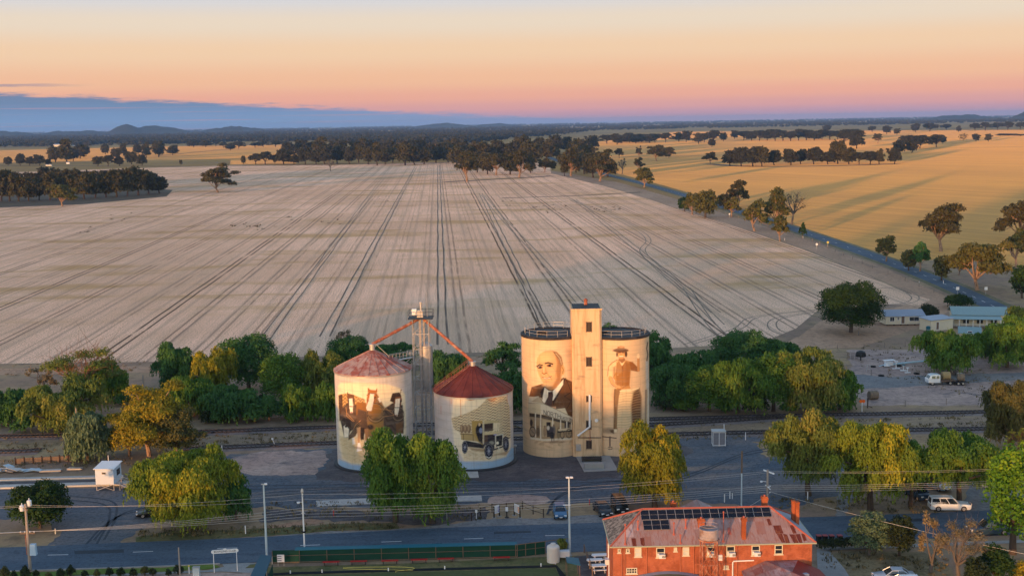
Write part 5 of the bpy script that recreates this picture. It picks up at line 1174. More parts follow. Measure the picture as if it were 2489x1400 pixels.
mb = MB(); mb.tube((1.0, .3, zt), (1.0, .3, hgt(ec, 712)), .06, .03, n=5); mb.build('mast', M['galv'], et)
for nm, (cc, cp, tx) in {'a': (sA[0], sA[4], -.4), 'b': (sB[0], sB[4], .5)}.items():
    mb = MB(); e = Vector((cc.x - ec.x, cc.y - ec.y, cp + .1)); st = Vector((tx, -.4, zt - .2)); mb.tube(st, e, .24, n=10)
    d = (e - st).normalized()
    for q in (.15, .5, .85): pp = st.lerp(e, q); mb.tube(pp - d * .06, pp + d * .06, .31, n=10)
    mb.build('spout', M['rust'], et)
# catwalk to the horse silo roof
mb = MB(); za = hgt(ec, 866); a = Vector((-s_, -.6, za)); cc = sA[0] - ec; b = Vector((cc.x + 2.6, cc.y - .3, za + .25)); d = (b - a); w = Vector((0, .5, 0))
mb.slab([a - w, b - w, b + w, a + w], .08)
for k_ in range(8):
    q = a.lerp(b, k_ / 7)
    for o in (-w, w): mb.tube(q + o, q + o + Vector((0, 0, 1.05)), .03, n=4)
for h_ in (.5, 1.05):
    for o in (-w, w): mb.tube(a + o + Vector((0, 0, h_)), b + o + Vector((0, 0, h_)), .035, n=4)
mb.tube(a + Vector((0, 0, .3)), a.lerp(b, .62) + Vector((0, 0, -1.4)), .09, n=6); mb.tube(b + Vector((0, -.4, 1)), Vector((cc.x + .6, cc.y - .4, sA[3] + 1)), .03, n=4)
mb.build('catwalk', M['galv'], et)

# twin concrete silo with its tower
cl = G(1346, 1091); cr_ = G(1503, 1088.5); R = 74.5 * mpp(cl); mid = (cl + cr_) / 2
ct = thing('twin_silo', 'tall cream twin concrete silo with portrait and farmer murals and square tower', 'silo', mid)
for cc, draw, x0, y0, k, nm in ((cl, portrait, 1260, 820, 4.825, 'left'), (cr_, farmer, 1450, 820, 4.827, 'right')):
    H = hgt(cc, 809); cy_ = thing('cylinder', None, None, cc - mid); cy_.parent = ct
    # one cylinder: painted wall, dark roof deck, railing
    w_ = silo_wall(cc, R, H, 200, 330, draw, x0, y0, k, (214, 182, 146), cy_, M['silocream'])
    mb = MB(); mb.lathe([(R + .06, H - .30), (R + .12, H - .28), (R + .12, H + .10), (R - .22, H + .10), (R - .22, H - .05), (0, H + .02)], 56); mb.box((-1.6 if nm == 'left' else -2.6, -.6, H + .25), (1.6, .8, .3), .3); mb.build('roof_deck', M['tar'], cy_)
    mb = MB(); n = 14
    for i in range(n + 1):
        a = rad(20 + 300 * i / n) + (rad(60) if nm == 'right' else rad(-20)); p = Vector((math.cos(a) * (R - .5), math.sin(a) * (R - .5), H)); mb.tube(p, p + Vector((0, 0, 1.0)), .03, n=4)
        if i:
            for h_ in (.5, 1.0): mb.tube(pq + Vector((0, 0, h_)), p + Vector((0, 0, h_)), .028, n=4)
        pq = p
    mb.build('roof_railing', M['galv'], cy_)
# tower
axis = (cr_ - cl); axis.z = 0; rz = math.atan2(axis.y, axis.x); rotm = Matrix.Rotation(rz, 3, 'Z')
tw = 70 * mpp(mid); fy = -(R - .15); front = mid + rotm @ Vector((0, fy, 0)); Ht = hgt(front, 754)
tm_ = thing('tower', None, None, (0, 0, 0), rz); tm_.parent = ct
def at_wall(px, py):                        # point of the tower face as local x, z
    h = hit(px, py, front, rotm @ Vector((0, -1, 0))); q = rotm.inverted() @ (h - mid); return q.x, q.z
t_ = NT('tower_concrete'); v = t_.coord((1.5, 1.5, .15)); v2 = t_.coord((.4, .4, 1.4))
col = t_.mix(t_.ramp(t_.noise(v, 1.2, 5, .7), .4, .7), srgb(214, 182, 146), srgb(188, 152, 116)); col = t_.mix(t_.math('MULTIPLY', t_.ramp(t_.noise(v2, 1.0, 4, .65), .52, .75), .55), col, (.22, .15, .10))
t_.base(col); t_.bump(t_.noise(v2, 1.5, 4), .2, .05); M['towerc'] = t_.mat
mb = MB(); h2 = tw / 2; ch_ = .35; y1 = fy + 5.4
mb.prism([(-h2, fy + ch_), (-h2 + ch_, fy), (h2 - ch_, fy), (h2, fy + ch_), (h2, y1), (-h2, y1)], 0, Ht)
for sx in (-1, 1): mb.prism([(sx * h2 + (.0 if sx < 0 else 0), fy + .9), (sx * (h2 + .35), fy + .9), (sx * (h2 + .35), fy + 2.2), (sx * h2, fy + 2.2)][::sx], 0, hgt(cl, 815))
mb.build('tower_wall', M['towerc'], tm_, False)
mb = MB(); mb.prism([(-h2 - .08, fy - .08), (h2 + .08, fy - .08), (h2 + .08, y1 + .08), (-h2 - .08, y1 + .08)], Ht + .01, Ht + .22); mb.build('parapet', M['towerc'], tm_, False)
mb = MB(); mb.prism([(-h2 + .2, fy + .2), (h2 - .2, fy + .2), (h2 - .2, y1 - .2), (-h2 + .2, y1 - .2)], Ht + .222, Ht + .26); mb.build('tower_roof', M['tar'], tm_, False)
mb = MB(); mb.tube((.1, -.8, Ht + .2), (.1, -.8, Ht + 1.0), .28, n=10); mb.lathe([(.42, .95), (.1, 1.25)], 10, (.1, -.8, Ht)); mb.build('roof_vent', M['rust'], tm_)
M['louvre'] = mat('dark_louvre_glass', (.045, .030, .026), .4, .4, 6)
for (xa, ya, xb, yb) in ((1425, 783, 1438, 806), (1425, 868, 1438, 890), (1425, 962, 1438, 976), (1425, 1022, 1437, 1043), (1425, 1070, 1438, 1090)):
    x0_, z0_ = at_wall(xa, yb); x1_, z1_ = at_wall(xb, ya); cx_ = (x0_ + x1_) / 2; cz_ = (z0_ + z1_) / 2; ww, hh = x1_ - x0_, z1_ - z0_
    mb = MB()
    for sx in (-1, 1): mb.box((cx_ + sx * ww / 2, fy - .03, cz_), (.09, .10, hh + .18))
    for sz in (-1, 1): mb.box((cx_, fy - .03, cz_ + sz * hh / 2), (ww - .1, .09, .09))
    mb.box((cx_, fy - .03, cz_), (.05, .08, hh - .1))
    f = mb.build('window', M['timber'], tm_, False)
    mb = MB(); mb.box((cx_, fy - .005, cz_), (ww - .1, .03, hh - .1)); mb.build('pane', M['louvre'], f, False)
x_, z_ = at_wall(1433, 962); x2, z2 = at_wall(1433, 1036); x3, z3 = at_wall(1404, 1058)
mb = MB(); mb.path([(x_, fy - .1, z_ + .1), (x_, fy - .28, z_), (x2, fy - .28, z2), (x3, fy - .28, z3)], [.17, .17, .17, .17], 10); mb.build('outlet_pipe', M['white'], tm_)
mb = MB(); mb.tube((x2 + .05, fy - .2, z2), (x2 + .05, fy - .2, 2.6), .06, n=6); mb.build('drain_pipe', M['rust'], tm_)
xa, za = at_wall(1405, 1063); xb, zb = at_wall(1462, 1063); mb = MB(); mb.tube((xa, fy - .08, za), (xb, fy - .08, zb), .07, n=6); mb.build('conduit', M['dark'], tm_)
x_, z_ = at_wall(1449, 1019); mb = MB(); mb.tube((x_, fy, z_), (x_ + .25, fy - .5, z_), .05); mb.lathe([(.05, 0), (.26, -.12), (.28, -.3), (.05, -.34)], 10, (x_, fy - .45, z_), axis='y'); mb.build('floodlight', M['white'], tm_)
x_, z_ = at_wall(1406, 1087); mb = MB(); mb.box((x_, fy - .14, z_), (.75, .26, 1.0)); mb.box((x_, fy - .285, z_), (.6, .02, .8)); mb.build('meter_box', M['galv'], tm_)
# receival hopper on its slab
hb = G(1452, 1128); ht = thing('receival_hopper', 'low concrete grain hopper with dark grate on a pale slab by the tower foot', 'hopper', hb, rz)
def hl(px, py): q = G(px, py) - hb; q.rotate(Matrix.Rotation(-rz, 3, 'Z')); return (q.x, q.y)
mb = MB(); mb.prism([hl(1420, 1147), hl(1502, 1143), hl(1482, 1108), hl(1400, 1110)], .0, .09); mb.build('slab', M['concrete'], ht, False)
mb = MB(); mb.box(hl(1433, 1101) + (.75,), (2.9, 1.3, 1.5)); mb.box(hl(1444, 1138) + (.45,), (2.9, 1.0, .72)); mb.build('kerb_wall', M['concrete'], ht, False)
mb = MB(); gx, gy = hl(1438, 1121); mb.box((gx, gy, .55), (3.1, 1.5, .08))
for k_ in range(9): mb.box((gx - 1.4 + k_ * .35, gy, .62), (.06, 1.5, .06))
for sx in (-1.4, 1.4): mb.box((gx + sx, gy, .3), (.12, 1.3, .42))
mb.build('grate', M['dark'], ht, False)
# ------------------------------------------------------------------ brick hotel
def brick_mat(name, a, b, mortar, z_dark=True):
    t = NT(name); tc = t.n('TexCoord'); v = tc.outputs['Object']
    sp = t.n('SeparateXYZ'); t.L(v, sp.inputs[0])
    cx = t.n('CombineXYZ', i0=t.math('ADD', sp.outputs[0], sp.outputs[1]), i1=sp.outputs[2])
    br = t.n('TexBrick', Scale=1.0); t.L(cx.outputs[0], br.inputs['Vector'])
    br.inputs['Color1'].default_value = a + (1,); br.inputs['Color2'].default_value = b + (1,); br.inputs['Mortar'].default_value = mortar + (1,)
    br.inputs['Brick Width'].default_value = .24; br.inputs['Row Height'].default_value = .086; br.inputs['Mortar Size'].default_value = .010
    n = t.noise(v, .9, 5, .65); n2 = t.noise(v, 6, 3, .6)
    col = t.mix(t.math('MULTIPLY', t.ramp(n, .40, .66), .75), br.outputs['Color'], mul(a, .5)); col = t.mix(t.math('MULTIPLY', t.ramp(t.noise(t.coord((2.2, 2.2, .18)), 1.0, 5, .7), .5, .72), .5), col, (.12, .05, .035)); col = t.mix(t.math('MULTIPLY', t.ramp(n2, .55, .75), .4), col, mul(b, 1.25))
    t.base(col); t.b.inputs['Roughness'].default_value = .85; t.b.inputs['Specular IOR Level'].default_value = .1; return t.mat
M['brick'] = brick_mat('orange_red_brick', (.44, .115, .05), (.35, .085, .04), (.34, .16, .11))
M['chimbrick'] = brick_mat('orange_chimney_brick', (.42, .10, .035), (.34, .08, .03), (.34, .15, .09))
def sheet_roof_mat(name, base_, alt, rustc, pitch_=.9, thr=.62):
    t = NT(name); tc = t.n('TexCoord'); v = tc.outputs['Object']; sp = t.n('SeparateXYZ'); t.L(v, sp.inputs[0])
    cell = t.n('CombineXYZ', i0=t.math('FLOOR', t.math('DIVIDE', sp.outputs[0], pitch_)), i1=t.math('FLOOR', t.math('DIVIDE', t.math('ADD', sp.outputs[1], .4), 1.55)))
    wn = t.n('TexWhiteNoise'); t.L(cell.outputs[0], wn.inputs['Vector'])
    cell2 = t.n('CombineXYZ', i0=t.math('FLOOR', t.math('DIVIDE', sp.outputs[0], pitch_ * 2.6)), i1=t.math('FLOOR', t.math('DIVIDE', sp.outputs[1], 1.9)), i2=7.0)
    wn2 = t.n('TexWhiteNoise'); t.L(cell2.outputs[0], wn2.inputs['Vector'])
    n = t.noise(v, .8, 5, .65); n2 = t.noise(t.coord((3.0, .6, 1)), 1.6, 4, .7)
    col = t.mix(t.ramp(n, .38, .64), base_, alt); col = t.mix(t.math('MULTIPLY', wn2.outputs[0], .8), col, mul(base_, .55)); col = t.mix(t.math('MULTIPLY', t.ramp(wn.outputs[0], .82, .86), .55), col, mul(alt, 1.35)); col = t.mix(t.math('MULTIPLY', t.ramp(wn.outputs[0], .16, .12), .5), col, mul(rustc, 1.5))
    col = t.mix(t.math('MULTIPLY', t.ramp(n2, .46, .68), .7), col, mul(rustc, 1.5))
    col = t.mix(t.math('MULTIPLY', t.ramp(t.math('ADD', wn.outputs[0], t.math('MULTIPLY', t.math('SUBTRACT', n, .5), .5)), 1.02 - .1 * (1 - thr), 1.06), .0), col, rustc)
    lap = t.math('ABSOLUTE', t.math('SUBTRACT', t.math('FRACT', t.math('DIVIDE', sp.outputs[0], pitch_)), .5)); col = t.mix(t.math('MULTIPLY', t.ramp(lap, .455, .49), .35), col, mul(rustc, 1.2))
    t.base(col); t.b.inputs['Roughness'].default_value = .5
    wv = t.math('SINE', t.math('MULTIPLY', sp.outputs[0], 6.283 / .15)); t.bump(wv, .25, .02); return t.mat
M['ironroof'] = sheet_roof_mat('faded_pink_iron_roof', (.42, .255, .235), (.37, .285, .30), (.17, .06, .04))
M['rustsheet'] = mat('rusted_iron_sheet', (.115, .022, .014), .8, .4, 2.5, c2=(.2, .06, .03), stretch=(3, .6, 1))
M['slate'] = patch_mat('mottled_grey_shingles', (.12, .105, .095), (.30, .26, .23), (.05, .044, .042), 1.4, 4.0, thr=(.44, .54), grain=.7)
M['purpleroof'] = sheet_roof_mat('grey_pink_lean_to_roof', (.34, .20, .20), (.30, .235, .255), (.15, .035, .03))
M['redroof'] = mat('dull_red_roof', (.22, .028, .022), .6, .25, 1.5)
M['khaki'] = mat('khaki_awning_sheet', (.15, .155, .085), .7, .2, 1.2)
M['gutter'] = mat('pale_gutter_paint', (.36, .36, .26), .6, .1)
M['redpipe'] = mat('red_oxide_pipe', (.38, .10, .07), .6, .2, 3)
M['downpipe'] = mat('brick_coloured_downpipe', (.42, .14, .08), .6, .15)
M['solar'] = None
t = NT('solar_cells'); tc = t.n('TexCoord'); sp = t.n('SeparateXYZ'); t.L(tc.outputs['Object'], sp.inputs[0])
def grid_(o, p): return t.ramp(t.math('ABSOLUTE', t.math('SUBTRACT', t.math('FRACT', t.math('DIVIDE', o, p)), .5)), .455, .49)
col = t.mix(t.math('MAXIMUM', grid_(sp.outputs[0], .166), grid_(sp.outputs[1], .166)), (.006, .007, .016), (.022, .024, .04))
t.base(col); t.b.inputs['Roughness'].default_value = .18; t.b.inputs['Specular IOR Level'].default_value = .35; M['solar'] = t.mat
M['blind'] = mat('drawn_white_blind', (.50, .52, .50), .7, .08, 3)

ZE = 6.5
eL = G(1483, 1329, ZE); eR = G(1984, 1319, ZE)
hd = (eR - eL); hrz = math.atan2(hd.y, hd.x); HL = hd.length
HO = Vector((eL.x, eL.y, 0)); HM = Matrix.Rotation(hrz, 3, 'Z'); HMi = HM.inverted()
HD = 8.9                                   # roof depth over the eaves
ov = .35
hotel = thing('brick_hotel', 'two storey orange brick hotel with patched pinkish iron roof and solar panels', 'hotel', HO, hrz)
def onwall(px, py, y=ov): h = hit(px, py, HO + HM @ Vector((0, y, 0)), HM @ Vector((0, -1, 0))); q = HMi @ (h - HO); return q.x, q.z
rl = HMi @ (G(1561, 1234, 9.15) - HO); rr2 = HMi @ (G(1869, 1229, 9.15) - HO)
RY = HD / 2; RZ = 9.15; RX0, RX1 = rl.x, rr2.x
def roofz(y): return ZE + (RZ - ZE) * y / RY
rn = (HM @ Vector((0, -(RZ - ZE), RY))).normalized()
def onroof(px, py): h = hit(px, py, HO + Vector((0, 0, ZE)), rn); return HMi @ (h - HO)
mb = MB(); mb.prism([(ov, ov), (HL - ov, ov), (HL - ov, HD - ov), (ov, HD - ov)], 0, ZE - .12); mb.build('wall', M['brick'], hotel, False)
# roof: two iron slopes, a shingled end, a dark far end
A_, B_, C_, D_ = Vector((0, 0, ZE)), Vector((HL, 0, ZE)), Vector((HL, HD, ZE)), Vector((0, HD, ZE)); R0, R1 = Vector((RX0, RY, RZ)), Vector((RX1, RY, RZ))
mb = MB(); mb.slab([A_, B_, R1, R0], .08); mb.slab([C_, D_, R0, R1], .08); roof = mb.build('roof', M['ironroof'], hotel, False)
mb = MB(); mb.slab([D_, A_, R0], .10); mb.build('shingle_slope', M['slate'], roof, False)
mb = MB(); mb.slab([B_, C_, R1], .09); mb.build('end_slope', M['blueroof'], roof, False)
mb = MB(); u3 = Vector((0, 0, .06))
for a, b in ((R0, R1), (A_, R0), (B_, R1), (C_, R1), (D_, R0)): mb.tube(a + u3, b + u3, .10, n=6)
mb.build('ridge_cap', M['redpipe'], roof)
mb = MB()
for a, b in ((A_, B_), (B_, C_), (C_, D_), (D_, A_)): mb.tube(a + Vector((0, 0, -.03)), b + Vector((0, 0, -.03)), .085, n=6)
mb.build('gutter', M['gutter'], roof)
# rusted sheets let into the near slope
for pts in (((446, 885), (485, 885), (497, 962), (460, 965)), ((527, 883), (566, 881), (573, 950), (560, 958), (537, 940)), ((1722, 703), (1752, 700), (1775, 760), (1745, 763)), ((1785, 765), (1855, 762), (1885, 838), (1812, 840)), ((1880, 842), (1918, 850), (1945, 928), (1905, 930)), ((1820, 842), (1870, 842), (1900, 925), (1868, 925)),
            ((1940, 762), (1975, 760), (2010, 840), (1975, 842)), ((1938, 848), (1990, 846), (2030, 930), (1985, 934)), ((1992, 846), (2040, 844), (2065, 928), (2034, 930)), ((2050, 842), (2082, 840), (2105, 905), (2075, 912)), ((1352, 785), (1382, 783), (1392, 850), (1362, 852))):
    P = [onroof(1420 + a / 3.889, 1080 + b / 3.889) + (HMi @ rn) * .015 for a, b in pts]
    mb = MB(); mb.slab(P[::-1], .008); mb.build('rusty_sheet', M['rustsheet'] if pts[0][0] != 1352 else M['redpipe'], roof, False)
# solar panels: one long row and three more below
tl = onroof(1420 + 528 / 3.889, 1080 + 626 / 3.889); tr_ = onroof(1420 + 1752 / 3.889, 1080 + 596 / 3.889); bl = onroof(1420 + 546 / 3.889, 1080 + 718 / 3.889)
nrm = HMi @ rn; ex = (tr_ - tl) / 15; ey = nrm.cross(ex).normalized() * ((bl - tl).length) * 1.0
if ey.y > 0: ey = -ey
def panel(i, j):
    p = tl + ex * i + ey * j * 1.03 + nrm * .10; fx, fy2 = ex * .975, ey * .975
    if j == 1: p = p + ex * .12
    e = bpy.data.objects.new('solar_panel', None)
    mb = MB(); mb.slab([p, p + fx, p + fx + fy2, p + fy2][::-1], .035); o = mb.build('solar_panel', M['solar'], hotel, False)
    mf = MB(); q = [p, p + fx, p + fx + fy2, p + fy2]
    for a, b in zip(q, q[1:] + q[:1]): mf.tube(a, b, .013, n=4)
    mf.tube(p + fy2 * .5, p + fx + fy2 * .5, .01, n=4); mf.build('panel_frame', M['galv'], o)
    bpy.data.objects.remove(e)
for i in range(15): panel(i, 0)
for i in range(3): panel(i, 1)
# chimneys
def chimney(px, pyb, pyt, w, d, slope=True, y=None, pots=1):
    if slope: b = onroof(px, pyb)
    else: b = HMi @ (G(px, pyb, RZ - .5) - HO)
    Pw = HO + HM @ Vector((b.x, b.y, 0)); zt = hgt(Pw, pyt)
    mb = MB(); z0 = b.z - .7; mb.box((b.x, b.y, (z0 + zt) / 2), (w, d, zt - z0)); mb.box((b.x, b.y, zt - .12), (w + .14, d + .14, .2)); mb.box((b.x, b.y, zt + .06), (w + .02, d + .02, .14))
    c = mb.build('chimney', M['chimbrick'], hotel, False)
    for k in range(pots):
        mp = MB(); mp.tube((b.x + (k - (pots - 1) / 2) * .45, b.y, zt + .1), (b.x + (k - (pots - 1) / 2) * .45, b.y, zt + .3), .13, .11, n=8); mp.build('chimney_pot', M['redpipe'], c)
chimney(1704, 1277, 1262, .7, .5); chimney(1807.5, 1306, 1260, .46, .46)
chimney(1858, 1232, 1208, .6, .6, False); chimney(1636, 1234, 1222, .6, .6, False)
for dx in (0, 9):
    b = HMi @ (G(1928 + dx, 1262 + dx * .3, 7.4) - HO); zt = hgt(HO + HM @ Vector((b.x, b.y, 0)), 1218 + dx * .3)
    mb = MB(); mb.box((b.x, b.y, (6.4 + zt) / 2), (.38, .55, zt - 6.4)); mb.box((b.x, b.y, zt + .05), (.44, .62, .14)); mb.build('chimney', M['chimbrick'], hotel, False)
# vent pipes
for cx_, cb, ctp, r_, mt in ((388, 938, 762, .055, 'redpipe'), (508, 797, 730, .06, 'redpipe'), (848, 845, 748, .055, 'redpipe'), (960, 785, 714, .075, 'redpipe'), (910, 926, 862, .05, 'redpipe'), (1315, 912, 645, .045, 'redpipe')):
    b = onroof(1420 + cx_ / 3.889, 1080 + cb / 3.889); Pw = HO + HM @ Vector((b.x, b.y, 0)); zt = hgt(Pw, 1080 + ctp / 3.889)
    mb = MB(); mb.tube((b.x, b.y, b.z - .1), (b.x, b.y, zt), r_, n=8); mb.lathe([(r_ * 2, 0), (r_ * 2, .1), (r_ * 1.4, .18), (0, .2)], 8, (b.x, b.y, zt)); mb.lathe([(.2, -.1), (r_, .18)], 8, (b.x, b.y, b.z)); mb.build('vent_pipe', M[mt], hotel)
# windows of the rear wall
def window(x0, y0, x1, y1, kind, ac=False, lights=1):
    a = onwall(1420 + x0 / 3.889, 1080 + y1 / 3.889); b = onwall(1420 + x1 / 3.889, 1080 + y0 / 3.889); w, h = b[0] - a[0], b[1] - a[1]; cx_, cz_ = (a[0] + b[0]) / 2, (a[1] + b[1]) / 2
    if cz_ + h / 2 > ZE - .18: h -= cz_ + h / 2 - (ZE - .18); cz_ = a[1] + h / 2
    mb = MB(); f = .085; y = ov - .035
    for s in (-1, 1): mb.box((cx_ + s * (w / 2 - f / 2), y, cz_), (f, .12, h))
    for s in (-1, 1): mb.box((cx_, y, cz_ + s * (h / 2 - f / 2)), (w - 2 * f, .118, f))
    mb.box((cx_, y, cz_), (w - 2 * f, .10, .06)); mb.box((cx_, ov - .08, cz_ - h / 2 - .04), (w + .16, .2, .08))
    if lights > 1:
        for i in range(1, lights): mb.box((cx_ - w / 2 + w * i / lights, y, cz_), (.05, .095, h - 2 * f))
    fo = mb.build('window', M['cream'], hotel, False)
    mp = MB(); mp.box((cx_, ov - .012, cz_), (w - 2 * f, .02, h - 2 * f)); mp.build('pane', M['glass'] if kind == 'dark' else M['blind'], fo, False)
    if ac:
        ma = MB(); ma.box((cx_ + .12, ov - .30, cz_ - h * .27), (w * .72, .5, h * .38)); o = ma.build('air_conditioner', M['plastic'], hotel, False)
        mg = MB()
        for k in range(5): mg.box((cx_ + .28, ov - .558, cz_ - h * .38 + k * h * .05), (w * .36, .012, h * .028))
        mg.build('grille', M['dark'], o, False)
        mk = MB(); mk.box((cx_ - w * .27, ov - .05, cz_ - h * .27), (w * .22, .03, h * .38)); mk.build('infill_panel', M['plastic'], fo, False)
window(476, 968, 540, 1058, 'blind'); window(680, 970, 762, 1066, 'dark', True); window(930, 966, 992, 1046, 'blind'); window(1158, 962, 1236, 1052, 'dark', True)
window(1342, 955, 1424, 1050, 'dark', True); window(1580, 950, 1660, 1046, 'dark', True); window(1798, 944, 1876, 1034, 'dark')
window(316, 982, 344, 1020, 'dark'); window(394, 980, 428, 1020, 'dark'); window(846, 968, 878, 1006, 'blind'); window(398, 1162, 500, 1218, 'dark', lights=4); window(1318, 1140, 1364, 1172, 'dark', lights=2)
mb = MB(); a = onwall(1420 + 1285 / 3.889, 1080 + 1064 / 3.889); mb.box((a[0], ov - .1, a[1]), (.42, .2, .62)); mb.build('switch_box', M['plastic'], hotel, False)
for cx_, m in ((352, 'downpipe'), (386, 'downpipe'), (590, 'downpipe'), (908, 'downpipe'), (1312, 'downpipe'), (1443, 'downpipe'), (1035, 'downpipe')):
    a = onwall(1420 + cx_ / 3.889, 1335); mb = MB(); mb.path([(a[0], .02, ZE - .08), (a[0], ov - .08, ZE - .5), (a[0], ov - .08, .1)], .05, 6); mb.build('downpipe', M[m], hotel)
a = onwall(1420 + 1045 / 3.889, 1080 + 1128 / 3.889); b = onwall(1420 + 1420 / 3.889, 1080 + 1125 / 3.889); mb = MB(); mb.tube((a[0], ov - .06, a[1]), (b[0], ov - .06, b[1]), .045, n=6); mb.build('water_pipe', M['downpipe'], hotel)
# lower roofs behind the hotel, with their walls
def low_roof(name, outline, ridge, z, zr, m, mw, y_=0):
    pass
def q_(px, py, z): return HMi @ (G(px, py, z) - HO)
e0, e1, e2, e3 = q_(1792, 1371, 3.3), q_(1972, 1357, 3.3), q_(2020, 1412, 3.2), q_(1828, 1420, 3.2)
ap0, ap1 = q_(1862, 1359, 4.5), q_(1930, 1353, 4.5); ap = q_(1905, 1385, 4.9)
mb = MB(); bk0 = Vector((e0.x, ov - .05, 3.4)); bk1 = Vector((e1.x, ov - .05, 3.4))
top0 = Vector((e0.x + 2.6, ov - .05, 4.5)); top1 = Vector((e1.x - 2.4, ov - .05, 4.5)); s0 = Vector((e0.x - .2, -6.5, 3.2)); s1 = Vector((e1.x + .8, -6.5, 3.2)); r1 = Vector(((e0.x + e1.x) / 2 + .3, -3.6, 4.7))
mb.slab([bk0, s0, r1, top0], .07); mb.slab([top0, r1, top1], .07); mb.slab([s0, s1, r1], .07)
lo = mb.build('lean_to_roof', M['purpleroof'], hotel, False)
mb = MB(); mb.slab([top1, r1, s1, bk1], .07); mb.build('red_roof_slope', M['redroof'], lo, False)
mb = MB(); mb.prism([(e0.x + .15, -6.2), (e1.x + .4, -6.2), (e1.x - .2, ov - .02), (e0.x + .35, ov - .02)], 0, 3.15); mb.build('lean_to_wall', M['brick'], hotel, False)
mb = MB(); P = q_(1940, 1395, 4.0); mb.box((P.x + .6, -3.3, 4.05), (.5, .5, .7), .3); mb.build('roof_cooler', M['blueroof'], lo, False)
# awning over the beer yard
f0, f1 = q_(1546, 1391, 3.0), q_(1692, 1385, 3.0)
mb = MB(); n = 6; y0_, y1_ = ov - .05, -5.5; prev = None
for i in range(n):
    a0_, a1_ = i / n, (i + 1) / n; z = lambda q: 2.75 + .55 * math.sin(q * math.pi * .9 + .2)
    xa, xb = f0.x + (f1.x - f0.x) * a0_, f0.x + (f1.x - f0.x) * a1_
    mb.slab([Vector((xa, y1_, z(a0_))), Vector((xb, y1_, z(a1_))), Vector((xb, y0_ - .6, z(a1_) + .2)), Vector((xa, y0_ - .6, z(a0_) + .2))], .05)
aw = mb.build('awning', M['khaki'], hotel, True)
mb = MB()
for i in range(n):
    a0_, a1_ = i / n, (i + 1) / n; xa, xb = f0.x + (f1.x - f0.x) * a0_, f0.x + (f1.x - f0.x) * a1_
    mb.slab([Vector((xa, y0_ - .62, z(a0_) + .205)), Vector((xb, y0_ - .62, z(a1_) + .205)), Vector((xb, y0_ - .02, z(a1_) + .27)), Vector((xa, y0_ - .02, z(a0_) + .27))], .05)
mb.build('awning_edge', M['blueroof'], aw, True)
mb = MB()
for x in (f0.x + .2, f1.x - .2): mb.tube((x, y1_ + .2, 0), (x, y1_ + .2, 2.8), .06, n=6); mb.tube((x, y0_ - .3, 0), (x, y0_ - .3, 2.85), .06, n=6)
mb.build('awning_post', M['galv'], aw)
a = onwall(1420 + 1402 / 3.889, 1080 + 1098 / 3.889); mb = MB(); x_ = a[0]; mb.path([(x_ + 2.3, ov - .12, a[1] + .05), (x_ + .1, ov - .12, a[1]), (x_, ov - .14, a[1] - .12), (x_, ov - .14, 1.5)], .075, 8); mb.build('white_pipe', M['white'], hotel)
# street verandah gable seen over the ridge
g = q_(1694, 1226, 7.2); mb = MB(); gx = g.x; gy = HD + 1.6
mb.slab([Vector((gx - 3.4, gy - 1.6, 6.0)), Vector((gx, gy - 1.6, 7.7)), Vector((gx, gy + 1.4, 7.7)), Vector((gx - 3.4, gy + 1.4, 6.0))][::-1], .07); mb.slab([Vector((gx, gy - 1.6, 7.7)), Vector((gx + 3.4, gy - 1.6, 6.0)), Vector((gx + 3.4, gy + 1.4, 6.0)), Vector((gx, gy + 1.4, 7.7))][::-1], .07)
mb.build('gable', M['ironroof'], hotel, False)
mb = MB(); mb.slab([Vector((gx - 7, HD, 5.2)), Vector((gx + 7, HD, 5.2)), Vector((gx + 7, HD + 3.2, 4.5)), Vector((gx - 7, HD + 3.2, 4.5))], .08); mb.build('verandah_roof', M['blueroof'], hotel, False)
# side wall unit and conduit
q0 = HMi @ (hit(1481, 1363, HO + HM @ Vector((ov, 0, 0)), HM @ Vector((-1, 0, 0))) - HO); mb = MB(); mb.box((ov - .25, q0.y, q0.z), (.45, .8, .6)); o = mb.build('air_conditioner', M['plastic'], hotel, False)
mb = MB(); mb.tube((ov - .06, q0.y + .2, q0.z), (ov - .06, q0.y + .2, q0.z + 2.0), .09, n=6); mb.tube((ov - .06, q0.y - .3, q0.z), (ov - .06, q0.y - .3, q0.z - 1.8), .07, n=6); mb.build('duct', M['plastic'], o)
# rusty tank on its lattice stand
tw0 = q_(1705, 1283, 7.3); tx = tw0.x; ty = -1.5
zt0 = hgt(HO + HM @ Vector((tx, ty, 0)), 1307); zt1 = hgt(HO + HM @ Vector((tx, ty, 0)), 1283)
tk = thing('tank_stand', 'round grey rainwater tank on a rusty lattice stand behind the hotel', 'water tank', HO + HM @ Vector((tx, ty, 0)), hrz)
mb = MB(); mb.lathe([(1.02, zt0), (1.02, zt1), (.94, zt1 + .02), (.94, zt1 - .25), (.01, zt1 - .26)], 24)
for k in range(3): mb.lathe([(1.02, zt0 + .3 + k * .55), (1.05, zt0 + .33 + k * .55), (1.02, zt0 + .36 + k * .55)], 24)
mb.build('tank', mat('weathered_tank_steel', (.34, .28, .29), .6, .25, 1.5, c2=(.25, .15, .12)), tk)
mb = MB(); mb.lathe([(0, zt0 - .16), (1.12, zt0 - .16), (1.12, zt0 - .01), (0, zt0 - .01)], 16); mb.build('platform', M['rust'], tk)
mb = MB(); s = .78
for sx in (-s, s):
    for sy in (-s, s): mb.tube((sx, sy, 0), (sx, sy, zt0 - .15), .06, n=5)
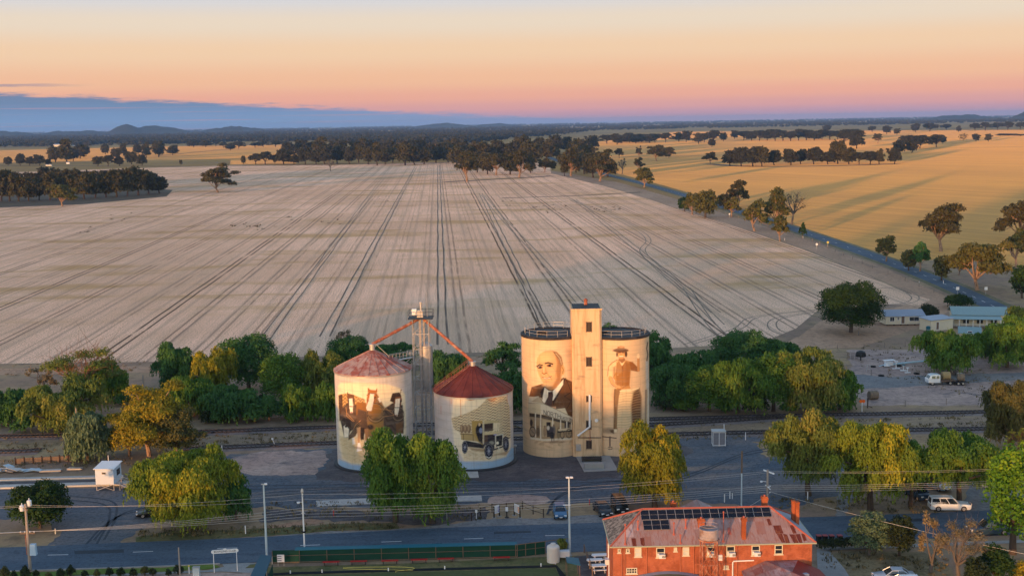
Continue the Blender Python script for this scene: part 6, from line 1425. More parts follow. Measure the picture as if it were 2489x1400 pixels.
for k in range(3):
    z0, z1 = zt0 * k / 3, zt0 * (k + 1) / 3 - .15
    for a, b in (((-s, -s), (s, -s)), ((s, -s), (s, s)), ((s, s), (-s, s)), ((-s, s), (-s, -s))): mb.tube(a + (z0,), b + (z1,), .035, n=4); mb.tube(b + (z0,), a + (z1,), .035, n=4); mb.tube(a + (z1,), b + (z1,), .04, n=4)
mb.build('stand', M['rust'], tk)

# hotel grounds: bins, hedge, picnic tables, rail
mbb = MB(); mbb.box((0, 0, .52), (.46, .5, .98), top=1.18); bb = mbb.mesh('bin_body', M['black'], False); ml = MB(); ml.box((0, 0, 1.04), (.58, .64, .07)); bl_ = ml.mesh('lid', M['pinklid'], False)
mw = MB()
for s in (-.2, .2): mw.lathe([(.0, -.03), (.1, -.03), (.1, .03), (0, .03)], 10, (s, .24, .1), axis='x')
wl_ = mw.mesh('wheel', M['tyre'], False)
for i, (px, py) in enumerate(((1990, 1320), (2005, 1320), (2021, 1320), (2041, 1320))):
    r = thing('wheelie_bin', ['first', 'second', 'third', 'fourth'][i] + ' black wheelie bin from the hotel corner, faded red lid', 'bin', G(px, py), hrz + .1, 'bins at the kerb beside the hotel')
    obj('bin_body', bb, r); obj('lid', bl_, r); obj('wheel', wl_, r)
def hedge(name, label, pts, w, h, seed):
    rng = np.random.default_rng(seed); L_ = smooth_line([G(a, b) for a, b in pts], 5); P = []; N = []
    lobes = [((p.x, p.y, h * .5), (w * .62, w * .62, h * .55)) for p in L_]
    Q, T = leaves(lobes, int(900 * len(L_) / 6), .16, rng, 0, 0, .03, .75, .2)
    return tag(obj(name, quads_mesh(name, Q, T, LF['shrub'])), label, 'hedge')
hedge('hedge', 'clipped dark hedge behind the wheelie bins', ((1996, 1337), (2030, 1335), (2060, 1333), (2100, 1331), (2140, 1329)), 1.0, 1.3, 5)
mt = MB(); mt.box((0, 0, .74), (1.8, .8, .06)); tt = mt.mesh('table_top', M['white'], False); mtb = []
for s in (-.72, .72): m_ = MB(); m_.box((0, s, .44), (1.8, .28, .05)); mtb.append(m_.mesh('bench_seat', M['white'], False))
m_ = MB()
for s in (-.6, .6): m_.tube((s, -.75, 0), (s, -.15, .72), .04, n=5); m_.tube((s, .75, 0), (s, .15, .72), .04, n=5); m_.box((s, 0, .42), (.06, 1.5, .06))
tf = m_.mesh('table_frame', M['white'], False)
for i, (px, py) in enumerate(((1458, 1362), (1446, 1374), (1456, 1388))):
    r = thing('picnic_table', ['farthest', 'middle', 'nearest'][i] + ' white picnic table in the dark yard beside the hotel', 'picnic table', G(px, py), hrz + rad(4), 'white picnic tables')
    obj('table_top', tt, r); obj('bench_seat', mtb[0], r); obj('bench_seat', mtb[1], r); obj('table_frame', tf, r)
def rail_fence(name, label, pts, h, rails, m, spacing=2.4, cat='fence', post_r=.07, rail_r=.04, group=None, mesh=None):
    P = [G(a, b) if len(pts[0]) == 2 else Vector((a, b, 0)) for a, b in pts]; t = thing(name, label, cat, P[0], 0, group); o = P[0]
    cum = 0; spots = []
    for a, b in zip(P[:-1], P[1:]):
        n = max(1, round((b - a).length / spacing))
        for i in range(n): spots.append(a.lerp(b, i / n) - o)
    spots.append(P[-1] - o)
    mp = MB(); mp.tube((0, 0, -.1), (0, 0, h), post_r, n=6); pm = mp.mesh('post', m)
    for s in spots[:100]: q = obj('post', pm, t); q.location = s
    for z in rails:
        mr = MB()
        for a, b in zip(spots[:-1], spots[1:]): mr.tube(a + Vector((0, 0, z)), b + Vector((0, 0, z)), rail_r, n=4, cap=False)
        mr.build('rail', m, t)
    return t, spots
rail_fence('rail_fence', 'brown timber rail between the bowling green and the hotel yard', ((1420, 1343), (1427, 1362), (1434, 1382), (1440, 1402)), 1.1, (.55, 1.05), M['timber'], 2.5)
# ------------------------------------------------------------------ vehicles
def paint_mat(name, c): return mat(name, c, .28, .05, 1, .15, .5)
M['carwhite'] = paint_mat('white_car_paint', (.70, .72, .75)); M['carblue'] = paint_mat('blue_car_paint', (.06, .16, .30)); M['cardark'] = paint_mat('dark_car_paint', (.018, .022, .03))
M['carnavy'] = paint_mat('navy_car_paint', (.025, .055, .10)); M['carsilver'] = paint_mat('silver_car_paint', (.36, .42, .50)); M['carlight'] = paint_mat('pale_blue_car_paint', (.22, .33, .44)); M['carblack'] = paint_mat('black_car_paint', (.008, .009, .011))
def loft(mb, secs, cap=True):
    n = len(secs[0]); vs = [p for s in secs for p in s]; fs = []
    for k in range(len(secs) - 1):
        for i in range(n): j = (i + 1) % n; fs.append((k * n + i, k * n + j, k * n + n + j, k * n + n + i))
    if cap: fs += [tuple(range(n))[::-1], tuple(range((len(secs) - 1) * n, len(secs) * n))]
    mb._add(vs, fs)
WH = {}
def wheel_meshes(r, w):
    if (r, w) not in WH:
        a = MB(); a.lathe([(r * .62, -w / 2), (r * .95, -w / 2), (r, -w * .3), (r, w * .3), (r * .95, w / 2), (r * .62, w / 2)], 20, axis='y'); b = MB(); b.lathe([(0, -w * .42), (r * .2, -w * .5), (r * .62, -w * .44), (r * .62, w * .44), (r * .2, w * .5), (0, w * .42)], 12, axis='y')
        WH[(r, w)] = (a.mesh('wheel', M['tyre']), b.mesh('rim', M['rim']))
    return WH[(r, w)]
def car(name, label, px, py, head, paint, L=4.5, W=1.78, kind='sedan', cat='car', r=.32):
    """x forward; body and cabin lofted from cross-sections"""
    t = thing(name, label, cat, G(px, py), head); zb = .22; m = M[paint]
    sh = {'sedan': .92, 'hatch': .95, 'van': 1.05, 'ute': 1.05, 'pickup': 1.05}[kind]; H = {'sedan': 1.45, 'hatch': 1.52, 'van': 1.78, 'ute': 1.82, 'pickup': 1.80}[kind]
    hood = {'sedan': .80, 'hatch': .86, 'van': 1.0, 'ute': 1.02, 'pickup': 1.04}[kind]
    st = [(-L / 2, .80, sh - .12, .34), (-L / 2 + .12, .94, sh - .03, .26), (-L * .30, 1, sh, zb), (-.05 * L, 1, sh, zb), (L * .20, 1, sh - .01, zb), (L * .30, .99, hood, zb), (L / 2 - .25, .94, hood - .10, .26), (L / 2, .78, hood - .28, .34)]
    secs = []
    for x, k, z1, z0 in st:
        w = W / 2 * k; zm = z0 + (z1 - z0) * .55
        secs.append([(x, -w * .94, z0), (x, -w, zm - .1), (x, -w * .985, zm + .1), (x, -w * .93, z1 - .04), (x, -w * .80, z1), (x, w * .80, z1), (x, w * .93, z1 - .04), (x, w * .985, zm + .1), (x, w, zm - .1), (x, w * .94, z0)])
    mb = MB(); loft(mb, secs); body = mb.build('body', m, t)
    # cabin: x of base rear, base front, roof rear, roof front
    cb = {'sedan': (-.36, .22, -.20, .06), 'hatch': (-.46, .24, -.36, .07), 'van': (-.46, .30, -.40, .12), 'ute': (-.49, .20, -.46, .06), 'pickup': (-.16, .20, -.12, .06)}[kind]
    xb0, xb1, xr0, xr1 = [q * L for q in cb]; wb, wr = W / 2 * .90, W / 2 * .70; zs, zr = sh - .03, H - .06
    B = [Vector((xb0, -wb, zs)), Vector((xb1, -wb, zs)), Vector((xb1, wb, zs)), Vector((xb0, wb, zs))]; T = [Vector((xr0, -wr, zr)), Vector((xr1, -wr, zr)), Vector((xr1, wr, zr)), Vector((xr0, wr, zr))]
    mb = MB()                               # pillars, roof
    mb.slab([T[0] + Vector((-.04, -.03, 0)), T[1] + Vector((.04, -.03, 0)), T[2] + Vector((.04, .03, 0)), T[3] + Vector((-.04, .03, 0))], .05); mb.prism([(T[0].x + .08, -wr + .08), (T[1].x - .08, -wr + .08), (T[1].x - .08, wr - .08), (T[0].x + .08, wr - .08)], zr, zr + .045)
    for a, b in zip(B, T): mb.tube(a, b, .055, n=6)
    for s in (0, 3):
        o = 1 if s == 0 else 2
        for f in ((.5,) if kind in ('sedan', 'pickup') else (.36, .66)): mb.tube(B[s].lerp(B[o], f), T[s].lerp(T[o], f), .05, n=5)
    if kind == 'ute':                       # closed panels between canopy windows
        for s in (0, 3):
            o = 1 if s == 0 else 2; mb.slab([B[s].lerp(B[o], .0), B[s].lerp(B[o], .58), B[s].lerp(B[o], .58).lerp(T[s].lerp(T[o], .58), .35), B[s].lerp(T[s], .35)][::(1 if s == 0 else -1)], .03)
    mb.build('roof', m, t)
    def pane(nm, pts):
        g = MB(); c = sum((Vector(p) for p in pts), Vector()) / 4; g.slab([c + (Vector(p) - c) * .90 for p in pts], .02); g.build(nm, M['glass'], t, False)
    pane('windscreen', [B[1], B[2], T[2], T[1]]); pane('rear_window', [B[3], B[0], T[0], T[3]])
    pane('side_window', [B[0], B[1], T[1], T[0]]); pane('side_window', [B[2], B[3], T[3], T[2]])
    wm, rm = wheel_meshes(r, .22)
    for sx in (-.31, .31):
        for sy in (-1, 1):
            o = obj('wheel', wm, t); o.location = (sx * L, sy * (W / 2 - .09), r); obj('rim', rm, o)
    for sy in (-1, 1):
        g = MB(); g.box((L / 2 - .12, sy * W * .33, hood - .22), (.16, .34, .15)); g.build('headlight', M['lamp'], t, False)
        g = MB(); g.box((-L / 2 + .05, sy * W * .36, sh - .22), (.10, .22, .18)); g.build('tail_light', M['tail'], t, False)
        g = MB(); g.box((xb1 - .25, sy * (W / 2 + .06), zs + .06), (.14, .18, .13)); g.build('mirror', m, t, False)
    g = MB(); g.box((L / 2 - .03, 0, .42), (.10, W * .55, .16)); g.box((L / 2 - .1, 0, hood - .24), (.10, W * .36, .10)); g.build('grille', M['black'], t, False)
    g = MB(); g.box((L / 2 + .03, 0, .46), (.02, .42, .12)); g.build('number_plate', M['plastic'], t, False)
    if kind == 'ute':
        g = MB(); g.path([(L / 2 + .05, -.5, .45), (L / 2 + .12, -.45, .95), (L / 2 + .12, .45, .95), (L / 2 + .05, .5, .45)], .04, 6); g.build('bull_bar', M['galv'], t)
        g = MB()
        for s in (-.5, .5): g.tube((xr0 + .3, s, zr + .1), (xr1 - .3, s, zr + .1), .025, n=5)
        g.build('roof_rack', M['galv'], t)
    if kind == 'pickup':
        g = MB(); g.prism([(-L / 2 + .15, -W / 2 + .15), (-L * .18, -W / 2 + .15), (-L * .18, W / 2 - .15), (-L / 2 + .15, W / 2 - .15)], sh, sh + .02); g.build('tray_cover', M['black'], t, False)
    return t
d90 = -math.pi / 2
car('utility_vehicle', 'white dual cab ute with canopy parked along the street', 2307, 1238, rad(-4), 'carwhite', 5.3, 1.82, 'ute', 'ute', .38)
car('van', 'dark blue people mover facing the street under the weeping trees', 2229, 1208, d90 + rad(14), 'carnavy', 4.7, 1.85, 'van', 'van', .33)
car('parked_car', 'pale blue sedan parked behind the dark blue people mover', 2276, 1186, d90 + rad(22), 'carlight', 4.5, 1.78, 'sedan')
car('parked_car', 'grey hatchback half hidden by the bright green tree', 2394, 1182, d90 + rad(38), 'carlight', 4.2, 1.75, 'hatch')
car('pickup', 'dark pickup nosing out from under the bright green tree', 2402, 1296, rad(186), 'carnavy', 5.2, 1.85, 'pickup', 'pickup', .38)
car('parked_car', 'silver sedan parked on the hotel lawn', 2172, 1410, rad(176), 'carsilver', 4.7, 1.82, 'sedan')
car('parked_car', 'white car at the bottom edge behind the silver sedan', 2194, 1431, rad(178), 'carwhite', 4.6, 1.8, 'hatch')
car('parked_car', 'small blue hatchback facing the street beside the tall light pole', 1361, 1253, d90 + rad(2), 'carblue', 4.0, 1.72, 'hatch')
car('parked_car', 'dark car close to the hotel shingle roof', 1465, 1246, d90 + rad(12), 'cardark', 4.5, 1.8, 'sedan')
car('parked_car', 'black four wheel drive under the golden tree', 1506, 1238, d90 + rad(6), 'carblack', 4.6, 1.86, 'van', 'car', .36)
car('parked_car', 'black car in the shade of the wide yellow green tree', 373, 1252, rad(198), 'carblack', 4.5, 1.8, 'sedan')
# farm truck with a hay bale on its tray
tr = thing('farm_truck', 'white crew cab tray truck on the gravel drive', 'truck', G(2284, 934), rad(181))
mb = MB(); loft(mb, [[(x, -.95 * k, .55), (x, -.98 * k, 1.3), (x, -.86 * k, z), (x, .86 * k, z), (x, .98 * k, 1.3), (x, .95 * k, .55)] for x, k, z in ((.25, 1, 2.05), (1.5, 1, 2.12), (2.1, 1, 1.95), (2.45, .98, 1.35), (2.6, .94, 1.0))]); mb.build('body', M['carwhite'], tr)
for sy in (-1, 1):
    for x0, x1 in ((.45, 1.05), (1.2, 1.95)): g = MB(); g.slab([Vector((x0, sy * .985, 1.36)), Vector((x1, sy * .985, 1.36)), Vector((x1 - .08, sy * .90, 1.86)), Vector((x0, sy * .90, 1.9))][::sy], .03); g.build('side_window', M['glass'], tr, False)
    g = MB(); g.box((2.6, sy * .68, .95), (.08, .3, .2)); g.build('headlight', M['lamp'], tr, False)
g = MB(); g.slab([Vector((2.46, -.8, 1.36)), Vector((2.46, .8, 1.36)), Vector((2.14, .72, 1.9)), Vector((2.14, -.72, 1.9))], .03); g.build('windscreen', M['glass'], tr, False)
g = MB(); g.box((-1.35, 0, .88), (3.0, 1.95, .12)); g.box((.12, 0, 1.45), (.06, 1.9, 1.1)); g.box((-.6, 0, .66), (4.6, .7, .2)); g.build('tray', M['timber'], tr, False)
wm, rm = wheel_meshes(.38, .26)
for sx in (1.75, -1.75):
    for sy in (-.82, .82): o = obj('wheel', wm, tr); o.location = (sx, sy, .38); obj('rim', rm, o)
def bale(name, label, p, r, L, m, rz, cat='hay bale'):
    mb = MB(); rng = random.Random(int(p.x * 10)); prof = [(0, -L / 2), (r * .6, -L / 2 - .02), (r * .96, -L / 2 + .03)] + [(r * (1 + rng.uniform(-.03, .03)), -L / 2 + .1 + (L - .2) * i / 6) for i in range(7)] + [(r * .96, L / 2 - .03), (r * .6, L / 2 + .02), (0, L / 2)]
    mb.lathe(prof, 22, (0, 0, r), axis='y'); o = mb.build(name, m); o.location = p; o.rotation_euler = (0, 0, rz); return tag(o, label, cat)
p = G(2284, 934); c_, s_ = math.cos(rad(181)), math.sin(rad(181))
bale('hay_bale', 'round straw bale on the tray of the white truck', p + Vector((-1.2 * c_, -1.2 * s_, .94)), .78, 1.5, M['hay'], rad(88))
tl_ = thing('trailer', 'low flat trailer behind the hay truck', 'trailer', G(2330, 934), rad(181)); g = MB(); g.box((0, 0, .55), (3.0, 1.9, .12)); g.box((2.2, 0, .5), (1.6, .12, .1)); g.box((1.3, 0, .72), (.06, 1.8, .35)); g.build('tray', M['dark'], tl_, False)
for sx in (-.45, .45):
    for sy in (-1.02, 1.02): o = obj('wheel', wm, tl_); o.location = (sx, sy, .38); obj('rim', rm, o)
p = G(2330, 934); bale('hay_bale', 'loose grey straw bale on the flat trailer', p + Vector((.45, .1, .61)), .75, 1.4, M['oldhay'], rad(75))
tg = thing('water_trough', 'round grey tub standing beyond the flat trailer', 'tub', G(2335, 915)); g = MB(); g.lathe([(.75, 0), (.8, .7), (.72, .7), (.68, .1), (0, .1)], 20); g.build('tub', M['galv'], tg)
bale('hay_bale', 'dark weathered bale lying on the pinkish dirt', G(2122, 970), .8, 1.7, M['oldhay'], rad(100))
# ------------------------------------------------------------------ railway
def track(label, pts, gauge=1.6, bw=4.2):
    L_ = smooth_line([G(a, b) for a, b in pts], 10)
    t = thing('railway_track', label, 'railway track', L_[0]); o = L_[0]; ln = [p - o for p in L_]
    mb = MB()
    def side(i, w, z):
        d = ln[min(i + 1, len(ln) - 1)] - ln[max(i - 1, 0)]; d.normalize(); n = Vector((-d.y, d.x, 0)); return ln[i] + n * w + Vector((0, 0, z))
    for i in range(len(ln) - 1):
        for (w0, z0), (w1, z1) in (((-bw / 2, .03), (-1.4, .14)), ((-1.4, .14), (1.4, .14)), ((1.4, .14), (bw / 2, .03))):
            mb.poly([side(i, w0, z0), side(i + 1, w0, z0), side(i + 1, w1, z1), side(i, w1, z1)][::-1])
    mb.build('ballast', M['ballast'], t, False)
    for s in (-1, 1):
        mr = MB()
        for i in range(len(ln) - 1):
            a0, a1 = side(i, s * gauge / 2 - .035, .16), side(i + 1, s * gauge / 2 - .035, .16); b0, b1 = side(i, s * gauge / 2 + .035, .16), side(i + 1, s * gauge / 2 + .035, .16); h = Vector((0, 0, .17))
            mr.poly([a0 + h, a1 + h, b1 + h, b0 + h][::-1]); mr.poly([a0, a0 + h, a1 + h, a1][::-1]); mr.poly([b0, b1, b1 + h, b0 + h][::-1])
        mr.build('rail', M['railsteel'], t, False)
    ms = MB(); acc = 0
    for i in range(len(ln) - 1):
        a, b = ln[i], ln[i + 1]; D = (b - a).length; n = Vector((-(b - a).y, (b - a).x, 0)).normalized(); d = (b - a).normalized(); x = acc
        while x < D:
            p = a + d * x; ms.slab([p - n * 1.25 - d * .12 + Vector((0, 0, .2)), p - n * 1.25 + d * .12 + Vector((0, 0, .2)), p + n * 1.25 + d * .12 + Vector((0, 0, .2)), p + n * 1.25 - d * .12 + Vector((0, 0, .2))][::-1], .08); x += .75
        acc = x - D
    tag(ms.build('sleepers', M['sleeper'], t, False), kind='stuff')
M['railsteel'] = mat('rail_steel', (.055, .042, .045), .45, .3, 1, .5); M['sleeper'] = mat('grey_sleeper', (.075, .062, .058), .9, .35, 2.5)
track('main railway line running behind the silos', [(-400, 1070), (0, 1063), (450, 1053), (820, 1040), (1260, 1029), (1580, 1021), (1900, 1013), (2400, 1003), (2900, 992)])
track('loop track joining the main line beyond the twin silo', [(1000, 1056), (1260, 1047), (1580, 1035), (1760, 1025), (1900, 1015.5)])
track('siding track passing close behind the silos', [(440, 1094), (560, 1089), (820, 1079), (1260, 1068), (1680, 1057), (1900, 1052), (2400, 1044), (2900, 1034)])
track('short dead end track in the dry grass', [(-400, 1104), (0, 1100), (98, 1096)])
sheet('dry_grass', [(-400, 1085), (0, 1076), (300, 1070), (420, 1075), (420, 1090), (200, 1108), (0, 1118), (-400, 1130)], .014, patch_mat('dry_rail_grass', (.33, .215, .12), (.42, .285, .155), (.22, .16, .09), .15, 1.6, stretch=(.4, 1, 1)))
sheet('dry_grass', [(450, 1062), (820, 1050), (820, 1070), (450, 1084)], .014, patch_mat('dry_rail_grass_b', (.28, .195, .135), (.35, .25, .155), (.19, .145, .10), .2, 1.6, stretch=(.4, 1, 1)))
sheet('dry_grass', [(1640, 1030), (1900, 1022), (2400, 1010), (2900, 1000), (2900, 1030), (2400, 1040), (1900, 1048), (1640, 1053)], .014, bpy.data.materials['dry_rail_grass_b'])
sheet('dry_grass', [(1830, 1075), (1900, 1066), (2400, 1056), (2400, 1072), (1960, 1110), (1870, 1110)], .022, bpy.data.materials['dry_rail_grass'])

# ------------------------------------------------------------------ poles and wires
def pole(label, px, by, ty, r0_, r1_, m, name='power_pole', cat='power pole', group=None):
    P = G(px, by); h = hgt(P, ty); t = thing(name, label, cat, P, 0, group); mb = MB(); mb.tube((0, 0, -.2), (0, 0, h), r0_, r1_, 10); mb.build('pole_shaft', m, t); return t, P, h
pa, PA, ha = pole('timber power pole with two transformers and pale blue box', 74, 1390, 1224, .20, .14, M['pole'])
for z, d, a in ((ha - .5, (.12, 2.0, .14), rad(35)), (ha - 3.6, (1.8, .12, .14), 0)): mb = MB(); mb.box((0, 0, z), d, a); mb.build('crossarm', M['timber'], pa, False)
for dx, dy, z in ((-.42, 0, ha - .85), (.35, .3, ha - .35)): mb = MB(); mb.lathe([(0, 0), (.26, .02), (.28, .6), (.2, .7), (0, .72)], 12, (dx, dy, z)); mb.tube((dx, dy, z + .7), (dx, dy, z + .95), .05); mb.build('transformer', M['plastic'], pa)
mb = MB()
for y in (-.8, -.3, .3, .8): mb.lathe([(.04, 0), (.08, .08), (.05, .18), (0, .2)], 6, (y * .57, y * .82, ha - .42))
for x in (-.8, -.3, .3, .8): mb.lathe([(.04, 0), (.08, .08), (.05, .18), (0, .2)], 6, (x, 0, ha - 3.52))
mb.build('insulator', M['plastic'], pa)
mb = MB(); mb.box((.55, 0, ha - 5.6), (.75, .5, 1.35), top=.85); mb.build('meter_box', mat('pale_blue_cabinet', (.38, .52, .68), .5, .05), pa, False)
mb = MB(); mb.tube((-.22, -.1, ha - 6.2), (-.22, -.1, ha - 3.8), .05, n=6); mb.build('cable_guard', M['rust'], pa)
pb, PB, hb_ = pole('slim steel power pole with round street lamp by the shelter fence', 741, 1349, 1196, .11, .08, M['white'])
for z, d in ((hb_ - .35, (.1, .9, .1)), (hb_ - 2.6, (.5, .1, .1))): mb = MB(); mb.box((0, 0, z), d); mb.build('crossarm', M['galv'], pb, False)
mb = MB(); mb.lathe([(.16, 0), (.2, .25), (.1, .55), (0, .6)], 10, (0, 0, hb_ - .1)); mb.build('pole_cap', M['galv'], pb, False)
mb = MB(); mb.tube((0, 0, hb_ - 1.2), (-.4, -.1, hb_ - 1.2), .03); mb.lathe([(0, -.12), (.17, -.1), (.2, .08), (0, .14)], 12, (-.5, -.1, hb_ - 1.25)); mb.build('street_lamp', M['plastic'], pb)
mb = MB(); mb.lathe([(.2, 0), (.22, .02), (.22, .2), (.2, .22)], 10, (0, 0, 2.9)); mb.build('pole_clamp', M['black'], pb)
pc, PC, hc = pole('timber power pole with slanting crossarm behind the hotel ridge', 1864, 1288, 1141, .17, .13, M['pole'])
for x, z, d, a in ((.15, hc - .3, (2.0, .13, .15), rad(-62)), (0, hc - 2.2, (1.2, .12, .12), rad(-80))): mb = MB(); mb.box((x, 0, z), d, a); mb.build('crossarm', M['white'], pc, False)
mb = MB(); mb.tube((0, 0, hc - 1.6), (-.7, -.1, hc - 1.45), .03); mb.lathe([(0, -.1), (.15, -.08), (.17, .06), (0, .12)], 10, (-.8, -.1, hc - 1.5)); mb.build('street_lamp', M['plastic'], pc)
mb = MB()
for z in (hc - 2.2, hc - 2.6, hc - 3.0): mb.lathe([(.05, 0), (.1, .06), (.05, .16), (0, .17)], 6, (.3, -.1, z))
mb.build('insulator', M['plastic'], pc)
def light_pole(label, px, by, ty, heads):
    t, P, h = pole(label, px, by, ty, .16, .09, M['bluepole'], 'light_pole', 'light pole')
    mb = MB(); mb.box((0, 0, h), (.6, .1, .1), .3)
    mb.build('bracket', M['galv'], t, False)
    for s in heads: g = MB(); g.box((s * .30, -.14, h + .06), (.36, .34, .16), .3, top=.8); g.build('floodlight', M['plastic'], t, False)
    mb = MB(); mb.lathe([(.32, -.1), (.32, .04), (.16, .1)], 10); mb.build('base_plate', M['concrete'], t)
    return t, P, h
M['bluepole'] = mat('pale_painted_pole', (.42, .50, .56), .5, .1)
light_pole('tall pale floodlight pole at the left end of the bowling green fence', 649, 1357, 1176, (1,))
t_, P_, h_ = light_pole('tall pale floodlight pole beside the white water tank', 1385, 1350, 1160, (-.6, .9))
mb = MB(); mb.box((-.3, -.1, h_ * .655), (.9, .2, .06)); mb.build('loudspeaker_arm', M['plastic'], t_, False)
t_, P_, h_ = pole('pale pole with brown timber top standing behind the hotel', 1802, 1236, 1096, .11, .10, M['bluepole'], 'flag_pole', 'pole'); mb = MB(); mb.tube((0, 0, h_ * .62), (0, 0, h_ + .02), .125, .115, 8); mb.build('pole_top', M['timber'], t_)
pole('slim grey pole standing on the garden strip', 438, 1402, 1330, .10, .08, M['pole'], 'post', 'post')
pole('old grey timber pole among the railway trees', 351, 980, 911, .16, .13, M['pole'], 'post', 'post'); pole('leaning pale timber pole beside the grey green tree', 189, 1060, 988, .15, .12, M['pole'], 'post', 'post')
# conductors strung from pole to pole
PL = PA + Vector((-80, -1, 0)); PR = PC + Vector((62, 5, 0))
def wire(label, pts, sag=.7, group=None, r=.018):
    line = []
    for a, b in zip(pts[:-1], pts[1:]):
        for i in range(12): q = i / 12; line.append(a.lerp(b, q) - Vector((0, 0, sag * 4 * q * (1 - q) * min(1, (b - a).length / 60))))
    line.append(pts[-1]); o = pts[0]; mb = MB(); mb.path([p - o for p in line], r, 4); w = mb.build('overhead_wire', M['wire'], None); w.location = o
    return tag(w, label, 'power line', group)
UPW = ['upper overhead wire nearer the street, carried on the pole tops', 'upper overhead wire nearer the silos, carried on the pole tops']
for i, s in enumerate((-.35, .35)):
    wire(UPW[i], [PL + Vector((0, s, ha - .4)), PA + Vector((s, s, ha - .25)), PB + Vector((0, s, hb_ - .1 - i * .9)), PC + Vector((s * .8, s, hc - .1 - i * .4)), PR + Vector((0, s, hc - .2 - i * .4))], .9, 'upper overhead wires', .012)
for i in range(4):
    z = (-3.4, -3.6, -3.85, -4.1)[i]; s = (-.75, -.25, .25, .75)[i]
    wire(['topmost', 'second highest', 'third highest', 'lowest'][i] + ' of the four low street wires', [PL + Vector((0, s, ha - 3.4)), PA + Vector((s, s * .2, ha - 3.4)), PB + Vector((-.1, .1, hb_ - 2.0 - i * .38)), PC + Vector((.2, 0, hc - 2.1 - i * .26)), PR + Vector((0, 0, hc - 2.2 - i * .26))], .6, 'low street wires', .016)
wire('service wire slanting from the hotel pole across the lawn', [PC + Vector((.5, -.2, hc - 2.9)), G(2520, 1352, 4.5)], .5, None, .022)
wire('short service wire from the pole down to the hotel ridge', [PC + Vector((.3, -.3, hc - 2.9)), HO + HM @ Vector((RX1 - 2.2, RY + .1, RZ + .1))], .2, None, .02)

# ------------------------------------------------------------------ signs, fences, small things in the yard
def fnt(txt, size, m, name='lettering'):
    c = bpy.data.curves.new(name, 'FONT'); c.body = txt; c.size = size; c.align_x = 'CENTER'; c.align_y = 'CENTER'; c.extrude = .004
    o = bpy.data.objects.new(name, c); COL.objects.link(o); bpy.context.view_layer.update()
    me = bpy.data.meshes.new_from_object(o.evaluated_get(bpy.context.evaluated_depsgraph_get())); bpy.data.objects.remove(o); me.materials.clear(); me.materials.append(m); me.name = name; return me
def put_text(txt, size, m, par, loc, rz=0):
    o = obj('lettering', fnt(txt, size, m), par); o.location = loc; o.rotation_euler = (math.pi / 2, 0, rz); return o
P = G(1071, 1262); w = 38 * mpp(P); zc = hgt(P, 1234); sg = thing('entry_sign', 'white no entry sign board under the weeping tree', 'sign', P, rad(-2))
mb = MB(); mb.box((0, 0, zc), (w, .05, w * .42)); mb.build('sign_board', M['white'], sg, False)
mb = MB()
for s in (-w * .4, w * .4): mb.tube((s, .05, 0), (s, .05, zc + w * .2), .04, n=6)
mb.build('sign_post', M['galv'], sg)
mb = MB(); mb.lathe([(0, 0), (w * .115, 0), (w * .115, .012), (0, .012)], 24, (-w * .34, -.03, zc - w * .06), axis='y'); mb.build('red_disc', M['signred'], sg); mb = MB(); mb.box((-w * .34, -.05, zc - w * .06), (w * .15, .012, w * .04)); mb.build('white_bar', M['white'], sg, False)
put_text('NO ENTRY', w * .13, M['signink'], sg, (w * .13, -.03, zc - w * .03)); mb = MB(); mb.box((w * .13, -.03, zc - w * .115), (w * .5, .012, w * .025)); mb.box((-w * .05, -.03, zc + w * .15), (w * .14, .012, w * .02)); mb.build('printed_line', M['signink'], sg, False)
def info_board(label, pts, seed):
    (x0, y0), (x1, y1), tp = pts; A = G(x0, y0); B = G(x1, y1); t = thing('information_board', label, 'sign', (A + B) / 2, math.atan2((B - A).y, (B - A).x)); L_ = (B - A).length; h = hgt((A + B) / 2, tp)
    for s in (-L_ / 2, L_ / 2):
        mb = MB(); mb.box((s, 0, h * .47), (.13, .13, h * .94)); mb.build('board_post', M['black'], t, False); mb = MB(); mb.lathe([(.3, 0), (.3, .05), (0, .05)], 12, (s, 0, 0)); mb.build('footing', M['concrete'], t)
    mb = MB(); mb.box((0, -.02, h * .66), (L_ - .13, .06, h * .66)); mb.build('panel', M['plastic'], t, False)
    mb = MB()
    for k in range(4): mb.box((L_ * .28, -.058, h * (.45 + .12 * k)), (L_ * .28, .012, h * .07))
    mb.build('printed_block', M['signpurple' if seed else 'signorange'], t, False); mb = MB()
    for k in range(6): mb.box((-L_ * .14, -.058, h * (.42 + .085 * k)), (L_ * .42, .012, h * .018))
    mb.build('printed_line', M['galv'], t, False)
info_board('white tourist board with purple print on two black posts', ((1201, 1258), (1214, 1254), 1227), 1); info_board('white tourist board with orange print on two black posts', ((1250, 1252), (1264, 1258), 1225), 0)
t = thing('donation_post', 'short black post with white box between the tourist boards', 'post', G(1232, 1257)); mb = MB(); mb.box((0, 0, .45), (.14, .14, .9)); mb.lathe([(.3, 0), (.3, .05), (0, .06)], 10); mb.build('post_shaft', M['black'], t, False); mb = MB(); mb.box((0, 0, 1.15), (.34, .28, .5)); mb.build('box', M['plastic'], t, False)
rail_fence('rail_fence', 'dark timber rail fence beside the no entry sign', ((1146, 1266), (1168, 1253), (1196, 1245)), 1.15, (.55, 1.05), M['darktimber'], 2.4)
rail_fence('rail_fence', 'dark timber rail fence behind the tourist boards', ((1196, 1244), (1231, 1242), (1270, 1238)), 1.2, (.5, 1.05), M['darktimber'], 2.3); rail_fence('rail_fence', 'dark timber rail fence on the car park side of the boards', ((1270, 1238), (1296, 1249), (1321, 1257)), 1.2, (.5, 1.05), M['darktimber'], 2.3)
